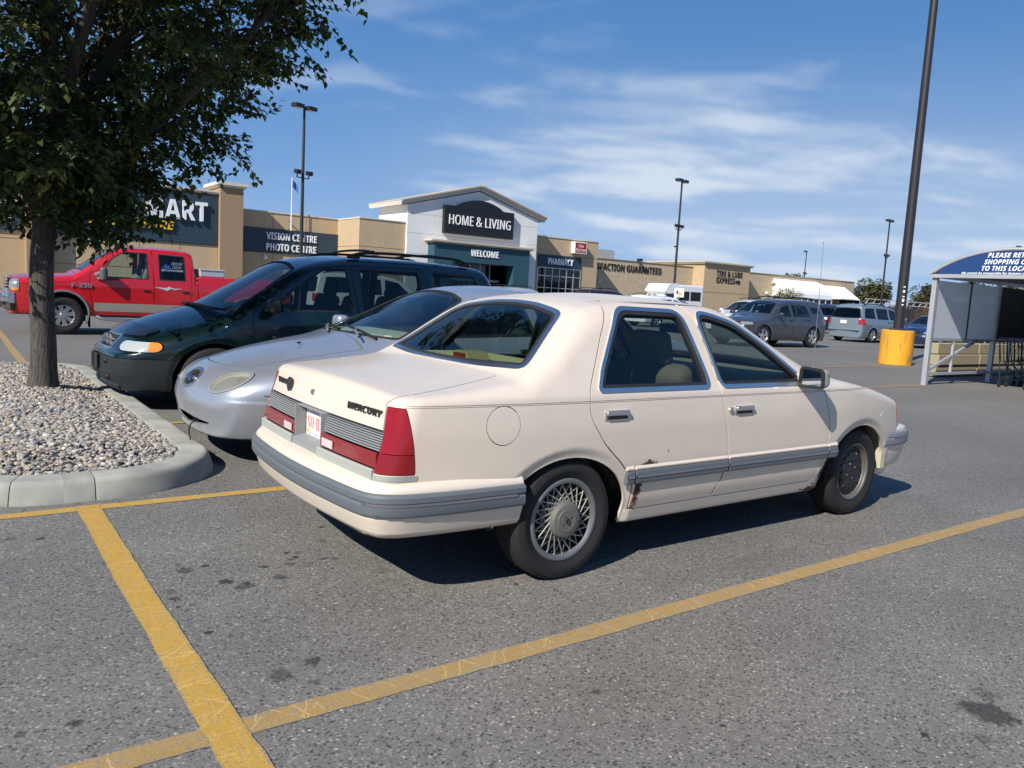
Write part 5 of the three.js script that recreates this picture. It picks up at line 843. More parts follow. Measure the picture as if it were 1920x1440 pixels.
  for (const s of [1, -1]) { seat(car, 2.35, s * 0.42, gs, { y: 0.50, back: 0.60 }); seat(car, 1.50, s * 0.42, gs, { y: 0.50, back: 0.60 }); } mesh('rear_bench', [rbox(0.5, 0.2, 1.2, 0.07, 0.75, 0.62, 0), rbox(0.16, 0.62, 1.2, 0.06, 0, 0.31, 0).rotateZ(0.3).translate(0.55, 0.64, 0)], gs, car);
  const swh = mesh('steering_wheel', [new THREE.TorusGeometry(0.19, 0.014, 8, 32), box(0.34, 0.06, 0.03), rod([0, 0, 0], [0, 0, 0.25], 0.025)], gs, car, [2.86, 1.03, -0.42]); swh.rotation.set(0, Math.PI / 2, 0); swh.rotateX(-0.55);
  for (const [z0, z1] of [[-0.70, -0.05], [0.0, 0.62]]) { const pts = []; for (let i = 0; i <= 6; i++) { const z = lerp(z0, z1, i / 6); pts.push([3.735 - 0.20 * z * z, 1.052 - 0.05 * z * z, z]); } mesh('wiper', tube(pts, 0.014, 6), M.black, car); }
  panel(sk, 'cowl', [(x, y, z) => 3.70 - 0.2 * z * z - x, (x, y, z) => x - 3.745, (x, y, z) => Math.abs(z) - 0.78, (x, y) => 0.9 - y], M.black, car, { off: 0.004, thick: 0 });
}

// ---- red crew-cab pickup
{
  const L = 5.95, car = thing('red_pickup', 'red crew cab pickup truck parked across the aisle', 'pickup truck'); place(car, -1.42, -16.02, L, -1);
  const paint = phys([0.52, 0.008, 0.012], { roughness: 0.3, clearcoat: 1, clearcoatRoughness: 0.06 }), tan = phys([0.30, 0.27, 0.22], { roughness: 0.45, clearcoat: 0.5 });
  const cabWin = 1.20;
  const { sk, Zs } = vehicleBody({
    L, h: 0.028, under: 0.40, top: 2.0, zmax: 1.05, gap: 0.005, depth: 0.22, flare: 0.02,
    y0: [[-0.2, 1.34], [2.17, 1.34], [2.21, 1.36], [2.24, 1.60], [2.28, 1.84], [2.45, 1.915], [2.9, 1.935], [3.5, 1.92], [3.80, 1.875], [4.0, 1.77], [4.60, 1.335], [4.70, 1.285], [5.1, 1.245], [5.6, 1.20], [5.8, 1.15], [6.0, 1.0]],
    crown: [[0, 0.0], [2.1, 0.0], [2.5, 0.05], [3.7, 0.06], [4.6, 0.05], [5.8, 0.06]], zc: [[0.35, 0.86], [0.5, 0.90], [0.75, 0.915], [1.0, 0.915], [1.15, 0.90], [1.25, 0.88], [1.5, 0.81], [1.75, 0.74], [1.95, 0.67]],
    rt: [0.3, 0.02, 2], ft: [5.3, 0.10, 2], Xr: () => 0.02, Xf: (y, z) => L - 0.14 - 0.05 * z * z - 0.06 * Math.max(0, y - 0.7), kf: 0.10, kr: 0.04, kt: (x) => x < 2.2 ? 0.03 : 0.10,
    arches: [[1.05, 0.42, 0.46, 0.46], [4.86, 0.42, 0.46, 0.47]],
    doors: [{ name: 'front_door', pts: [[3.14, 1.86, 0.02], [3.12, 1.2], [3.13, 0.50, 0.02], [4.30, 0.50, 0.02], [4.36, 0.9], [4.36, 1.28], [3.92, 1.74], [3.75, 1.86]], handle: [3.26, 0.98], hw: 0.14 }, { name: 'rear_door', pts: [[3.12, 1.86, 0.02], [3.10, 1.2], [3.11, 0.50, 0.02], [2.42, 0.50, 0.02], [2.32, 0.9], [2.32, 1.80]], handle: [2.46, 0.98], hw: 0.14 }],
    windows: [{ name: 'side_window', door: 'front_door', view: 'side', pts: [[3.22, 1.79], [3.21, 1.215], [3.72, 1.215], [3.92, 1.17, 0.06], [4.26, 1.17], [3.90, 1.66], [3.68, 1.79]], seal: 0.022, mat: clearGlass }, { name: 'side_window', door: 'rear_door', view: 'side', pts: [[3.00, 1.79], [3.0, 1.215], [2.44, 1.215], [2.45, 1.77]], seal: 0.022, mat: darkGlass },
      { name: 'windscreen', view: 'plan', pts: [[3.84, -0.1, 0], [3.87, 0.60, 0.05], [4.50, 0.76, 0.05], [4.58, -0.1, 0]], mat: clearGlass, seal: 0.03, ymin: 1.2 }, { name: 'rear_window', view: 'rear', x: 2.5, pts: [[-0.1, 1.78, 0], [0.56, 1.77], [0.62, 1.42], [-0.1, 1.42, 0]], seal: 0.03 }],
    panels: [{ name: 'lower_trim', cutsDoors: true, gap: 0, fn: (x, y, z) => Math.max(Math.max(y - 0.68, 0.50 - y), 2.32 - x, x - 4.28, 0.6 - Math.abs(z)), mat: tan, off: 0.004 },
      { name: 'hood', each: false, fn: (x, y, z) => Math.max(Math.abs(z) - 0.72, 4.62 - x, x - 5.72, 1.05 - y) },
      { name: 'headlamp', fn: (x, y, z) => Math.max(0.58 - Math.abs(z), Math.abs(y - 0.99) - 0.12, 5.62 - x), mat: lensClear, off: 0.004, then: (m, s, sk2) => panel(sk2, 'turn_signal', [(x, y, z) => -s * z, (x, y, z) => Math.max(0.58 - Math.abs(z), y - 0.93, 0.873 - y, 5.63 - x, x - 5.74)], lensAmber, m, { off: 0.012 }) },
      { name: 'grille_opening', each: false, fn: (x, y, z) => Math.max(Math.abs(z) - 0.55, Math.abs(y - 0.99) - 0.13, 5.5 - x), mat: M.black, off: -0.03, thick: 0 },
      { name: 'bed_floor', each: false, gap: 0, fn: (x, y, z) => Math.max(x - 2.14, 0.08 - x, Math.abs(z) - 0.78, 1.28 - y), mat: M.dark, off: -0.4, thick: 0 },
      { name: 'tail_lamp', fn: (x, y, z) => Math.max(0.78 - Math.abs(z), Math.abs(y - 1.05) - 0.18, x - 0.10), mat: lensRed }],
  }, car, paint);
  panel(sk, 'door_gap', [(x) => x - 2.205, (x) => 2.185 - x, (x, y, z) => 0.6 - Math.abs(z)], M.black, car, { off: 0.002, thick: 0 });
  // chrome front bumper, brush guard, grille
  const bp = []; for (let i = 0; i <= 16; i++) { const z = lerp(-0.93, 0.93, i / 16); bp.push([5.93 - 0.16 * Math.pow(Math.abs(z), 3), z]); }
  const fb = mesh('front_bumper', sweep(bp, [[-0.10, 0.84], [0.0, 0.83], [0.02, 0.78], [0.02, 0.66], [-0.02, 0.62], [-0.10, 0.62]], -1), M.chrome, car); mesh('bumper_valance', sweep(bp, [[-0.10, 0.615], [-0.01, 0.615], [-0.03, 0.50], [-0.10, 0.47]], -1), std([0.06, 0.055, 0.045], 0.8), fb);
  for (let k = 0; k < 4; k++) mesh('grille_bar', rbox(0.04, 0.03, 1.06, 0.01, 5.80, 0.90 + k * 0.06, 0), M.chrome, car); mesh('grille_surround', [rbox(0.06, 0.04, 1.2, 0.015, 5.80, 1.135, 0), rbox(0.06, 0.04, 1.2, 0.015, 5.80, 0.855, 0)], M.chrome, car);
  { const gd = new THREE.Group(); gd.name = 'brush_guard'; car.add(gd); for (const s of [-1, 1]) { mesh('guard_upright', tube([[5.93, 0.55, s * 0.38], [6.06, 0.62, s * 0.38], [6.07, 1.02, s * 0.38], [5.98, 1.16, s * 0.38]], 0.03, 8), M.chrome, gd); mesh('guard_hoop', tube([[6.05, 0.75, s * 0.38], [6.02, 0.75, s * 0.80], [5.97, 0.80, s * 0.86], [5.97, 1.05, s * 0.86], [6.0, 1.10, s * 0.78], [6.05, 1.08, s * 0.38]], 0.025, 8), M.chrome, gd); } mesh('guard_crossbar', tube([[6.02, 1.12, -0.38], [6.06, 1.15, 0], [6.02, 1.12, 0.38]], 0.03, 8), M.chrome, gd); mesh('guard_crossbar', tube([[6.06, 0.7, -0.38], [6.08, 0.7, 0], [6.06, 0.7, 0.38]], 0.025, 8), M.chrome, gd); }
  // wheel-arch trim, mud flap, step tube, antenna, tool box
  for (const s of [-1, 1]) {
    for (const cx of [4.86, 1.05]) { const pts = []; for (let i = 0; i <= 20; i++) { const a = lerp(-0.12, 1.12, i / 20) * Math.PI; pts.push([cx + 0.475 * Math.cos(a), 0.42 + 0.485 * Math.sin(a), s * (Zs(cx + 0.475 * Math.cos(a), 0.42 + 0.485 * Math.sin(a)) + 0.012)]); } mesh('arch_trim', tube(pts, 0.022, 8, 40), std([0.55, 0.55, 0.56], 0.3, 0.9), car); mesh('mud_flap', boxAt(cx - 0.50, cx - 0.485, 0.16, 0.46, s * 0.70, s * 0.93).scale(1, 1, 1), std([0.28, 0.27, 0.26], 0.6), car); }
    mesh('step_tube', tube([[4.25, 0.40, s * 0.86], [4.1, 0.345, s * 0.92], [2.6, 0.345, s * 0.92], [2.4, 0.40, s * 0.86]], 0.035, 8, 30), M.chrome, car);
    for (const x of [1.05, 4.86]) wheel(car, x, 0.395, s * 0.80, s, { R: 0.395, w: 0.25, rim: 0.215, style: 'truck', turn: 0.2, mat: std([0.62, 0.62, 0.63], 0.25, 0.9) });
    const m = new THREE.Group(); m.name = 'door_mirror'; m.position.set(4.12, 1.29, s * 1.02); car.add(m); mesh('mirror_housing', rbox(0.13, 0.29, 0.19, 0.06, 0, 0, 0, 4), std([0.10, 0.10, 0.11], 0.35), m); mesh('mirror_arm', [bar([0.03, -0.06, -s * 0.02], [0.10, -0.10, -s * 0.16], 0.05), bar([0.03, 0.03, -s * 0.02], [0.14, -0.02, -s * 0.16], 0.05)], std([0.5, 0.5, 0.5], 0.3, 0.6), m); mesh('mirror_glass', new THREE.PlaneGeometry(0.15, 0.24).rotateY(-Math.PI / 2).translate(-0.068, 0, 0), M.chrome, m);
  }
  { const tb = mesh('tool_box', [rbox(0.55, 0.16, 1.66, 0.03, 1.86, 1.42, 0)], std([0.62, 0.63, 0.64], 0.4, 0.5), car); mesh('box_lid', rbox(0.57, 0.03, 1.70, 0.012, 1.86, 1.505, 0), std([0.70, 0.71, 0.72], 0.35, 0.5), tb); }
  { const m = mesh('window_decal', new THREE.PlaneGeometry(0.50, 0.40), std([1, 1, 1], 0.6, 0, { map: canvasTex(512, 400, (c, w, h) => { c.clearRect(0, 0, w, h); c.fillStyle = '#3f6fb8'; c.beginPath(); c.moveTo(20, 210); c.lineTo(110, 90); c.lineTo(150, 140); c.lineTo(175, 115); c.lineTo(240, 210); c.fill(); c.fillStyle = '#a9bcd6'; c.font = 'bold 92px sans-serif'; c.save(); c.scale(0.72, 1); c.fillText('ARROW', 300, 120); c.fillText('CREEK', 340, 204); c.restore(); c.fillStyle = '#c9ced4'; c.fillRect(20, 226, 470, 52); c.fillStyle = '#20242a'; c.font = 'bold 40px sans-serif'; c.fillText('CONTRACTING', 90, 267); }), transparent: true }), car); m.position.set(2.72, 1.485, -0.845); m.rotation.set(0.30, Math.PI, 0, 'YXZ'); }
  letters('F-350', 0.13, 0.01, std([0.55, 0.55, 0.56], 0.3, 0.8), car, { x: 4.72, y: 0.99, z: -Zs(4.6, 1.0) - 0.014, ry: Math.PI, width: 0.40, name: 'badge_letter' });
  { const z = -Zs(2.9, 1.0) - 0.008; mesh('swoosh_decal', new THREE.ShapeGeometry(polyShape([[-0.30, 0.05], [-0.05, 0.035], [0.02, 0.07], [0.10, 0.03], [0.30, 0.03], [0.14, 0.0], [0.05, 0.02], [-0.02, -0.03], [-0.10, 0.0]])).rotateY(Math.PI).translate(2.82, 1.02, z), std([0.55, 0.55, 0.57], 0.5), car); }
  const gs = std([0.16, 0.17, 0.17], 0.9); for (const s of [1, -1]) { seat(car, 3.55, s * 0.40, gs, { y: 0.72 }); } mesh('rear_bench', [rbox(0.45, 0.2, 1.3, 0.06, 2.75, 0.85, 0), rbox(0.15, 0.65, 1.3, 0.06, 2.5, 1.15, 0)], gs, car); mesh('floor_pan', boxAt(2.3, 4.5, 0.42, 0.55, -0.8, 0.8), M.dark, car); mesh('dashboard', rbox(0.4, 0.25, 1.4, 0.06, 4.28, 1.08, 0), gs, car);
}

// ------------------------------------------------------------------ store building
{
  const store = thing('store_building', 'long tan store with a white gabled entrance and teal sign bands', 'building');
  const stuccoTex = (seed, base) => dataTex(256, 256, (i, j) => { const n = fbm(i * 0.03 + seed, j * 0.03, 5), f = vnoise(i * 0.9 + seed, j * 0.9), st = fbm(i * 0.09 + 7, j * 0.008 + seed, 3), k = 0.94 + 0.13 * (n - 0.5) + 0.08 * (f - 0.5) + 0.10 * (st - 0.5); return base.map(v => toS(v * k)); });
  const tTan = stuccoTex(3, [0.54, 0.40, 0.245]); tTan.repeat.set(0.25, 0.25);
  const tan = std([1, 1, 1], 0.95, 0, { map: tTan }), brown = std([1, 1, 1], 0.95, 0, { map: stuccoTex(8, [0.36, 0.24, 0.145]) }), white = std([1, 1, 1], 0.9, 0, { map: stuccoTex(12, [0.82, 0.81, 0.79]) }), trim = std([0.62, 0.57, 0.47], 0.9), teal = std([0.022, 0.048, 0.075], 0.6), teal2 = std([0.022, 0.075, 0.105], 0.7), blackSign = std([0.010, 0.012, 0.014], 0.5), lw = std([0.85, 0.86, 0.86], 0.6), ly = std([0.80, 0.50, 0.03], 0.6), lk = std([0.015, 0.015, 0.017], 0.6);
  const rock = (() => { const t = dataTex(512, 512, (i, j) => { const bx = Math.floor(i / 42), by = Math.floor(j / 21), n = fbm(i * 0.07, j * 0.10, 5), b = h2(bx + 3, by + 9), mort = (i % 42 < 2 || j % 21 < 2) ? 0.86 : 1, k = (0.80 + 0.35 * n + 0.10 * b) * mort; return [0.54, 0.42, 0.275].map(v => toS(v * k)); }); t.repeat.set(0.22, 0.22); return std([1, 1, 1], 0.97, 0, { map: t, bumpMap: t, bumpScale: 0.05 }); })();
  const uvm = (g) => { const p = g.attributes.position, n = g.attributes.normal, uv = []; for (let i = 0; i < p.count; i++) uv.push(Math.abs(n.getX(i)) > 0.7 ? p.getZ(i) : p.getX(i), Math.abs(n.getY(i)) > 0.7 ? p.getZ(i) : p.getY(i)); g.setAttribute('uv', new THREE.Float32BufferAttribute(uv, 2)); return g; };
  const sec = (name, x0, x1, y1, z, depth, mat, par = store) => mesh(name, uvm(boxAt(x0, x1, 0, y1, z - depth, z)), mat, par);
  // stucco panels proud of a recessed wall, with open joints
  const panels = (par, x0, x1, ys, z, cols, mat, d = 0.02) => { for (let r = 0; r < ys.length - 1; r++) for (let c = 0; c < cols; c++) { const a = lerp(x0, x1, c / cols), b = lerp(x0, x1, (c + 1) / cols); mesh('wall_panel', uvm(boxAt(a + 0.02, b - 0.02, ys[r] + 0.02, ys[r + 1] - 0.02, z, z + d)), mat, par); } };
  const coping = (par, x0, x1, y, z, depth, mat = trim, h = 0.10) => mesh('coping', boxAt(x0 - 0.05, x1 + 0.05, y, y + h, z - depth - 0.04, z + 0.07), mat, par);
  const band = (x0, x1, y0, y1, z, mat = teal) => mesh('sign_band', boxAt(x0, x1, y0, y1, z, z + 0.10), mat, store);
  const groove = std([0.22, 0.16, 0.10], 1);
  // far left wing and its bracketing pilaster
  { const s = sec('wing_wall', -14, 3.0, 6.05, -52, 12, groove); panels(s, -14, 3.0, [0, 3.0, 6.05], -52, 5, tan); coping(s, -14, 3.0, 6.05, -52, 12); const b = band(-8, 1.56, 3.48, 4.76, -51.95); letters('GARDEN CENTRE', 0.72, 0.06, lw, b, { x: 1.15, y: 3.88, z: -51.84, align: 'right', width: 7.6 }); }
  for (const [x0, x1] of [[1.75, 3.1], [12.70, 14.2]]) { const s = sec('pilaster', x0, x1, 7.30, -50.75, 3, brown); mesh('pilaster_cornice', [boxAt(x0 - 0.12, x1 + 0.12, 7.30, 7.42, -53.85, -50.62), boxAt(x0 - 0.25, x1 + 0.25, 7.42, 7.62, -54, -50.50)], trim, s); }
  // big name wall
  { const s = sec('sign_wall', 3.1, 12.70, 6.78, -51.25, 12, groove); panels(s, 3.1, 12.70, [0, 1.7, 3.46], -51.25, 4, tan); mesh('cornice', [boxAt(3.1, 12.70, 6.78, 6.90, -63.2, -51.15), boxAt(3.1, 12.70, 6.90, 7.02, -63.2, -51.02)], trim, s);
    const b = band(3.12, 12.66, 3.50, 6.75, -51.24); letters('WAL', 1.70, 0.14, lw, b, { x: 4.0, y: 4.95, z: -51.08, width: 3.15 });
    { const st = []; for (let i = 0; i < 10; i++) { const a = i * Math.PI / 5 + Math.PI / 2, r = i % 2 ? 0.13 : 0.32; st.push([r * Math.cos(a), r * Math.sin(a)]); } mesh('star', extrude(st, 0.1), lw, b, [7.45, 5.50, -51.08]); }
    letters('MART', 1.70, 0.14, lw, b, { x: 11.98, y: 4.95, z: -51.08, sx: 0.86, align: 'right', width: 3.95 }); letters('SUPERCENTRE', 0.74, 0.10, ly, b, { x: 9.85, y: 4.24, z: -51.10, width: 5.0, skew: 0.22, align: 'right' }); }
  // vision centre wall
  { const s = sec('vision_wall', 14.2, 21.5, 6.05, -52, 12, groove); panels(s, 14.2, 21.5, [0, 1.65, 3.28], -52, 3, tan); panels(s, 14.2, 21.5, [4.95, 6.05], -52, 3, tan); coping(s, 14.2, 21.5, 6.05, -52, 12);
    const b = band(14.22, 21.48, 3.30, 4.93, -51.98); letters('VISION CENTRE', 0.68, 0.06, lw, b, { x: 19.85, y: 4.22, z: -51.87, align: 'right', width: 3.7 }); letters('PHOTO CENTRE', 0.68, 0.06, lw, b, { x: 19.82, y: 3.46, z: -51.87, align: 'right', width: 3.72 });
    mesh('wall_lamp', [new THREE.SphereGeometry(0.16, 14, 10).translate(16.05, 2.92, -51.75), cyl(0.05, 0.05, 0.3, 8, 16.05, 3.0, -51.9)], std([0.8, 0.78, 0.7], 0.4), s); }
  // projecting block
  { const s = sec('corner_block', 21.5, 25.1, 6.02, -48.26, 15, groove); panels(s, 21.5, 25.1, [0, 2.4, 4.1, 6.02], -48.26, 1, std([1, 1, 1], 0.95, 0, { map: tTan })); for (const [a, b] of [[0, 4.1], [4.1, 6.02]]) mesh('wall_panel', uvm(boxAt(21.48, 21.5, a + 0.02, b - 0.02, -51.98, -48.24)), tan, s); coping(s, 21.5, 25.1, 6.02, -48.26, 14); mesh('wall_lamp', [extrude([[-0.18, 0], [0.18, 0], [0.10, 0.24], [-0.10, 0.24]], 0.14)], std([0.42, 0.45, 0.48], 0.4), s, [22.6, 3.55, -48.22]); }
  // white gabled entrance
  { const z = -48.05, pts = [[25.1, 0], [28.5, 0], [28.5, 3.56], [34.1, 3.56], [34.1, 0], [36.95, 0], [36.95, 7.35], [31.2, 8.95], [25.1, 7.35]], s = mesh('entrance_gable', uvm(extrude(pts, 4.6).translate(0, 0, z - 4.6)), white, store);
    for (const y of [3.9, 5.35, 6.75]) mesh('reveal', boxAt(25.08, 36.97, y, y + 0.035, z - 0.02, z + 0.004), std([0.50, 0.49, 0.47], 0.9), s);
    // raking cornice
    const rake = (x0, y0, x1, y1) => { const L = Math.hypot(x1 - x0, y1 - y0), a = Math.atan2(y1 - y0, x1 - x0); for (const [o, h, p] of [[0.0, 0.16, 0.25], [0.16, 0.13, 0.40], [0.29, 0.09, 0.50]]) mesh('cornice', box(L + 0.5, h, 5.0 + p, 0, o + h / 2, p / 2 - 0.2).rotateZ(a).translate((x0 + x1) / 2, (y0 + y1) / 2, z - 2.4), o > 0.2 ? std([0.50, 0.42, 0.30], 0.9) : std([0.60, 0.57, 0.51], 0.9), s); };
    rake(24.75, 7.32, 31.0, 8.97); rake(31.40, 8.97, 37.3, 7.32);
    // arched name board
    const bd = []; bd.push([28.0, 5.58], [34.3, 5.58], [34.3, 7.62], [33.6, 7.62]); for (let i = 0; i <= 14; i++) { const t = i / 14, x = lerp(33.3, 29.0, t); bd.push([x, 7.62 + 0.62 * Math.sin(Math.PI * t) ** 0.8]); } bd.push([28.7, 7.62], [28.0, 7.62]);
    const b = mesh('name_board', extrude(bd, 0.35).translate(0, 0, z + 0.02), blackSign, store); mesh('board_edge', extrude(bd, 0.10).translate(0, 0, z + 0.005).scale(1, 1, 1), std([0.55, 0.56, 0.57], 0.6), b).position.set(0.06, -0.05, 0); letters('HOME & LIVING', 0.98, 0.05, lw, b, { x: 31.17, y: 6.27, z: z + 0.375, align: 'center', width: 5.75, font: fontReg });
    // teal portal with the doors set back inside
    const pz = z + 0.95, pt = mesh('entrance_portal', uvm(extrude([[26.9, 0], [28.5, 0], [28.5, 3.56], [34.1, 3.56], [34.1, 0], [35.6, 0], [35.6, 4.78], [26.9, 4.78]], 2.2).translate(0, 0, pz - 2.2)), teal2, store);
    mesh('portal_cornice', [boxAt(26.70, 35.80, 4.78, 4.88, pz - 1.0, pz + 0.12), boxAt(26.55, 35.95, 4.88, 5.0, pz - 1.0, pz + 0.25)], std([0.55, 0.48, 0.37], 0.9), pt); letters('WELCOME', 0.70, 0.06, lw, pt, { x: 31.33, y: 4.0, z: pz + 0.01, align: 'center', width: 2.55 });
    const gl = glassMat([0.30, 0.34, 0.36]), fr = std([0.58, 0.58, 0.57], 0.4, 0.6), dz = pz - 2.0, bay = new THREE.Group(); bay.name = 'entrance_glazing'; store.add(bay);
    mesh('vestibule_back', boxAt(28.4, 34.2, 0, 3.6, dz - 3.2, dz - 3.0), std([0.10, 0.09, 0.08], 0.9), bay);
    for (let k = 0; k < 6; k++) { const a = 28.5 + k * 0.933; for (const [y0, y1] of [[0.08, 2.15], [2.35, 3.5]]) mesh('window_pane', boxAt(a + 0.05, a + 0.883, y0, y1, dz - 0.01, dz + 0.005), gl, bay); mesh('mullion', boxAt(a - 0.04, a + 0.04, 0, 3.56, dz - 0.06, dz + 0.06), fr, bay); }
    for (const y of [2.15, 3.48]) mesh('transom', boxAt(28.5, 34.1, y, y + 0.20, dz - 0.07, dz + 0.07), fr, bay); mesh('portal_soffit', boxAt(28.5, 34.1, 3.5, 3.56, dz, pz), teal2, bay); }
  // pharmacy block
  { const z = -49.7, s = sec('pharmacy_wall', 37.0, 45.1, 6.25, z, 14, groove); panels(s, 37.0, 45.1, [4.80, 6.25], z, 1, tan); mesh('wall_panel', uvm(boxAt(43.2, 45.08, 0, 4.78, z, z + 0.02)), tan, s); mesh('wall_panel', uvm(boxAt(37.0, 38.36, 0, 4.78, z, z + 0.02)), tan, s); coping(s, 37.0, 45.1, 6.25, z, 14);
    const b = band(38.4, 43.15, 3.74, 4.76, z + 0.01); letters('PHARMACY', 0.72, 0.06, lw, b, { x: 40.78, y: 4.02, z: z + 0.12, align: 'center', width: 2.8 });
    const gl = glassMat([0.26, 0.26, 0.24]), fr = std([0.62, 0.60, 0.55], 0.4, 0.6), bay = new THREE.Group(); bay.name = 'shop_window'; store.add(bay); mesh('window_back', boxAt(38.4, 43.15, 0.5, 3.74, z - 0.0, z + 0.012), std([0.06, 0.048, 0.035], 0.9), bay);
    for (let k = 0; k < 6; k++) { const a = 38.4 + k * 0.79; for (const [y0, y1] of [[0.6, 2.0], [2.05, 3.0], [3.05, 3.70]]) mesh('window_pane', boxAt(a + 0.04, a + 0.75, y0, y1, z + 0.05, z + 0.06), gl, bay); mesh('mullion', boxAt(a - 0.035, a + 0.035, 0.5, 3.74, z + 0.02, z + 0.10), fr, bay); } mesh('mullion', boxAt(43.11, 43.18, 0.5, 3.74, z + 0.02, z + 0.10), fr, bay); for (const y of [2.0, 3.0, 3.68]) mesh('transom', boxAt(38.4, 43.15, y, y + 0.06, z + 0.02, z + 0.095), fr, bay);
    const cs = mesh('cafe_sign', rbox(1.42, 1.0, 0.5, 0.03, 42.65, 5.60, z + 0.27), std([0.80, 0.78, 0.76], 0.5), store); mesh('sign_face', new THREE.PlaneGeometry(1.22, 0.84).translate(42.65, 5.60, z + 0.525), std([1, 1, 1], 0.45, 0, { map: canvasTex(256, 192, (c, w, h) => { c.fillStyle = '#a01c22'; c.fillRect(0, 0, w, h); c.fillStyle = '#f1e9e4'; c.font = 'italic bold 74px serif'; c.textAlign = 'center'; c.fillText('Tim', 120, 86); c.save(); c.scale(0.84, 1); c.fillText('Hortons', 150, 158); c.restore(); c.fillRect(20, 170, 216, 4); }) }), cs); }
  // long split-face wall with black letters
  { const s = sec('block_wall', 45.1, 90, 5.06, -52, 14, rock); coping(s, 45.1, 90, 5.06, -52, 13, std([0.42, 0.34, 0.24], 0.9), 0.07); letters('SATISFACTION GUARANTEED', 0.90, 0.025, lk, store, { x: 55.7, y: 4.02, z: -51.97, align: 'right', width: 10.2 }); mesh('wall_light', rbox(0.35, 0.28, 0.25, 0.03, 47.4, 3.0, -51.87), std([0.62, 0.60, 0.52], 0.5), s); mesh('service_door', boxAt(47.2, 48.5, 0, 2.1, -52, -51.94), std([0.30, 0.22, 0.14], 0.7), s); mesh('wall_light', rbox(0.35, 0.28, 0.25, 0.03, 72.6, 3.0, -51.87), std([0.75, 0.74, 0.70], 0.5), s); mesh('wall_horn', [cyl(0.08, 0.16, 0.4, 10).rotateX(1.2).translate(73.4, 4.2, -51.8)], std([0.7, 0.7, 0.7], 0.5), s);
    const t = sec('service_block', 60.3, 67.55, 5.50, -50.5, 8, tan, store); mesh('service_cornice', [boxAt(60.1, 67.75, 5.42, 5.54, -58.6, -50.35), boxAt(60.0, 67.85, 5.54, 5.68, -58.6, -50.22)], std([0.50, 0.41, 0.29], 0.9), t); letters('TIRE & LUBE', 0.80, 0.025, lk, t, { x: 62.15, y: 4.30, z: -50.48, width: 4.15 }); letters('EXPRESS', 0.80, 0.025, lk, t, { x: 62.15, y: 3.62, z: -50.48, width: 3.0 }); mesh('arrow', extrude([[0, 0.14], [0.45, 0.14], [0.45, 0], [0.80, 0.24], [0.45, 0.48], [0.45, 0.34], [0, 0.34]], 0.06), lk, t, [65.2, 3.62, -50.48]); mesh('door_reveal', boxAt(60.35, 67.5, 2.6, 2.63, -50.5, -50.485), groove, t); }
  // rooftop plant
  mesh('rooftop_unit', [box(3.4, 1.1, 2.2, 50.2, 5.6, -56)], std([0.40, 0.41, 0.42], 0.6, 0.2), store); mesh('rooftop_unit', [box(2.6, 0.8, 2.0, 65.2, 5.5, -60)], std([0.55, 0.56, 0.57], 0.6, 0.2), store); mesh('rooftop_camera', [box(0.3, 0.25, 0.5, 52.3, 5.25, -51.7)], M.dark, store);
}
// flag on its bracketed pole
{
  const f = thing('flagpole', 'thin white flagpole carrying a blue flag above the vision centre sign', 'flagpole', [17.72, 0, -51.35]); mesh('pole', rod([0, 4.9, 0], [0, 8.55, 0], 0.05, 10, 0.03), std([0.8, 0.8, 0.8], 0.4), f); mesh('bracket', [bar([0, 5.0, 0], [0, 5.0, -0.55], 0.06), bar([0, 5.6, 0], [0, 5.6, -0.55], 0.06)], M.steel, f);
  const g = new THREE.PlaneGeometry(0.62, 0.5, 12, 8), p = g.attributes.position; for (let i = 0; i < p.count; i++) { const u = (p.getX(i) + 0.31) / 0.62; p.setXYZ(i, p.getX(i) * 0.62 + 0.2, p.getY(i) - 0.42 * u * u, 0.07 * Math.sin(u * 8) * u); } g.computeVertexNormals(); mesh('flag', g, std([0.03, 0.11, 0.36], 0.8), f, [0.03, 8.12, 0]);
}
// ------------------------------------------------------------------ lighting columns
const bronze = std([0.030, 0.027, 0.030], 0.45, 0.2);
function lightPole(label, x, z, H, { base = true, flood = true, heads = 2, turn = 0, r = 0.11 } = {}) {
  const p = thing('light_pole', label, 'light pole', [x, 0, z], turn, 'parking lot light poles');
  mesh('shaft', creased(cyl(r, r * 0.62, H - 0.7, 20, 0, (H - 0.7) / 2 + 0.7, 0), 0.6), bronze, p);
  if (base) { mesh('concrete_base', creased(lathe([[0.001, 0.93], [0.395, 0.93], [0.415, 0.915], [0.42, 0.89], [0.425, 0.05], [0.42, 0]], 40), 0.5), yellowBase, p); mesh('base_plate', box(0.42, 0.05, 0.42, 0, 0.96, 0), bronze, p); }
  for (let k = 0; k < heads; k++) { const s = heads === 1 ? -1 : k ? 1 : -1, h = mesh('lamp_head', [rbox(0.62, 0.22, 0.44, 0.04, s * 0.46, H, 0), bar([0, H - 0.02, 0], [s * 0.2, H - 0.02, 0], 0.09)], bronze, p); mesh('lens', rbox(0.46, 0.02, 0.34, 0.005, s * 0.46, H - 0.115, 0), std([0.5, 0.5, 0.48], 0.3), h); }
  if (flood) for (const s of [-1, 1]) { const h = mesh('floodlight', [rbox(0.34, 0.24, 0.26, 0.03, 0, 0, 0), bar([0, -0.1, 0], [0, -0.3, 0], 0.05), bar([0, -0.3, 0], [-s * 0.42, -0.3, 0], 0.05)], bronze, p, [s * 0.42, H - 3.55, 0.05]); h.rotation.x = 0.2; }
  return p;
}
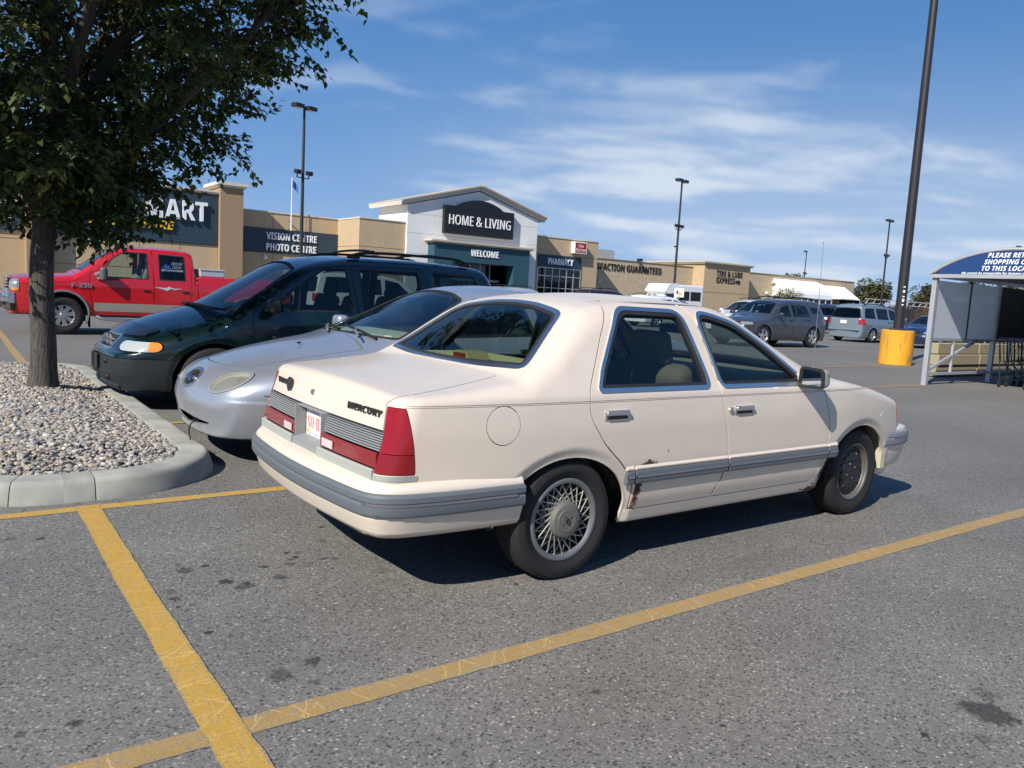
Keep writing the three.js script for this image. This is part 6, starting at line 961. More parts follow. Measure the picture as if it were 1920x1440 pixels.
const yellowBase = std([1, 1, 1], 0.75, 0, { map: dataTex(512, 256, (i, j) => { const n = fbm(i * 0.03, j * 0.05, 4), s = fbm(i * 0.09 + 40, j * 0.03, 4), f = vnoise(i * 0.8, j * 0.8), sc = sstep(0.60, 0.68, s) * 0.75; let k = 0.9 + 0.16 * (n - 0.5) + 0.05 * f; return [toS(lerp(0.80 * k, 0.30, sc)), toS(lerp(0.37 * k, 0.22, sc)), toS(lerp(0.018 * k, 0.10, sc))]; }) });
{
  const p = lightPole('tall dark lamp column on a yellow concrete base beside the cart shelter', 18.75, -7.72, 12.5, { r: 0.135, turn: 0.4, flood: false });
  for (const [y, h] of [[2.10, 0.03], [1.98, 0.06], [1.84, 0.03], [1.74, 0.08], [1.62, 0.03]]) mesh('sticker', box(0.012, h, 0.05, -0.126, y, 0.02), M.white, p).rotation.y = 0.25;
  lightPole('lamp column with twin heads in front of the vision centre sign', 14.25, -40.2, 11, { turn: 0.35 });
  lightPole('lamp column with twin heads above the white shuttle bus', 45.67, -40.9, 11, { turn: 0.25 });
  lightPole('lamp column with twin heads beside the tall dark column', 77.75, -41.4, 11, { turn: 0.2 });
  lightPole('distant single-headed lamp column above the greenhouse roof', 115.2, -76.3, 11, { turn: 0.2, heads: 1 });
  lightPole('distant lamp column just behind the one by the bus', 101.5, -92.6, 11, { turn: 0.2, heads: 1 });
  lightPole('lamp column whose head shows above the cart shelter roof', 111.9, -42.7, 11, { turn: 0.2 });
  const s = thing('street_lamp', 'pale curved street lamp among the far trees', 'street lamp', [140, 0, -50]); mesh('mast', tube([[0, 0, 0], [0, 6.5, 0], [-0.3, 7.6, 0.1], [-1.3, 7.9, 0.3]], 0.10, 8, 40), std([0.45, 0.46, 0.46], 0.5), s); mesh('lamp_head', rbox(0.9, 0.16, 0.3, 0.06, -1.6, 7.9, 0.3), std([0.45, 0.46, 0.46], 0.5), s);
}
// ------------------------------------------------------------------ cart shelter
{
  const galv = std([1, 1, 1], 0.5, 0.55, { map: dataTex(256, 256, (i, j) => { const n = fbm(i * 0.05, j * 0.05, 4), f = vnoise(i * 0.22, j * 0.22), k = 0.40 + 0.18 * n + 0.10 * f; return [toS(k * 0.98), toS(k), toS(k * 1.03)]; }) });
  const sh = thing('cart_shelter', 'galvanised cart shelter with a blue arched sign on its front', 'cart shelter', [13.28, 0, -2.80]), W = 1.36, LEN = 6.0, tubeC = (a, b, w = 0.06) => bar(a, b, w);
  const arcY = z => 2.16 + 0.46 * (1 - (z / (W + 0.05)) ** 2) ** 0.85 * 1.0;
  for (const s of [-1, 1]) {
    for (const x of [0, 2.75, LEN]) mesh('post', tubeC([x, 0, s * W], [x, 2.15, s * W], 0.09), galv, sh);
    mesh('side_rail', tubeC([0, 0.90, s * W], [LEN, 0.90, s * W], 0.05), galv, sh); mesh('side_rail', tubeC([0, 0.22, s * W], [LEN, 0.22, s * W], 0.05), galv, sh); mesh('eave_rail', tubeC([0, 2.13, s * W], [LEN, 2.13, s * W], 0.07), galv, sh);
    for (const x of [1.0, 3.6, 4.8]) mesh('side_strut', tubeC([x, 0.22, s * W], [x, 0.90, s * W], 0.045), galv, sh); mesh('side_brace', tubeC([0.1, 0.30, s * W], [2.0, 0.90, s * W], 0.05), galv, sh); mesh('panel_post', tubeC([1.47, 0.9, s * W], [1.47, 2.1, s * W], 0.045), M.dark, sh);
    for (const [a, b] of [[0.10, 1.44], [1.50, 2.70], [2.82, 4.3], [4.36, 5.94]]) mesh('side_panel', box(b - a, 1.12, 0.012, (a + b) / 2, 1.49, s * (W - 0.01)), b < 3 ? phys([0.78, 0.81, 0.84], { transmission: 0.65, thickness: 0, roughness: 0.8 }) : std([0.035, 0.038, 0.042], 0.7), sh);
  }
  { const P = [], I = [], n = 24; for (let i = 0; i <= n; i++) { const z = lerp(-W - 0.06, W + 0.06, i / n), y = arcY(clamp(z, -W - 0.049, W + 0.049)); for (const [x, o] of [[-0.12, 0.02], [LEN + 0.1, 0.02], [LEN + 0.1, -0.01], [-0.12, -0.01]]) P.push(x, y + o, z); if (i) { const a = (i - 1) * 4; for (let k = 0; k < 4; k++) I.push(a + k, a + (k + 1) % 4, a + k + 4, a + k + 4, a + (k + 1) % 4, a + 4 + (k + 1) % 4); } } let g = new THREE.BufferGeometry(); g.setAttribute('position', new THREE.Float32BufferAttribute(P, 3)); g.setIndex(I); mesh('roof', creased(g, 0.4), galv, sh);
    const arc = []; for (let i = 0; i <= 24; i++) { const z = lerp(-W, W, i / 24); arc.push([-0.10, arcY(z) + 0.0, z]); } mesh('front_arch', tube(arc, 0.035, 8, 60), galv, sh); mesh('front_beam', box(0.09, 0.07, 2 * W + 0.16, -0.06, 2.13, 0), galv, sh);
    const pts = [[-W + 0.06, 2.17]]; for (let i = 1; i < 24; i++) { const z = lerp(-W + 0.06, W - 0.06, i / 24); pts.push([z, arcY(z) - 0.03]); } pts.push([W - 0.06, 2.17]); const sg = new THREE.ShapeGeometry(polyShape(pts)), p = sg.attributes.position, uv = []; for (let i = 0; i < p.count; i++) uv.push((p.getX(i) + W) / (2 * W), (p.getY(i) - 2.14) / 0.48); sg.setAttribute('uv', new THREE.Float32BufferAttribute(uv, 2)); sg.rotateY(-Math.PI / 2).translate(-0.11, 0, 0);
    mesh('arched_sign', sg, std([1, 1, 1], 0.5, 0, { map: canvasTex(2048, 352, (c, w, h) => { c.fillStyle = '#1d3f73'; c.fillRect(0, 0, w, h); c.fillStyle = '#f4f4f2'; c.textAlign = 'center'; c.font = 'bold italic 86px sans-serif'; c.fillText('PLEASE RETURN', w / 2, 108); c.fillText('SHOPPING CARTS', w / 2, 196); c.fillText('TO THIS LOCATION', w / 2, 282); c.font = 'bold italic 42px sans-serif'; c.fillText('We cannot be responsible for damage caused by shopping carts', w / 2, 332); }) }), sh); }
  mesh('end_panel', box(0.02, 1.9, 2 * W - 0.1, LEN - 0.02, 1.15, 0), std([0.05, 0.055, 0.06], 0.8), sh);
  // nested carts
  const wire = std([0.05, 0.052, 0.055], 0.5, 0.5);
  for (let k = 0; k < 9; k++) {
    const c = thing('shopping_cart', `dark wire shopping cart in the shelter, ${['outermost', 'second', 'third', 'fourth', 'fifth', 'sixth', 'seventh', 'eighth', 'innermost'][k]} of the nested row`, 'shopping cart', [15.4 + k * 0.34, 0, -3.30], 0, 'carts nested in the shelter');
    const bs = []; for (let i = 0; i <= 8; i++) { const z = lerp(-0.28, 0.28, i / 8); bs.push(rod([-0.42, 0.92, z], [-0.36, 0.52, z * 0.9], 0.005, 5), rod([0.48, 0.80, z * 0.75], [0.40, 0.55, z * 0.7], 0.005, 5), rod([-0.36, 0.52, z * 0.9], [0.40, 0.55, z * 0.7], 0.005, 5)); } for (let i = 0; i <= 7; i++) for (const s of [-1, 1]) { const t = i / 7; bs.push(rod([lerp(-0.42, 0.48, t), lerp(0.92, 0.80, t), s * lerp(0.28, 0.21, t)], [lerp(-0.36, 0.40, t), lerp(0.52, 0.55, t), s * lerp(0.25, 0.2, t)], 0.005, 5)); } bs.push(rod([-0.42, 0.92, -0.28], [0.48, 0.80, -0.21], 0.008, 6), rod([-0.42, 0.92, 0.28], [0.48, 0.80, 0.21], 0.008, 6), rod([0.48, 0.80, -0.21], [0.48, 0.80, 0.21], 0.008, 6));
    mesh('basket', bs, wire, c); mesh('handle', rod([-0.46, 1.0, -0.28], [-0.46, 1.0, 0.28], 0.016, 8), std([0.03, 0.06, 0.16], 0.5), c); mesh('frame', [rod([-0.46, 1.0, -0.28], [-0.34, 0.14, -0.24], 0.012), rod([-0.46, 1.0, 0.28], [-0.34, 0.14, 0.24], 0.012), rod([-0.34, 0.16, -0.24], [0.46, 0.16, -0.16], 0.012), rod([-0.34, 0.16, 0.24], [0.46, 0.16, 0.16], 0.012), rod([-0.30, 0.52, -0.22], [0.30, 0.16, -0.18], 0.01), rod([-0.30, 0.52, 0.22], [0.30, 0.16, 0.18], 0.01)], wire, c);
    for (const [x, z] of [[-0.34, -0.24], [-0.34, 0.24], [0.44, -0.16], [0.44, 0.16]]) mesh('castor', new THREE.CylinderGeometry(0.06, 0.06, 0.03, 14).rotateX(Math.PI / 2), M.dark, c, [x, 0.06, z]);
  }
  // stacked concrete planks behind the shelter
  const bw = thing('concrete_plank_wall', 'low beige wall of stacked concrete planks behind the cart shelter', 'wall', [15.7, 0, -5.25]); for (let r = 0; r < 3; r++) for (let k = 0; k < 3; k++) mesh('plank', rbox(1.96, 0.245, 0.22, 0.02, 1.0 + k * 2.0 + (r % 2) * 0.02, 0.13 + r * 0.255, (r % 2) * 0.03), std([0.33, 0.285, 0.185], 0.9), bw);
}

// ------------------------------------------------------------------ trees
const barkTex = dataTex(512, 512, (i, j) => { const u = i / 512, a = u * 6.2832, X = Math.cos(a) * 3.2, Y = Math.sin(a) * 3.2, v = j / 512 * 3.0, w = fbm(X * 0.6 + 3, Y * 0.6 + v * 1.4, 3) * 1.6, r = Math.abs(Math.sin(u * 6.2832 * 9 + w * 5.5 + 0.5 * Math.sin(v * 9 + X))), f = fbm(X * 4 + 9, v * 5 + Y * 4, 4), k = 0.30 + 0.62 * Math.pow(r, 0.8) * (0.55 + 0.7 * f) + 0.2 * (f - 0.5); return [toS(0.105 * k), toS(0.090 * k), toS(0.075 * k)]; });
const bark = std([1, 1, 1], 0.95, 0, { map: barkTex, bumpMap: barkTex, bumpScale: 0.02 });
function limb(pts, r0, r1, n = 12, seg, jit = 0, seed = 1) { // tapered tube with cylindrical uv
  const c = new THREE.CatmullRomCurve3(pts.map(p => V3(...p)), false, 'centripetal'), m = seg || pts.length * 6, fr = c.computeFrenetFrames(m, false), P = [], U = [], I = []; let len = c.getLength();
  for (let i = 0; i <= m; i++) { const t = i / m, p = c.getPointAt(t), r = typeof r0 === 'function' ? r0(t) : lerp(r0, r1, t); for (let k = 0; k <= n; k++) { const a = k / n * 6.2832, rr = r * (1 + jit * (fbm(Math.cos(a) * 1.6 + seed, Math.sin(a) * 1.6 + t * len * 1.7, 3) - 0.5)), d = fr.normals[i].clone().multiplyScalar(Math.cos(a) * rr).addScaledVector(fr.binormals[i], Math.sin(a) * rr); P.push(p.x + d.x, p.y + d.y, p.z + d.z); U.push(k / n, t * len / 0.9); if (i && k) { const q = i * (n + 1) + k; I.push(q, q - 1, q - n - 2, q, q - n - 2, q - n - 1); } } }
  const g = new THREE.BufferGeometry(); g.setAttribute('position', new THREE.Float32BufferAttribute(P, 3)); g.setAttribute('uv', new THREE.Float32BufferAttribute(U, 2)); g.setIndex(I); g.computeVertexNormals(); return g;
}
function leafMesh(list, colors, name, parent, mat) { // each leaf: pointed blade of four triangles folded along its midrib
  const n = list.length, P = new Float32Array(n * 18), C = new Float32Array(n * 18), I = new Uint32Array(n * 12), X = V3(), Y = V3(), Zv = V3();
  list.forEach(([p, dir, up, s], q) => {
    Y.copy(dir).normalize(); X.crossVectors(Y, up).normalize(); Zv.crossVectors(X, Y); const w = s * 0.33, c = colors[q];
    [[0, 0, 0], [-w, s * 0.38, s * 0.07], [w, s * 0.38, s * 0.07], [0, s * 0.45, -s * 0.02], [0, s, -s * 0.12], [0, s * 0.2, 0]].forEach(([a, b, d], k) => { const o = q * 18 + k * 3; P[o] = p.x + X.x * a + Y.x * b + Zv.x * d; P[o + 1] = p.y + X.y * a + Y.y * b + Zv.y * d; P[o + 2] = p.z + X.z * a + Y.z * b + Zv.z * d; C[o] = c[0]; C[o + 1] = c[1]; C[o + 2] = c[2]; });
    const o = q * 6; [0, 3, 1, 1, 3, 4, 0, 2, 3, 2, 4, 3].forEach((v, k) => I[q * 12 + k] = o + v);
  });
  const g = new THREE.BufferGeometry(); g.setAttribute('position', new THREE.BufferAttribute(P, 3)); g.setAttribute('color', new THREE.BufferAttribute(C, 3)); g.setIndex(new THREE.BufferAttribute(I, 1)); g.computeVertexNormals(); return mesh(name, g, mat, parent);
}
const leafMat = phys([1, 1, 1], { vertexColors: true, roughness: 0.55, transmission: 0.32, thickness: 0, ior: 1.3 });
{
  const r = rng(91), tree = thing('shade_tree', 'broad leafy tree with dark foliage growing in the stone island', 'tree', [-1.58, 0.12, -5.36]);
  mesh('trunk', limb([[0, -0.05, 0], [0.0, 0.10, 0], [0.01, 0.5, 0], [0.0, 1.1, 0.01], [0.03, 1.6, 0], [0.05, 1.95, 0.0]], t => 0.114 + 0.095 * Math.exp(-t * 16) - 0.016 * t + 0.05 * sstep(0.8, 1, t), 0, 28, 40, 0.16, 3), bark, tree);
  const limbs = [[[0.05, 1.75, 0], [0.12, 2.5, 0.02], [0.10, 3.6, -0.05], [0.2, 4.8, 0.1], [0.15, 6.0, 0]], [[0.06, 1.7, 0], [0.45, 2.15, 0.22], [1.05, 2.8, 0.6], [1.7, 3.6, 1.0], [2.1, 4.3, 1.25]], [[0.04, 1.7, 0], [-0.35, 2.4, 0.25], [-0.9, 3.3, 0.7], [-1.5, 4.4, 1.0]], [[0.04, 1.8, 0], [0.3, 2.6, -0.5], [0.8, 3.6, -1.1], [1.3, 4.8, -1.6]], [[0.03, 1.75, 0], [-0.4, 2.5, -0.45], [-1.1, 3.5, -0.9], [-1.8, 4.3, -1.2]], [[0.08, 2.3, 0], [0.5, 3.1, 0.25], [1.0, 4.2, 0.5], [1.4, 5.4, 0.8]], [[0.05, 2.2, 0], [0.2, 3.0, 0.7], [0.4, 4.0, 1.5], [0.5, 4.8, 2.0]]];
  limbs.forEach((l, i) => mesh('limb', limb(l, i ? 0.075 : 0.11, 0.02, 10, 28, 0.15, i + 5), bark, tree));
  const env = curve1([[1.5, 0.6], [1.9, 0.85], [2.3, 1.15], [2.9, 1.82], [3.5, 2.35], [4.0, 2.78], [4.5, 2.9], [5.2, 2.5], [5.9, 1.8], [6.5, 0.8], [7.2, 0.2]]);
  const limbPts = []; for (const l of limbs) { const c = new THREE.CatmullRomCurve3(l.map(p => V3(...p)), false, 'centripetal'); for (let t = 0.12; t <= 1; t += 0.04) limbPts.push(c.getPointAt(Math.min(1, t))); }
  const leaves = [], cols = [], br = [], tw = [];
  const N = 560;
  const low = [[0.30, 1.62, 0.22], [0.55, 1.72, 0.40], [0.75, 1.80, 0.52], [0.45, 1.98, 0.30], [0.60, 2.15, 0.35], [0.25, 1.9, 0.2], [0.35, 1.72, 0.1], [0.62, 1.9, 0.2], [0.5, 1.6, 0.1], [0.2, 1.7, 0.3], [-0.3, 1.8, 0.1], [-0.5, 2.0, 0.2], [0.6, 1.55, 0.42], [0.1, 2.1, 0.3]];
  for (let k = 0; k < N + low.length; k++) {
    const h = 1.75 + 4.75 * Math.pow(Math.min(1, (k + 0.5) / N), 0.85), a = k * 2.39996 + r() * 0.5, lump = 0.82 + 0.36 * fbm(Math.cos(a) * 1.8 + 9, Math.sin(a) * 1.8 + h * 1.1, 3), R = env(h) * lump * (r() < 0.72 ? 0.80 + 0.22 * r() : 0.35 + 0.4 * r());
    const tip = k >= N ? V3(...low[k - N]) : V3(R * Math.cos(a), h + (r() - 0.5) * 0.3, R * Math.sin(a)); let best = null, bd = 1e9; for (const p of limbPts) { const d = p.distanceTo(tip) + 1.2 * Math.max(0, p.y - tip.y + 0.25); if (d < bd) { bd = d; best = p; } }
    const mid = best.clone().lerp(tip, 0.5).add(V3((r() - 0.5) * 0.3, 0.22 + 0.15 * r(), (r() - 0.5) * 0.3)), end = tip.clone().add(V3(0, -0.04 - 0.08 * r(), 0)), c = new THREE.CatmullRomCurve3([best, mid, tip, end.clone().lerp(tip, 0.4).add(tip.clone().sub(best).setY(0).normalize().multiplyScalar(0.12))], false, 'centripetal');
    br.push(limb([best.toArray(), mid.toArray(), tip.toArray()], 0.020, 0.006, 5, 10));
    const L = c.getLength(), nt = Math.round(6 + L * 6.5);
    for (let i = 0; i < nt; i++) {
      const t = 0.30 + 0.70 * Math.pow(r(), 0.8), p = c.getPointAt(t), tg = c.getTangentAt(t), d = V3(r() - 0.5, (r() - 0.5) * 0.75, r() - 0.5).normalize().multiplyScalar(1.0).addScaledVector(tg, 0.6).normalize(), tl = 0.16 + 0.22 * r(), q = p.clone().addScaledVector(d, tl).add(V3(0, -0.02, 0));
      if (i % 3 === 0) tw.push(rod(p.toArray(), q.toArray(), 0.0035, 4));
      const nl = 10 + Math.floor(r() * 6), tone = r();
      for (let m = 0; m < nl; m++) { const s = m / nl, lp = p.clone().lerp(q, 0.15 + 0.95 * s).add(V3((r() - 0.5) * 0.07, (r() - 0.5) * 0.06, (r() - 0.5) * 0.07)), ld = V3((r() - 0.5) * 1.7, -0.05 - 0.45 * r(), (r() - 0.5) * 1.7).addScaledVector(d, 0.45), up = V3((r() - 0.5) * 1.3, 1.0, (r() - 0.5) * 1.3), sz = 0.060 + 0.036 * r(), y = r(), yl = tone > 0.965; leaves.push([lp, ld, up, sz]); const kk = 0.75 + 0.5 * y; cols.push(yl ? [0.16 * kk, 0.15 * kk, 0.03 * kk] : [0.046 * kk * (1 + 0.6 * tone), 0.078 * kk * (1 + 0.3 * tone), 0.020 * kk]); }
    }
  }
  mesh('branches', [...br, ...tw], std([0.045, 0.036, 0.028], 0.95), tree);
  leafMesh(leaves, cols, 'crown', tree, leafMat); console.log('leaves', leaves.length);
}
// smaller far trees and bushes: crowns of leaf clumps on short trunks
function farTree(label, x, z, h, w, col, seed, { trunk = 0.28, group = 'trees beyond the far lot', name = 'far_tree', dens = 1, cone = 0 } = {}) {
  const r = rng(seed), t = thing(name, label, name === 'shrub' ? 'shrub' : 'tree', [x, 0, z], 0, group), leaves = [], cols = [], n = Math.round(5200 * dens), s0 = h * 0.052;
  mesh('trunk', limb([[0, 0, 0], [0.05, h * 0.3, 0], [0, h * 0.75, 0.05]], h * 0.035, h * 0.01, 8, 12), bark, t);
  const lobes = []; for (let k = 0; k < 16; k++) { const a = k * 2.4, y = trunk + (1 - trunk) * (0.12 + 0.76 * r()), e = Math.sin(Math.PI * clamp((y - trunk) / (1 - trunk), 0.06, 0.94)) ** 0.7 * (cone ? lerp(1.25, 0.35, (y - trunk) / (1 - trunk)) : 1); lobes.push([Math.cos(a) * w * 0.5 * e * (0.35 + 0.4 * r()), y * h, Math.sin(a) * w * 0.5 * e * (0.35 + 0.4 * r()), w * (0.16 + 0.10 * r()) * (0.5 + 0.6 * e), 0.75 + 0.5 * r()]); }
  for (let i = 0; i < n; i++) { const b = lobes[i % 16], u = V3(r() - 0.5, r() - 0.5, r() - 0.5).normalize(), q = b[3] * (0.55 + 0.5 * r()), p = V3(b[0] + u.x * q, b[1] + u.y * q * 0.85, b[2] + u.z * q), k = b[4] * (0.7 + 0.6 * r()); leaves.push([p, V3(u.x + r() - 0.5, u.y * 0.5 - 0.3 + r() * 0.3, u.z + r() - 0.5), V3(r() - 0.5, 1, r() - 0.5), s0 * (0.8 + 0.8 * r())]); cols.push(col.map(v => v * k * 1.5)); }
  leafMesh(leaves, cols, 'crown', t, leafMat);
}

// ------------------------------------------------------------------ vehicles farther down the lot
function suvSpec(kind) {
  const van = kind === 'van', car = kind === 'sedan', L = van ? 5.0 : car ? 4.7 : 4.72, H = van ? 1.75 : car ? 1.44 : 1.68, b = van ? 1.03 : car ? 0.93 : 1.04;
  return {
    L, h: 0.036, under: van ? 0.2 : car ? 0.18 : 0.24, top: H + 0.08, zmax: 1.05, gap: 0.005, depth: 0.2, flare: 0.008,
    y0: van ? [[-0.1, 1.6], [0.2, 1.70], [0.8, 1.745], [2, 1.75], [2.7, 1.70], [3.05, 1.62], [3.95, 1.10], [4.15, 1.03], [4.7, 0.88], [5.0, 0.7]] : car ? [[-0.1, 0.85], [0.1, 1.0], [0.7, 1.06], [0.85, 1.09], [1.5, 1.37], [1.9, 1.43], [2.4, 1.43], [2.75, 1.36], [3.45, 1.0], [3.6, 0.95], [4.3, 0.82], [4.7, 0.6]] : [[-0.1, 1.5], [0.15, 1.62], [0.6, 1.675], [1.6, 1.69], [2.3, 1.66], [2.65, 1.59], [3.45, 1.14], [3.65, 1.08], [4.3, 0.98], [4.6, 0.88], [4.8, 0.7]],
    crown: [[0, 0.05], [2, 0.06], [3.5, 0.09], [4.6, 0.1]], zc: [[0.15, 0.82], [0.3, 0.89], [0.5, 0.925], [0.8, 0.925], [b - 0.06, 0.895], [b, 0.87], [b + 0.25, 0.77], [H - 0.08, 0.64], [H + 0.05, 0.55]],
    rt: [0.9, 0.10, 2.4], ft: [L - 1.1, 0.25, 2.3], Xr: car ? (y, z) => 0.02 + 0.16 * z * z : (y, z) => 0.02 + 0.40 * Math.max(0, y - b) + 0.12 * z * z, Xf: (y, z) => L - 0.5 * Math.max(0, y - 0.7) ** 1.3 - 0.22 * Math.pow(Math.abs(z), 2.5) - 0.2 * Math.max(0, 0.4 - y), kf: 0.14, kt: 0.11, kr: 0.10,
    arches: van ? [[0.98, 0.33, 0.40, 0.37], [4.02, 0.33, 0.40, 0.37]] : car ? [[1.0, 0.31, 0.38, 0.35], [3.75, 0.31, 0.38, 0.35]] : [[0.95, 0.36, 0.44, 0.42], [3.80, 0.36, 0.44, 0.42]],
    doors: van ? [{ name: 'front_door', pts: [[2.42, H - 0.14], [2.40, 0.30], [3.42, 0.30], [3.55, 0.6], [3.60, b], [2.95, H - 0.20]], handle: [2.52, 0.95] }, { name: 'sliding_door', pts: [[2.40, H - 0.14], [2.38, 0.30], [1.50, 0.30], [1.35, 0.7], [1.30, H - 0.14]], handle: [2.26, 0.95] }] : car ? [{ name: 'front_door', pts: [[2.12, H - 0.12], [2.10, 0.25], [3.20, 0.25], [3.28, b], [2.7, H - 0.14]], handle: [2.2, 0.85] }, { name: 'rear_door', pts: [[2.10, H - 0.12], [2.08, 0.25], [1.45, 0.28], [1.2, 0.75], [1.3, 1.05], [1.55, H - 0.14]], handle: [1.35, 0.86] }] : [{ name: 'front_door', pts: [[2.22, H - 0.15], [2.20, 0.32], [3.22, 0.32], [3.32, 0.6], [3.30, b], [2.75, H - 0.22]], handle: [2.32, 0.95] }, { name: 'rear_door', pts: [[2.20, H - 0.15], [2.18, 0.32], [1.45, 0.34], [1.28, 0.75], [1.15, 1.0], [1.25, H - 0.17]], handle: [1.32, 0.97] }],
    windows: (van ? [['front_door', [[2.48, H - 0.18], [2.46, b + 0.04], [3.42, b + 0.03], [2.95, H - 0.26]]], ['sliding_door', [[2.34, H - 0.18], [2.33, b + 0.04], [1.38, b + 0.05], [1.40, H - 0.18]]], [null, [[1.24, H - 0.18], [1.22, b + 0.06], [0.36, b + 0.08], [0.52, H - 0.19]]]] : car ? [['front_door', [[2.16, H - 0.16], [2.14, b + 0.03], [3.12, b + 0.02], [2.68, H - 0.20]]], ['rear_door', [[2.06, H - 0.16], [2.05, b + 0.03], [1.38, b + 0.06], [1.60, H - 0.18]]]] : [['front_door', [[2.28, H - 0.19], [2.26, b + 0.03], [3.14, b + 0.02], [2.74, H - 0.29]]], ['rear_door', [[2.14, H - 0.19], [2.13, b + 0.03], [1.22, b + 0.05], [1.10, b + 0.16], [1.30, H - 0.21]]], [null, [[1.04, H - 0.24], [0.98, b + 0.16], [0.42, b + 0.2], [0.58, H - 0.25]]]]).map(([d, pts]) => ({ name: d ? 'side_window' : 'quarter_window', door: d, view: 'side', pts, mat: van ? darkGlass : tintGlass, seal: 0.024 })).concat([{ name: 'windscreen', view: 'plan', pts: van ? [[3.06, -0.1, 0], [3.12, 0.6, 0.05], [3.80, 0.76, 0.05], [3.98, -0.1, 0]] : car ? [[2.74, -0.1, 0], [2.79, 0.54, 0.05], [3.32, 0.68, 0.05], [3.48, -0.1, 0]] : [[2.68, -0.1, 0], [2.74, 0.56, 0.05], [3.30, 0.72, 0.05], [3.46, -0.1, 0]], seal: 0.03, mat: tintGlass }, car ? { name: 'rear_window', view: 'plan', pts: [[1.5, -0.1, 0], [1.48, 0.5, 0.05], [0.98, 0.6, 0.05], [0.86, -0.1, 0]], seal: 0.03 } : { name: 'rear_window', view: 'rear', pts: [[-0.1, H - 0.18, 0], [0.60, H - 0.20], [0.76, b + 0.06], [-0.1, b + 0.04, 0]], seal: 0.03, mat: darkGlass }]),
    panels: [{ name: 'hood', each: false, fn: (x, y, z) => Math.max(Math.abs(z) - lerp(0.72, 0.6, clamp(x - L + 1.2)), L - (van ? 0.92 : 1.08) - x, x - L + 0.14 - 0.2 * (0.3 - z * z), 0.8 - y) },
      { name: 'headlamp', fn: (x, y, z) => Math.max(0.54 - Math.abs(z), Math.abs(y - (car ? 0.66 : 0.80)) - 0.05, L - 0.42 - x), mat: lensClear, off: 0.002 }, { name: 'tail_lamp', fn: (x, y, z) => Math.max(0.68 - Math.abs(z), Math.abs(y - (car ? 0.82 : 0.93)) - (car ? 0.08 : 0.12), x - 0.36), mat: lensRed, off: 0.003 },
      { name: 'grille', each: false, fn: (x, y, z) => Math.max(Math.abs(z) - 0.40, Math.abs(y - (car ? 0.60 : 0.74)) - 0.09, L - 0.5 - x), mat: M.black, off: -0.01, thick: 0 }],
  };
}
const carCache = {};
function lotCar(kind, name, label, category, paint, x, z, facing, { rails = false, group, wheelMat } = {}) {
  const L = suvSpec(kind).L; let car;
  if (!carCache[kind]) {
    car = thing(name, label, category); const p0 = carPaint([0.5, 0.5, 0.5], 0.35, { clearcoat: 1, clearcoatRoughness: 0.06, metalness: 0.3 }), sp = suvSpec(kind); vehicleBody(sp, car, p0);
    for (const s of [1, -1]) { for (const a of sp.arches) wheel(car, a[0], a[2] - 0.055, s * 0.80, s, { R: a[2] - 0.055, w: 0.21, rim: (a[2] - 0.055) * 0.64, style: 'alloy5', turn: 0.3, mat: std([0.55, 0.55, 0.56], 0.3, 0.85) }); doorMirror(car, kind === 'van' ? 3.42 : 3.1, kind === 'sedan' ? 1.0 : 1.14, 0.93, s, p0); }
    mesh('license_plate', rbox(0.012, 0.15, 0.31, 0.004, kind === 'sedan' ? -0.01 : -0.015, kind === 'sedan' ? 0.7 : 0.90, 0), M.white, car); mesh('rear_bumper_step', rbox(0.14, 0.10, 1.5, 0.04, 0.04, 0.56, 0), p0, car); const gs = std([0.05, 0.05, 0.052], 0.9); for (const s of [1, -1]) seat(car, 2.5, s * 0.4, gs, { y: kind === 'sedan' ? 0.3 : 0.5 }); mesh('rear_bench', [rbox(0.5, 0.2, 1.3, 0.07, 1.6, 0.55, 0), rbox(0.16, 0.6, 1.3, 0.06, 1.35, 0.85, 0)], gs, car); mesh('floor_pan', boxAt(0.4, L - 1.1, 0.24, 0.3, -0.75, 0.75), M.dark, car);
    if (kind !== 'sedan') for (const s of [-1, 1]) mesh('roof_rail', tube([[0.45, 1.67, s * 0.58], [0.7, 1.735, s * 0.58], [2.0, 1.75, s * 0.6], [2.35, 1.69, s * 0.6]], 0.02, 7, 24), M.black, car);
    carCache[kind] = { car, p0 };
    car.traverse(o => { if (o.material === p0) o.userData.isPaint = true; });
  } else { car = carCache[kind].car.clone(); car.name = numbered(name); car.userData = { label, category }; scene.add(car); }
  if (group) car.userData.group = group;
  car.traverse(o => { if (o.userData.isPaint) o.material = paint; });
  place(car, facing < 0 ? x : x + L, z, L, facing); return car;
}
const pnt = (c, m = 0.35) => carPaint(c, 0.34, { metalness: m, clearcoat: 1, clearcoatRoughness: 0.05 });
const gP = 'cars parked farther down the lot';
lotCar('suv', 'grey_crossover', 'dark grey crossover parked beyond the nose of the cream sedan', 'car', pnt([0.060, 0.062, 0.072]), 19.28, -14.02, -1, { group: gP });
lotCar('van', 'blue_grey_minivan', 'blue grey minivan seen from behind, left of the yellow lamp base', 'minivan', pnt([0.20, 0.255, 0.29]), 31.35, -17.05, 1, { group: gP });
lotCar('suv', 'white_crossover', 'white crossover tail between the dark crossover and the blue grey minivan', 'car', pnt([0.72, 0.72, 0.71], 0), 30.9, -20.2, 1, { group: gP });
lotCar('sedan', 'navy_sedan', 'navy blue sedan parked just right of the yellow lamp base', 'car', pnt([0.02, 0.035, 0.075]), 30.6, -13.6, -1, { group: gP });
lotCar('suv', 'charcoal_crossover', 'charcoal crossover behind the tall lamp column', 'car', pnt([0.045, 0.045, 0.05]), 39.5, -18.8, -1, { group: gP });
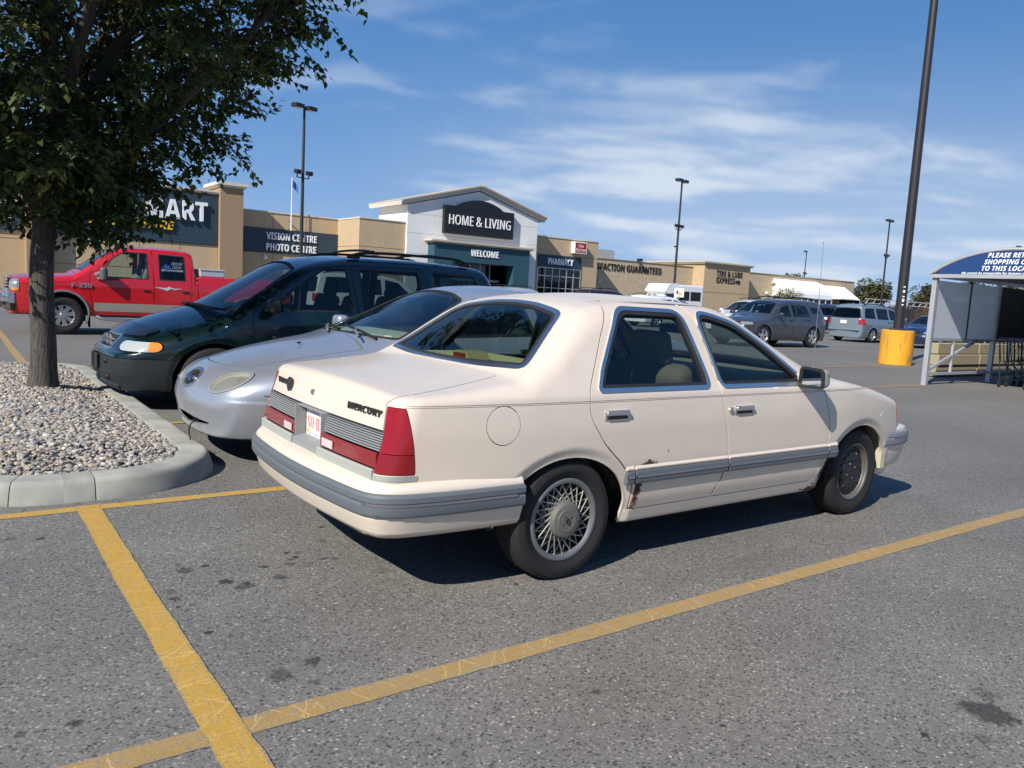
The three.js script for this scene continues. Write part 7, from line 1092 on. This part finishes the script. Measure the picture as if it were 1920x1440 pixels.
lotCar('suv', 'maroon_crossover', 'dark maroon crossover below the pharmacy window', 'car', pnt([0.035, 0.012, 0.018]), 26.6, -35.8, -1, { group: gP }).scale.setScalar(1.15);
lotCar('suv', 'white_estate', 'white estate car whose roof shows just over the cream sedan roof', 'car', pnt([0.75, 0.75, 0.74], 0), 22.6, -26.7, -1, { group: gP });
lotCar('suv', 'white_wagon', 'white wagon beside the dark crossover windscreen', 'car', pnt([0.72, 0.72, 0.70], 0), 30.4, -24.5, -1, { group: gP });
lotCar('van', 'white_minivan', 'white minivan seen through the windows of the green minivan', 'minivan', pnt([0.78, 0.78, 0.77], 0), 6.7, -20.2, 1, { group: gP });
lotCar('suv', 'black_crossover', 'black crossover parked farthest left behind the red pickup', 'car', pnt([0.02, 0.022, 0.03]), -4.6, -27.5, 1, { group: gP });
lotCar('suv', 'silver_crossover', 'silver crossover near the welcome portal', 'car', pnt([0.5, 0.52, 0.54]), 14.8, -29.0, -1, { group: gP });
lotCar('sedan', 'burgundy_sedan', 'burgundy sedan below the long block wall', 'car', pnt([0.05, 0.01, 0.02]), 31.8, -27.6, -1, { group: gP });
lotCar('sedan', 'grey_sedan', 'grey sedan in the far row under the tire sign', 'car', pnt([0.16, 0.16, 0.17]), 37.6, -28.6, -1, { group: gP });
lotCar('van', 'dark_blue_minivan', 'dark blue minivan behind the blue grey minivan', 'minivan', pnt([0.015, 0.03, 0.07]), 41.0, -24.2, 1, { group: gP });
// shuttle bus
{
  const b = thing('shuttle_bus', 'white shuttle bus standing before the long block wall', 'bus', [43.9, 0, -41.2]), W = 1.15, wp = pnt([0.78, 0.78, 0.77], 0);
  mesh('body', [rbox(3.3, 2.35, 2 * W, 0.14, 2.75, 1.62, 0, 4)], wp, b); mesh('cab_roof', extrude(roundPoly([[-0.1, 2.18], [0.35, 2.80], [1.4, 2.82], [1.4, 2.1], [0.2, 2.05]], 0.15), 2 * W - 0.1, 0.04).translate(0, 0, -W + 0.05), wp, b); mesh('cab', extrude(roundPoly([[1.4, 0.5], [-1.0, 0.5], [-1.15, 0.85], [-1.05, 1.25], [-0.25, 1.38], [0.15, 2.1], [1.4, 2.1]], 0.1), 1.9, 0.04).translate(0, 0, -0.95), wp, b);
  mesh('windscreen', extrude([[-0.24, 1.42], [-0.30, 1.42], [0.10, 2.06], [0.16, 2.06]], 1.7).translate(0, 0, -0.85), darkGlass, b); for (const s of [-1, 1]) { mesh('cab_window', box(0.8, 0.5, 0.02, 0.65, 1.75, s * 1.0), darkGlass, b); for (let k = 0; k < 2; k++) mesh('side_window', rbox(1.2, 0.72, 0.03, 0.01, 2.1 + k * 1.35, 1.92, s * (W + 0.005)), M.black, b); for (const x of [-0.35, 3.5]) wheel(b, x, 0.40, s * 0.92, s, { R: 0.40, w: 0.26, rim: 0.22, style: 'truck' }); mesh('door_mirror', rbox(0.08, 0.3, 0.18, 0.03, 0.1, 1.75, s * 1.25), M.black, b); }
}
// menu board on a post
{ const s = thing('poster_board', 'white poster board on a post in front of the shuttle bus', 'sign', [44.9, 0, -39.6]); mesh('post', rod([0, 0, 0], [0, 2.2, 0], 0.04, 8), M.steel, s); mesh('board', box(0.78, 0.72, 0.05, 0, 2.15, 0), M.white, s); mesh('poster', new THREE.PlaneGeometry(0.72, 0.66).translate(0, 2.15, 0.03), std([1, 1, 1], 0.6, 0, { map: canvasTex(256, 232, (c) => { c.fillStyle = '#f0ece6'; c.fillRect(0, 0, 256, 232); c.fillStyle = '#8a3b2a'; c.fillRect(40, 70, 60, 90); c.fillStyle = '#c9a06a'; c.fillRect(46, 40, 48, 30); c.fillStyle = '#e2c23a'; c.fillRect(140, 120, 84, 60); }) }), s); s.rotation.y = -0.5; }
// garden centre: white fabric tunnel house and a gable frame, fence below
{
  const g = thing('greenhouse', 'white fabric greenhouse at the end of the store', 'greenhouse', [73.4, 0, -51.0]), fab = std([0.80, 0.80, 0.80], 0.9), fr = std([0.55, 0.56, 0.57], 0.5, 0.4), prof = [[0, 2.7], [0.6, 3.7], [2.0, 4.5], [3.6, 4.9], [5.0, 4.95]];
  const arcP = []; for (let i = 0; i <= 16; i++) { const a = Math.PI * i / 16; arcP.push([3.3 - 3.3 * Math.cos(a), 2.7 + 2.1 * Math.sin(a)]); }
  const tunnel = (nm, par, pts, d, x, z) => mesh(nm, extrude(pts.concat([[pts[pts.length - 1][0], 2.6], [pts[0][0], 2.6]]), d).rotateY(Math.PI / 2).translate(x, 0, z), fab, par);
  tunnel('roof_fabric', g, arcP, 8.2, 0.3, 1.2); mesh('end_fabric', extrude(arcP.concat([[6.6, 2.65], [0, 2.65]]), 0.04).rotateY(Math.PI / 2).translate(8.52, 0, 1.2), std([0.52, 0.54, 0.56], 0.9), g);
  for (let i = 0; i <= 7; i++) mesh('frame_post', bar([0.3 + i * 1.17, 0, 1.25], [0.3 + i * 1.17, 2.7, 1.25], 0.10), fr, g); for (const y of [1.5, 2.1, 2.65]) mesh('frame_rail', bar([0.3, y, 1.27], [8.5, y, 1.27], 0.07), fr, g); for (let i = 0; i < 7; i++) mesh('side_pane', box(1.05, 1.9, 0.02, 0.885 + i * 1.17, 1.6, 1.2), darkGlass, g);
  const k = thing('gable_greenhouse', 'smaller glazed gable behind the white fabric greenhouse', 'greenhouse', [84.2, 0, -51.5]); mesh('roof_fabric', extrude([[0, 2.9], [2.2, 4.35], [4.4, 2.9], [4.4, 2.8], [0, 2.8]], 4).rotateY(Math.PI / 2).translate(-1.2, 0, 2.2), fab, k); for (let i = 0; i <= 8; i++) { const u = i / 8 * 4.4; mesh('gable_mullion', bar([2.85, 0.3, 2.2 - u], [2.85, 2.9 + (2.2 - Math.abs(u - 2.2)) * 0.66, 2.2 - u], 0.09), fr, k); } mesh('gable_glass', extrude([[0, 0.3], [0, 2.9], [2.2, 4.3], [4.4, 2.9], [4.4, 0.3]], 0.02).rotateY(Math.PI / 2).translate(2.78, 0, 2.2), darkGlass, k);
  const f = thing('garden_fence', 'long dark fence of the garden yard with a white frame on top', 'fence', [80, 0, -46.8]); for (let i = 0; i < 12; i++) mesh('fence_panel', box(2.9, 2.2, 0.08, i * 3, 1.1, 0), std([0.055, 0.04, 0.035], 0.9), f); for (let i = 0; i <= 12; i++) mesh('fence_post', box(0.14, 2.5, 0.14, i * 3 - 1.5, 1.25, 0.05), M.dark, f); mesh('top_frame', [bar([4, 3.0, 0], [22, 3.0, 0], 0.10), bar([4, 2.5, 0], [22, 2.5, 0], 0.10), ...[...Array(13)].map((_, i) => bar([4 + i * 1.5, 2.5, 0], [4.75 + i * 1.5, 3.0, 0], 0.06))], std([0.5, 0.5, 0.5], 0.5), f);
  for (const [x, w, h, c, l] of [[78.6, 4.2, 1.6, [0.62, 0.34, 0.03], 'yellow stacked goods at the garden fence under the greenhouse end'], [87.5, 3.0, 1.3, [0.30, 0.07, 0.04], 'reddish stacked goods at the garden fence'], [104, 1.6, 1.5, [0.72, 0.70, 0.66], 'white box at the end of the garden fence']]) { const q = thing('goods_pallet', l, 'goods', [x, 0, -45.6]); for (let a = 0; a < 3; a++) for (let b2 = 0; b2 < 2; b2++) mesh('carton', rbox(w / 3 - 0.06, h / 2 - 0.04, 1.0, 0.04, (a - 1) * w / 3, h / 4 + 0.1 + b2 * h / 2, 0), std(c.map(v => v * (0.8 + 0.15 * ((a + b2) % 3))), 0.8), q); mesh('pallet', box(w, 0.1, 1.1, 0, 0.05, 0), std([0.2, 0.15, 0.1], 0.9), q); }
}
// the far cart shelter
{ const s = thing('far_cart_shelter', 'distant arched cart shelter with a blue sign, right of the lamp base', 'cart shelter', [41.5, 0, -16.6]); const W = 1.36, P = []; for (let i = 0; i <= 16; i++) { const z = lerp(-W, W, i / 16); P.push([z, 2.15 + 0.46 * (1 - (z / W) ** 2)]); } mesh('roof', extrude(P.concat(P.slice().reverse().map(([a, b]) => [a, b - 0.05])), 5.5).rotateY(-Math.PI / 2).translate(5.5, 0, 0), std([0.5, 0.52, 0.54], 0.5, 0.4), s); mesh('arched_sign', extrude(P, 0.03).rotateY(-Math.PI / 2), std([0.03, 0.08, 0.22], 0.5), s); for (let k = 0; k < 3; k++) mesh('sign_line', box(0.01, 0.07, 1.1 + 0.1 * k, -0.04, 2.46 - k * 0.10, 0), M.white, s); mesh('front_beam', box(0.08, 0.08, 2 * W, 0, 2.13, 0), M.steel, s); for (const z of [-W, W]) for (const x of [0, 2.7, 5.4]) mesh('post', bar([x, 0, z], [x, 2.15, z], 0.08), M.steel, s); for (const z of [-W, W]) mesh('side_panel', box(5.2, 1.1, 0.02, 2.7, 1.5, z), std([0.3, 0.32, 0.34], 0.6), s); }
farTree('yellowing shrub before the white greenhouse', 62.6, -42.0, 3.1, 3.6, [0.13, 0.13, 0.025], 5, { name: 'shrub', trunk: 0.12, group: 'shrubs by the garden yard' });
farTree('small rusty shrub beside the garden fence', 84.0, -43.5, 2.2, 2.6, [0.14, 0.10, 0.03], 6, { name: 'shrub', trunk: 0.1, group: 'shrubs by the garden yard', dens: 0.6 });
farTree('orange tinged shrub farther along the garden fence', 92.0, -43.5, 2.3, 3.0, [0.15, 0.095, 0.03], 7, { name: 'shrub', trunk: 0.1, group: 'shrubs by the garden yard', dens: 0.6 });
{ const spots = [[112, -62, 6.8, 5.4, [0.10, 0.095, 0.03], 'golden green tree first in the far tree row'], [124, -60, 6.4, 6.0, [0.085, 0.085, 0.03], 'olive tree second in the far tree row'], [132, -56, 7.2, 7.0, [0.05, 0.075, 0.028], 'dark green tree behind the tall lamp column'], [140, -55, 7.0, 7.0, [0.095, 0.10, 0.03], 'yellow green tree right of the tall lamp column'], [150, -53, 8.2, 8.0, [0.04, 0.07, 0.028], 'largest green tree at the end of the far tree row'], [131, -46, 4.6, 4.0, [0.05, 0.075, 0.06], 'small blue green spruce before the far tree row'], [102, -70, 7.5, 5.0, [0.06, 0.085, 0.03], 'tree top showing over the glazed gable'], [160, -46, 8.5, 9.0, [0.035, 0.06, 0.025], 'dark tree behind the cart shelter post'], [175, -40, 9, 10, [0.04, 0.065, 0.025], 'broad dark tree hidden mostly by the cart shelter']]; spots.forEach(([x, z, h, w, c, l], i) => farTree(l, x, z, h, w, c, 40 + i, { trunk: 0.15, cone: i === 5 ? 1 : 0 })); }

renderer.render(scene, camera);
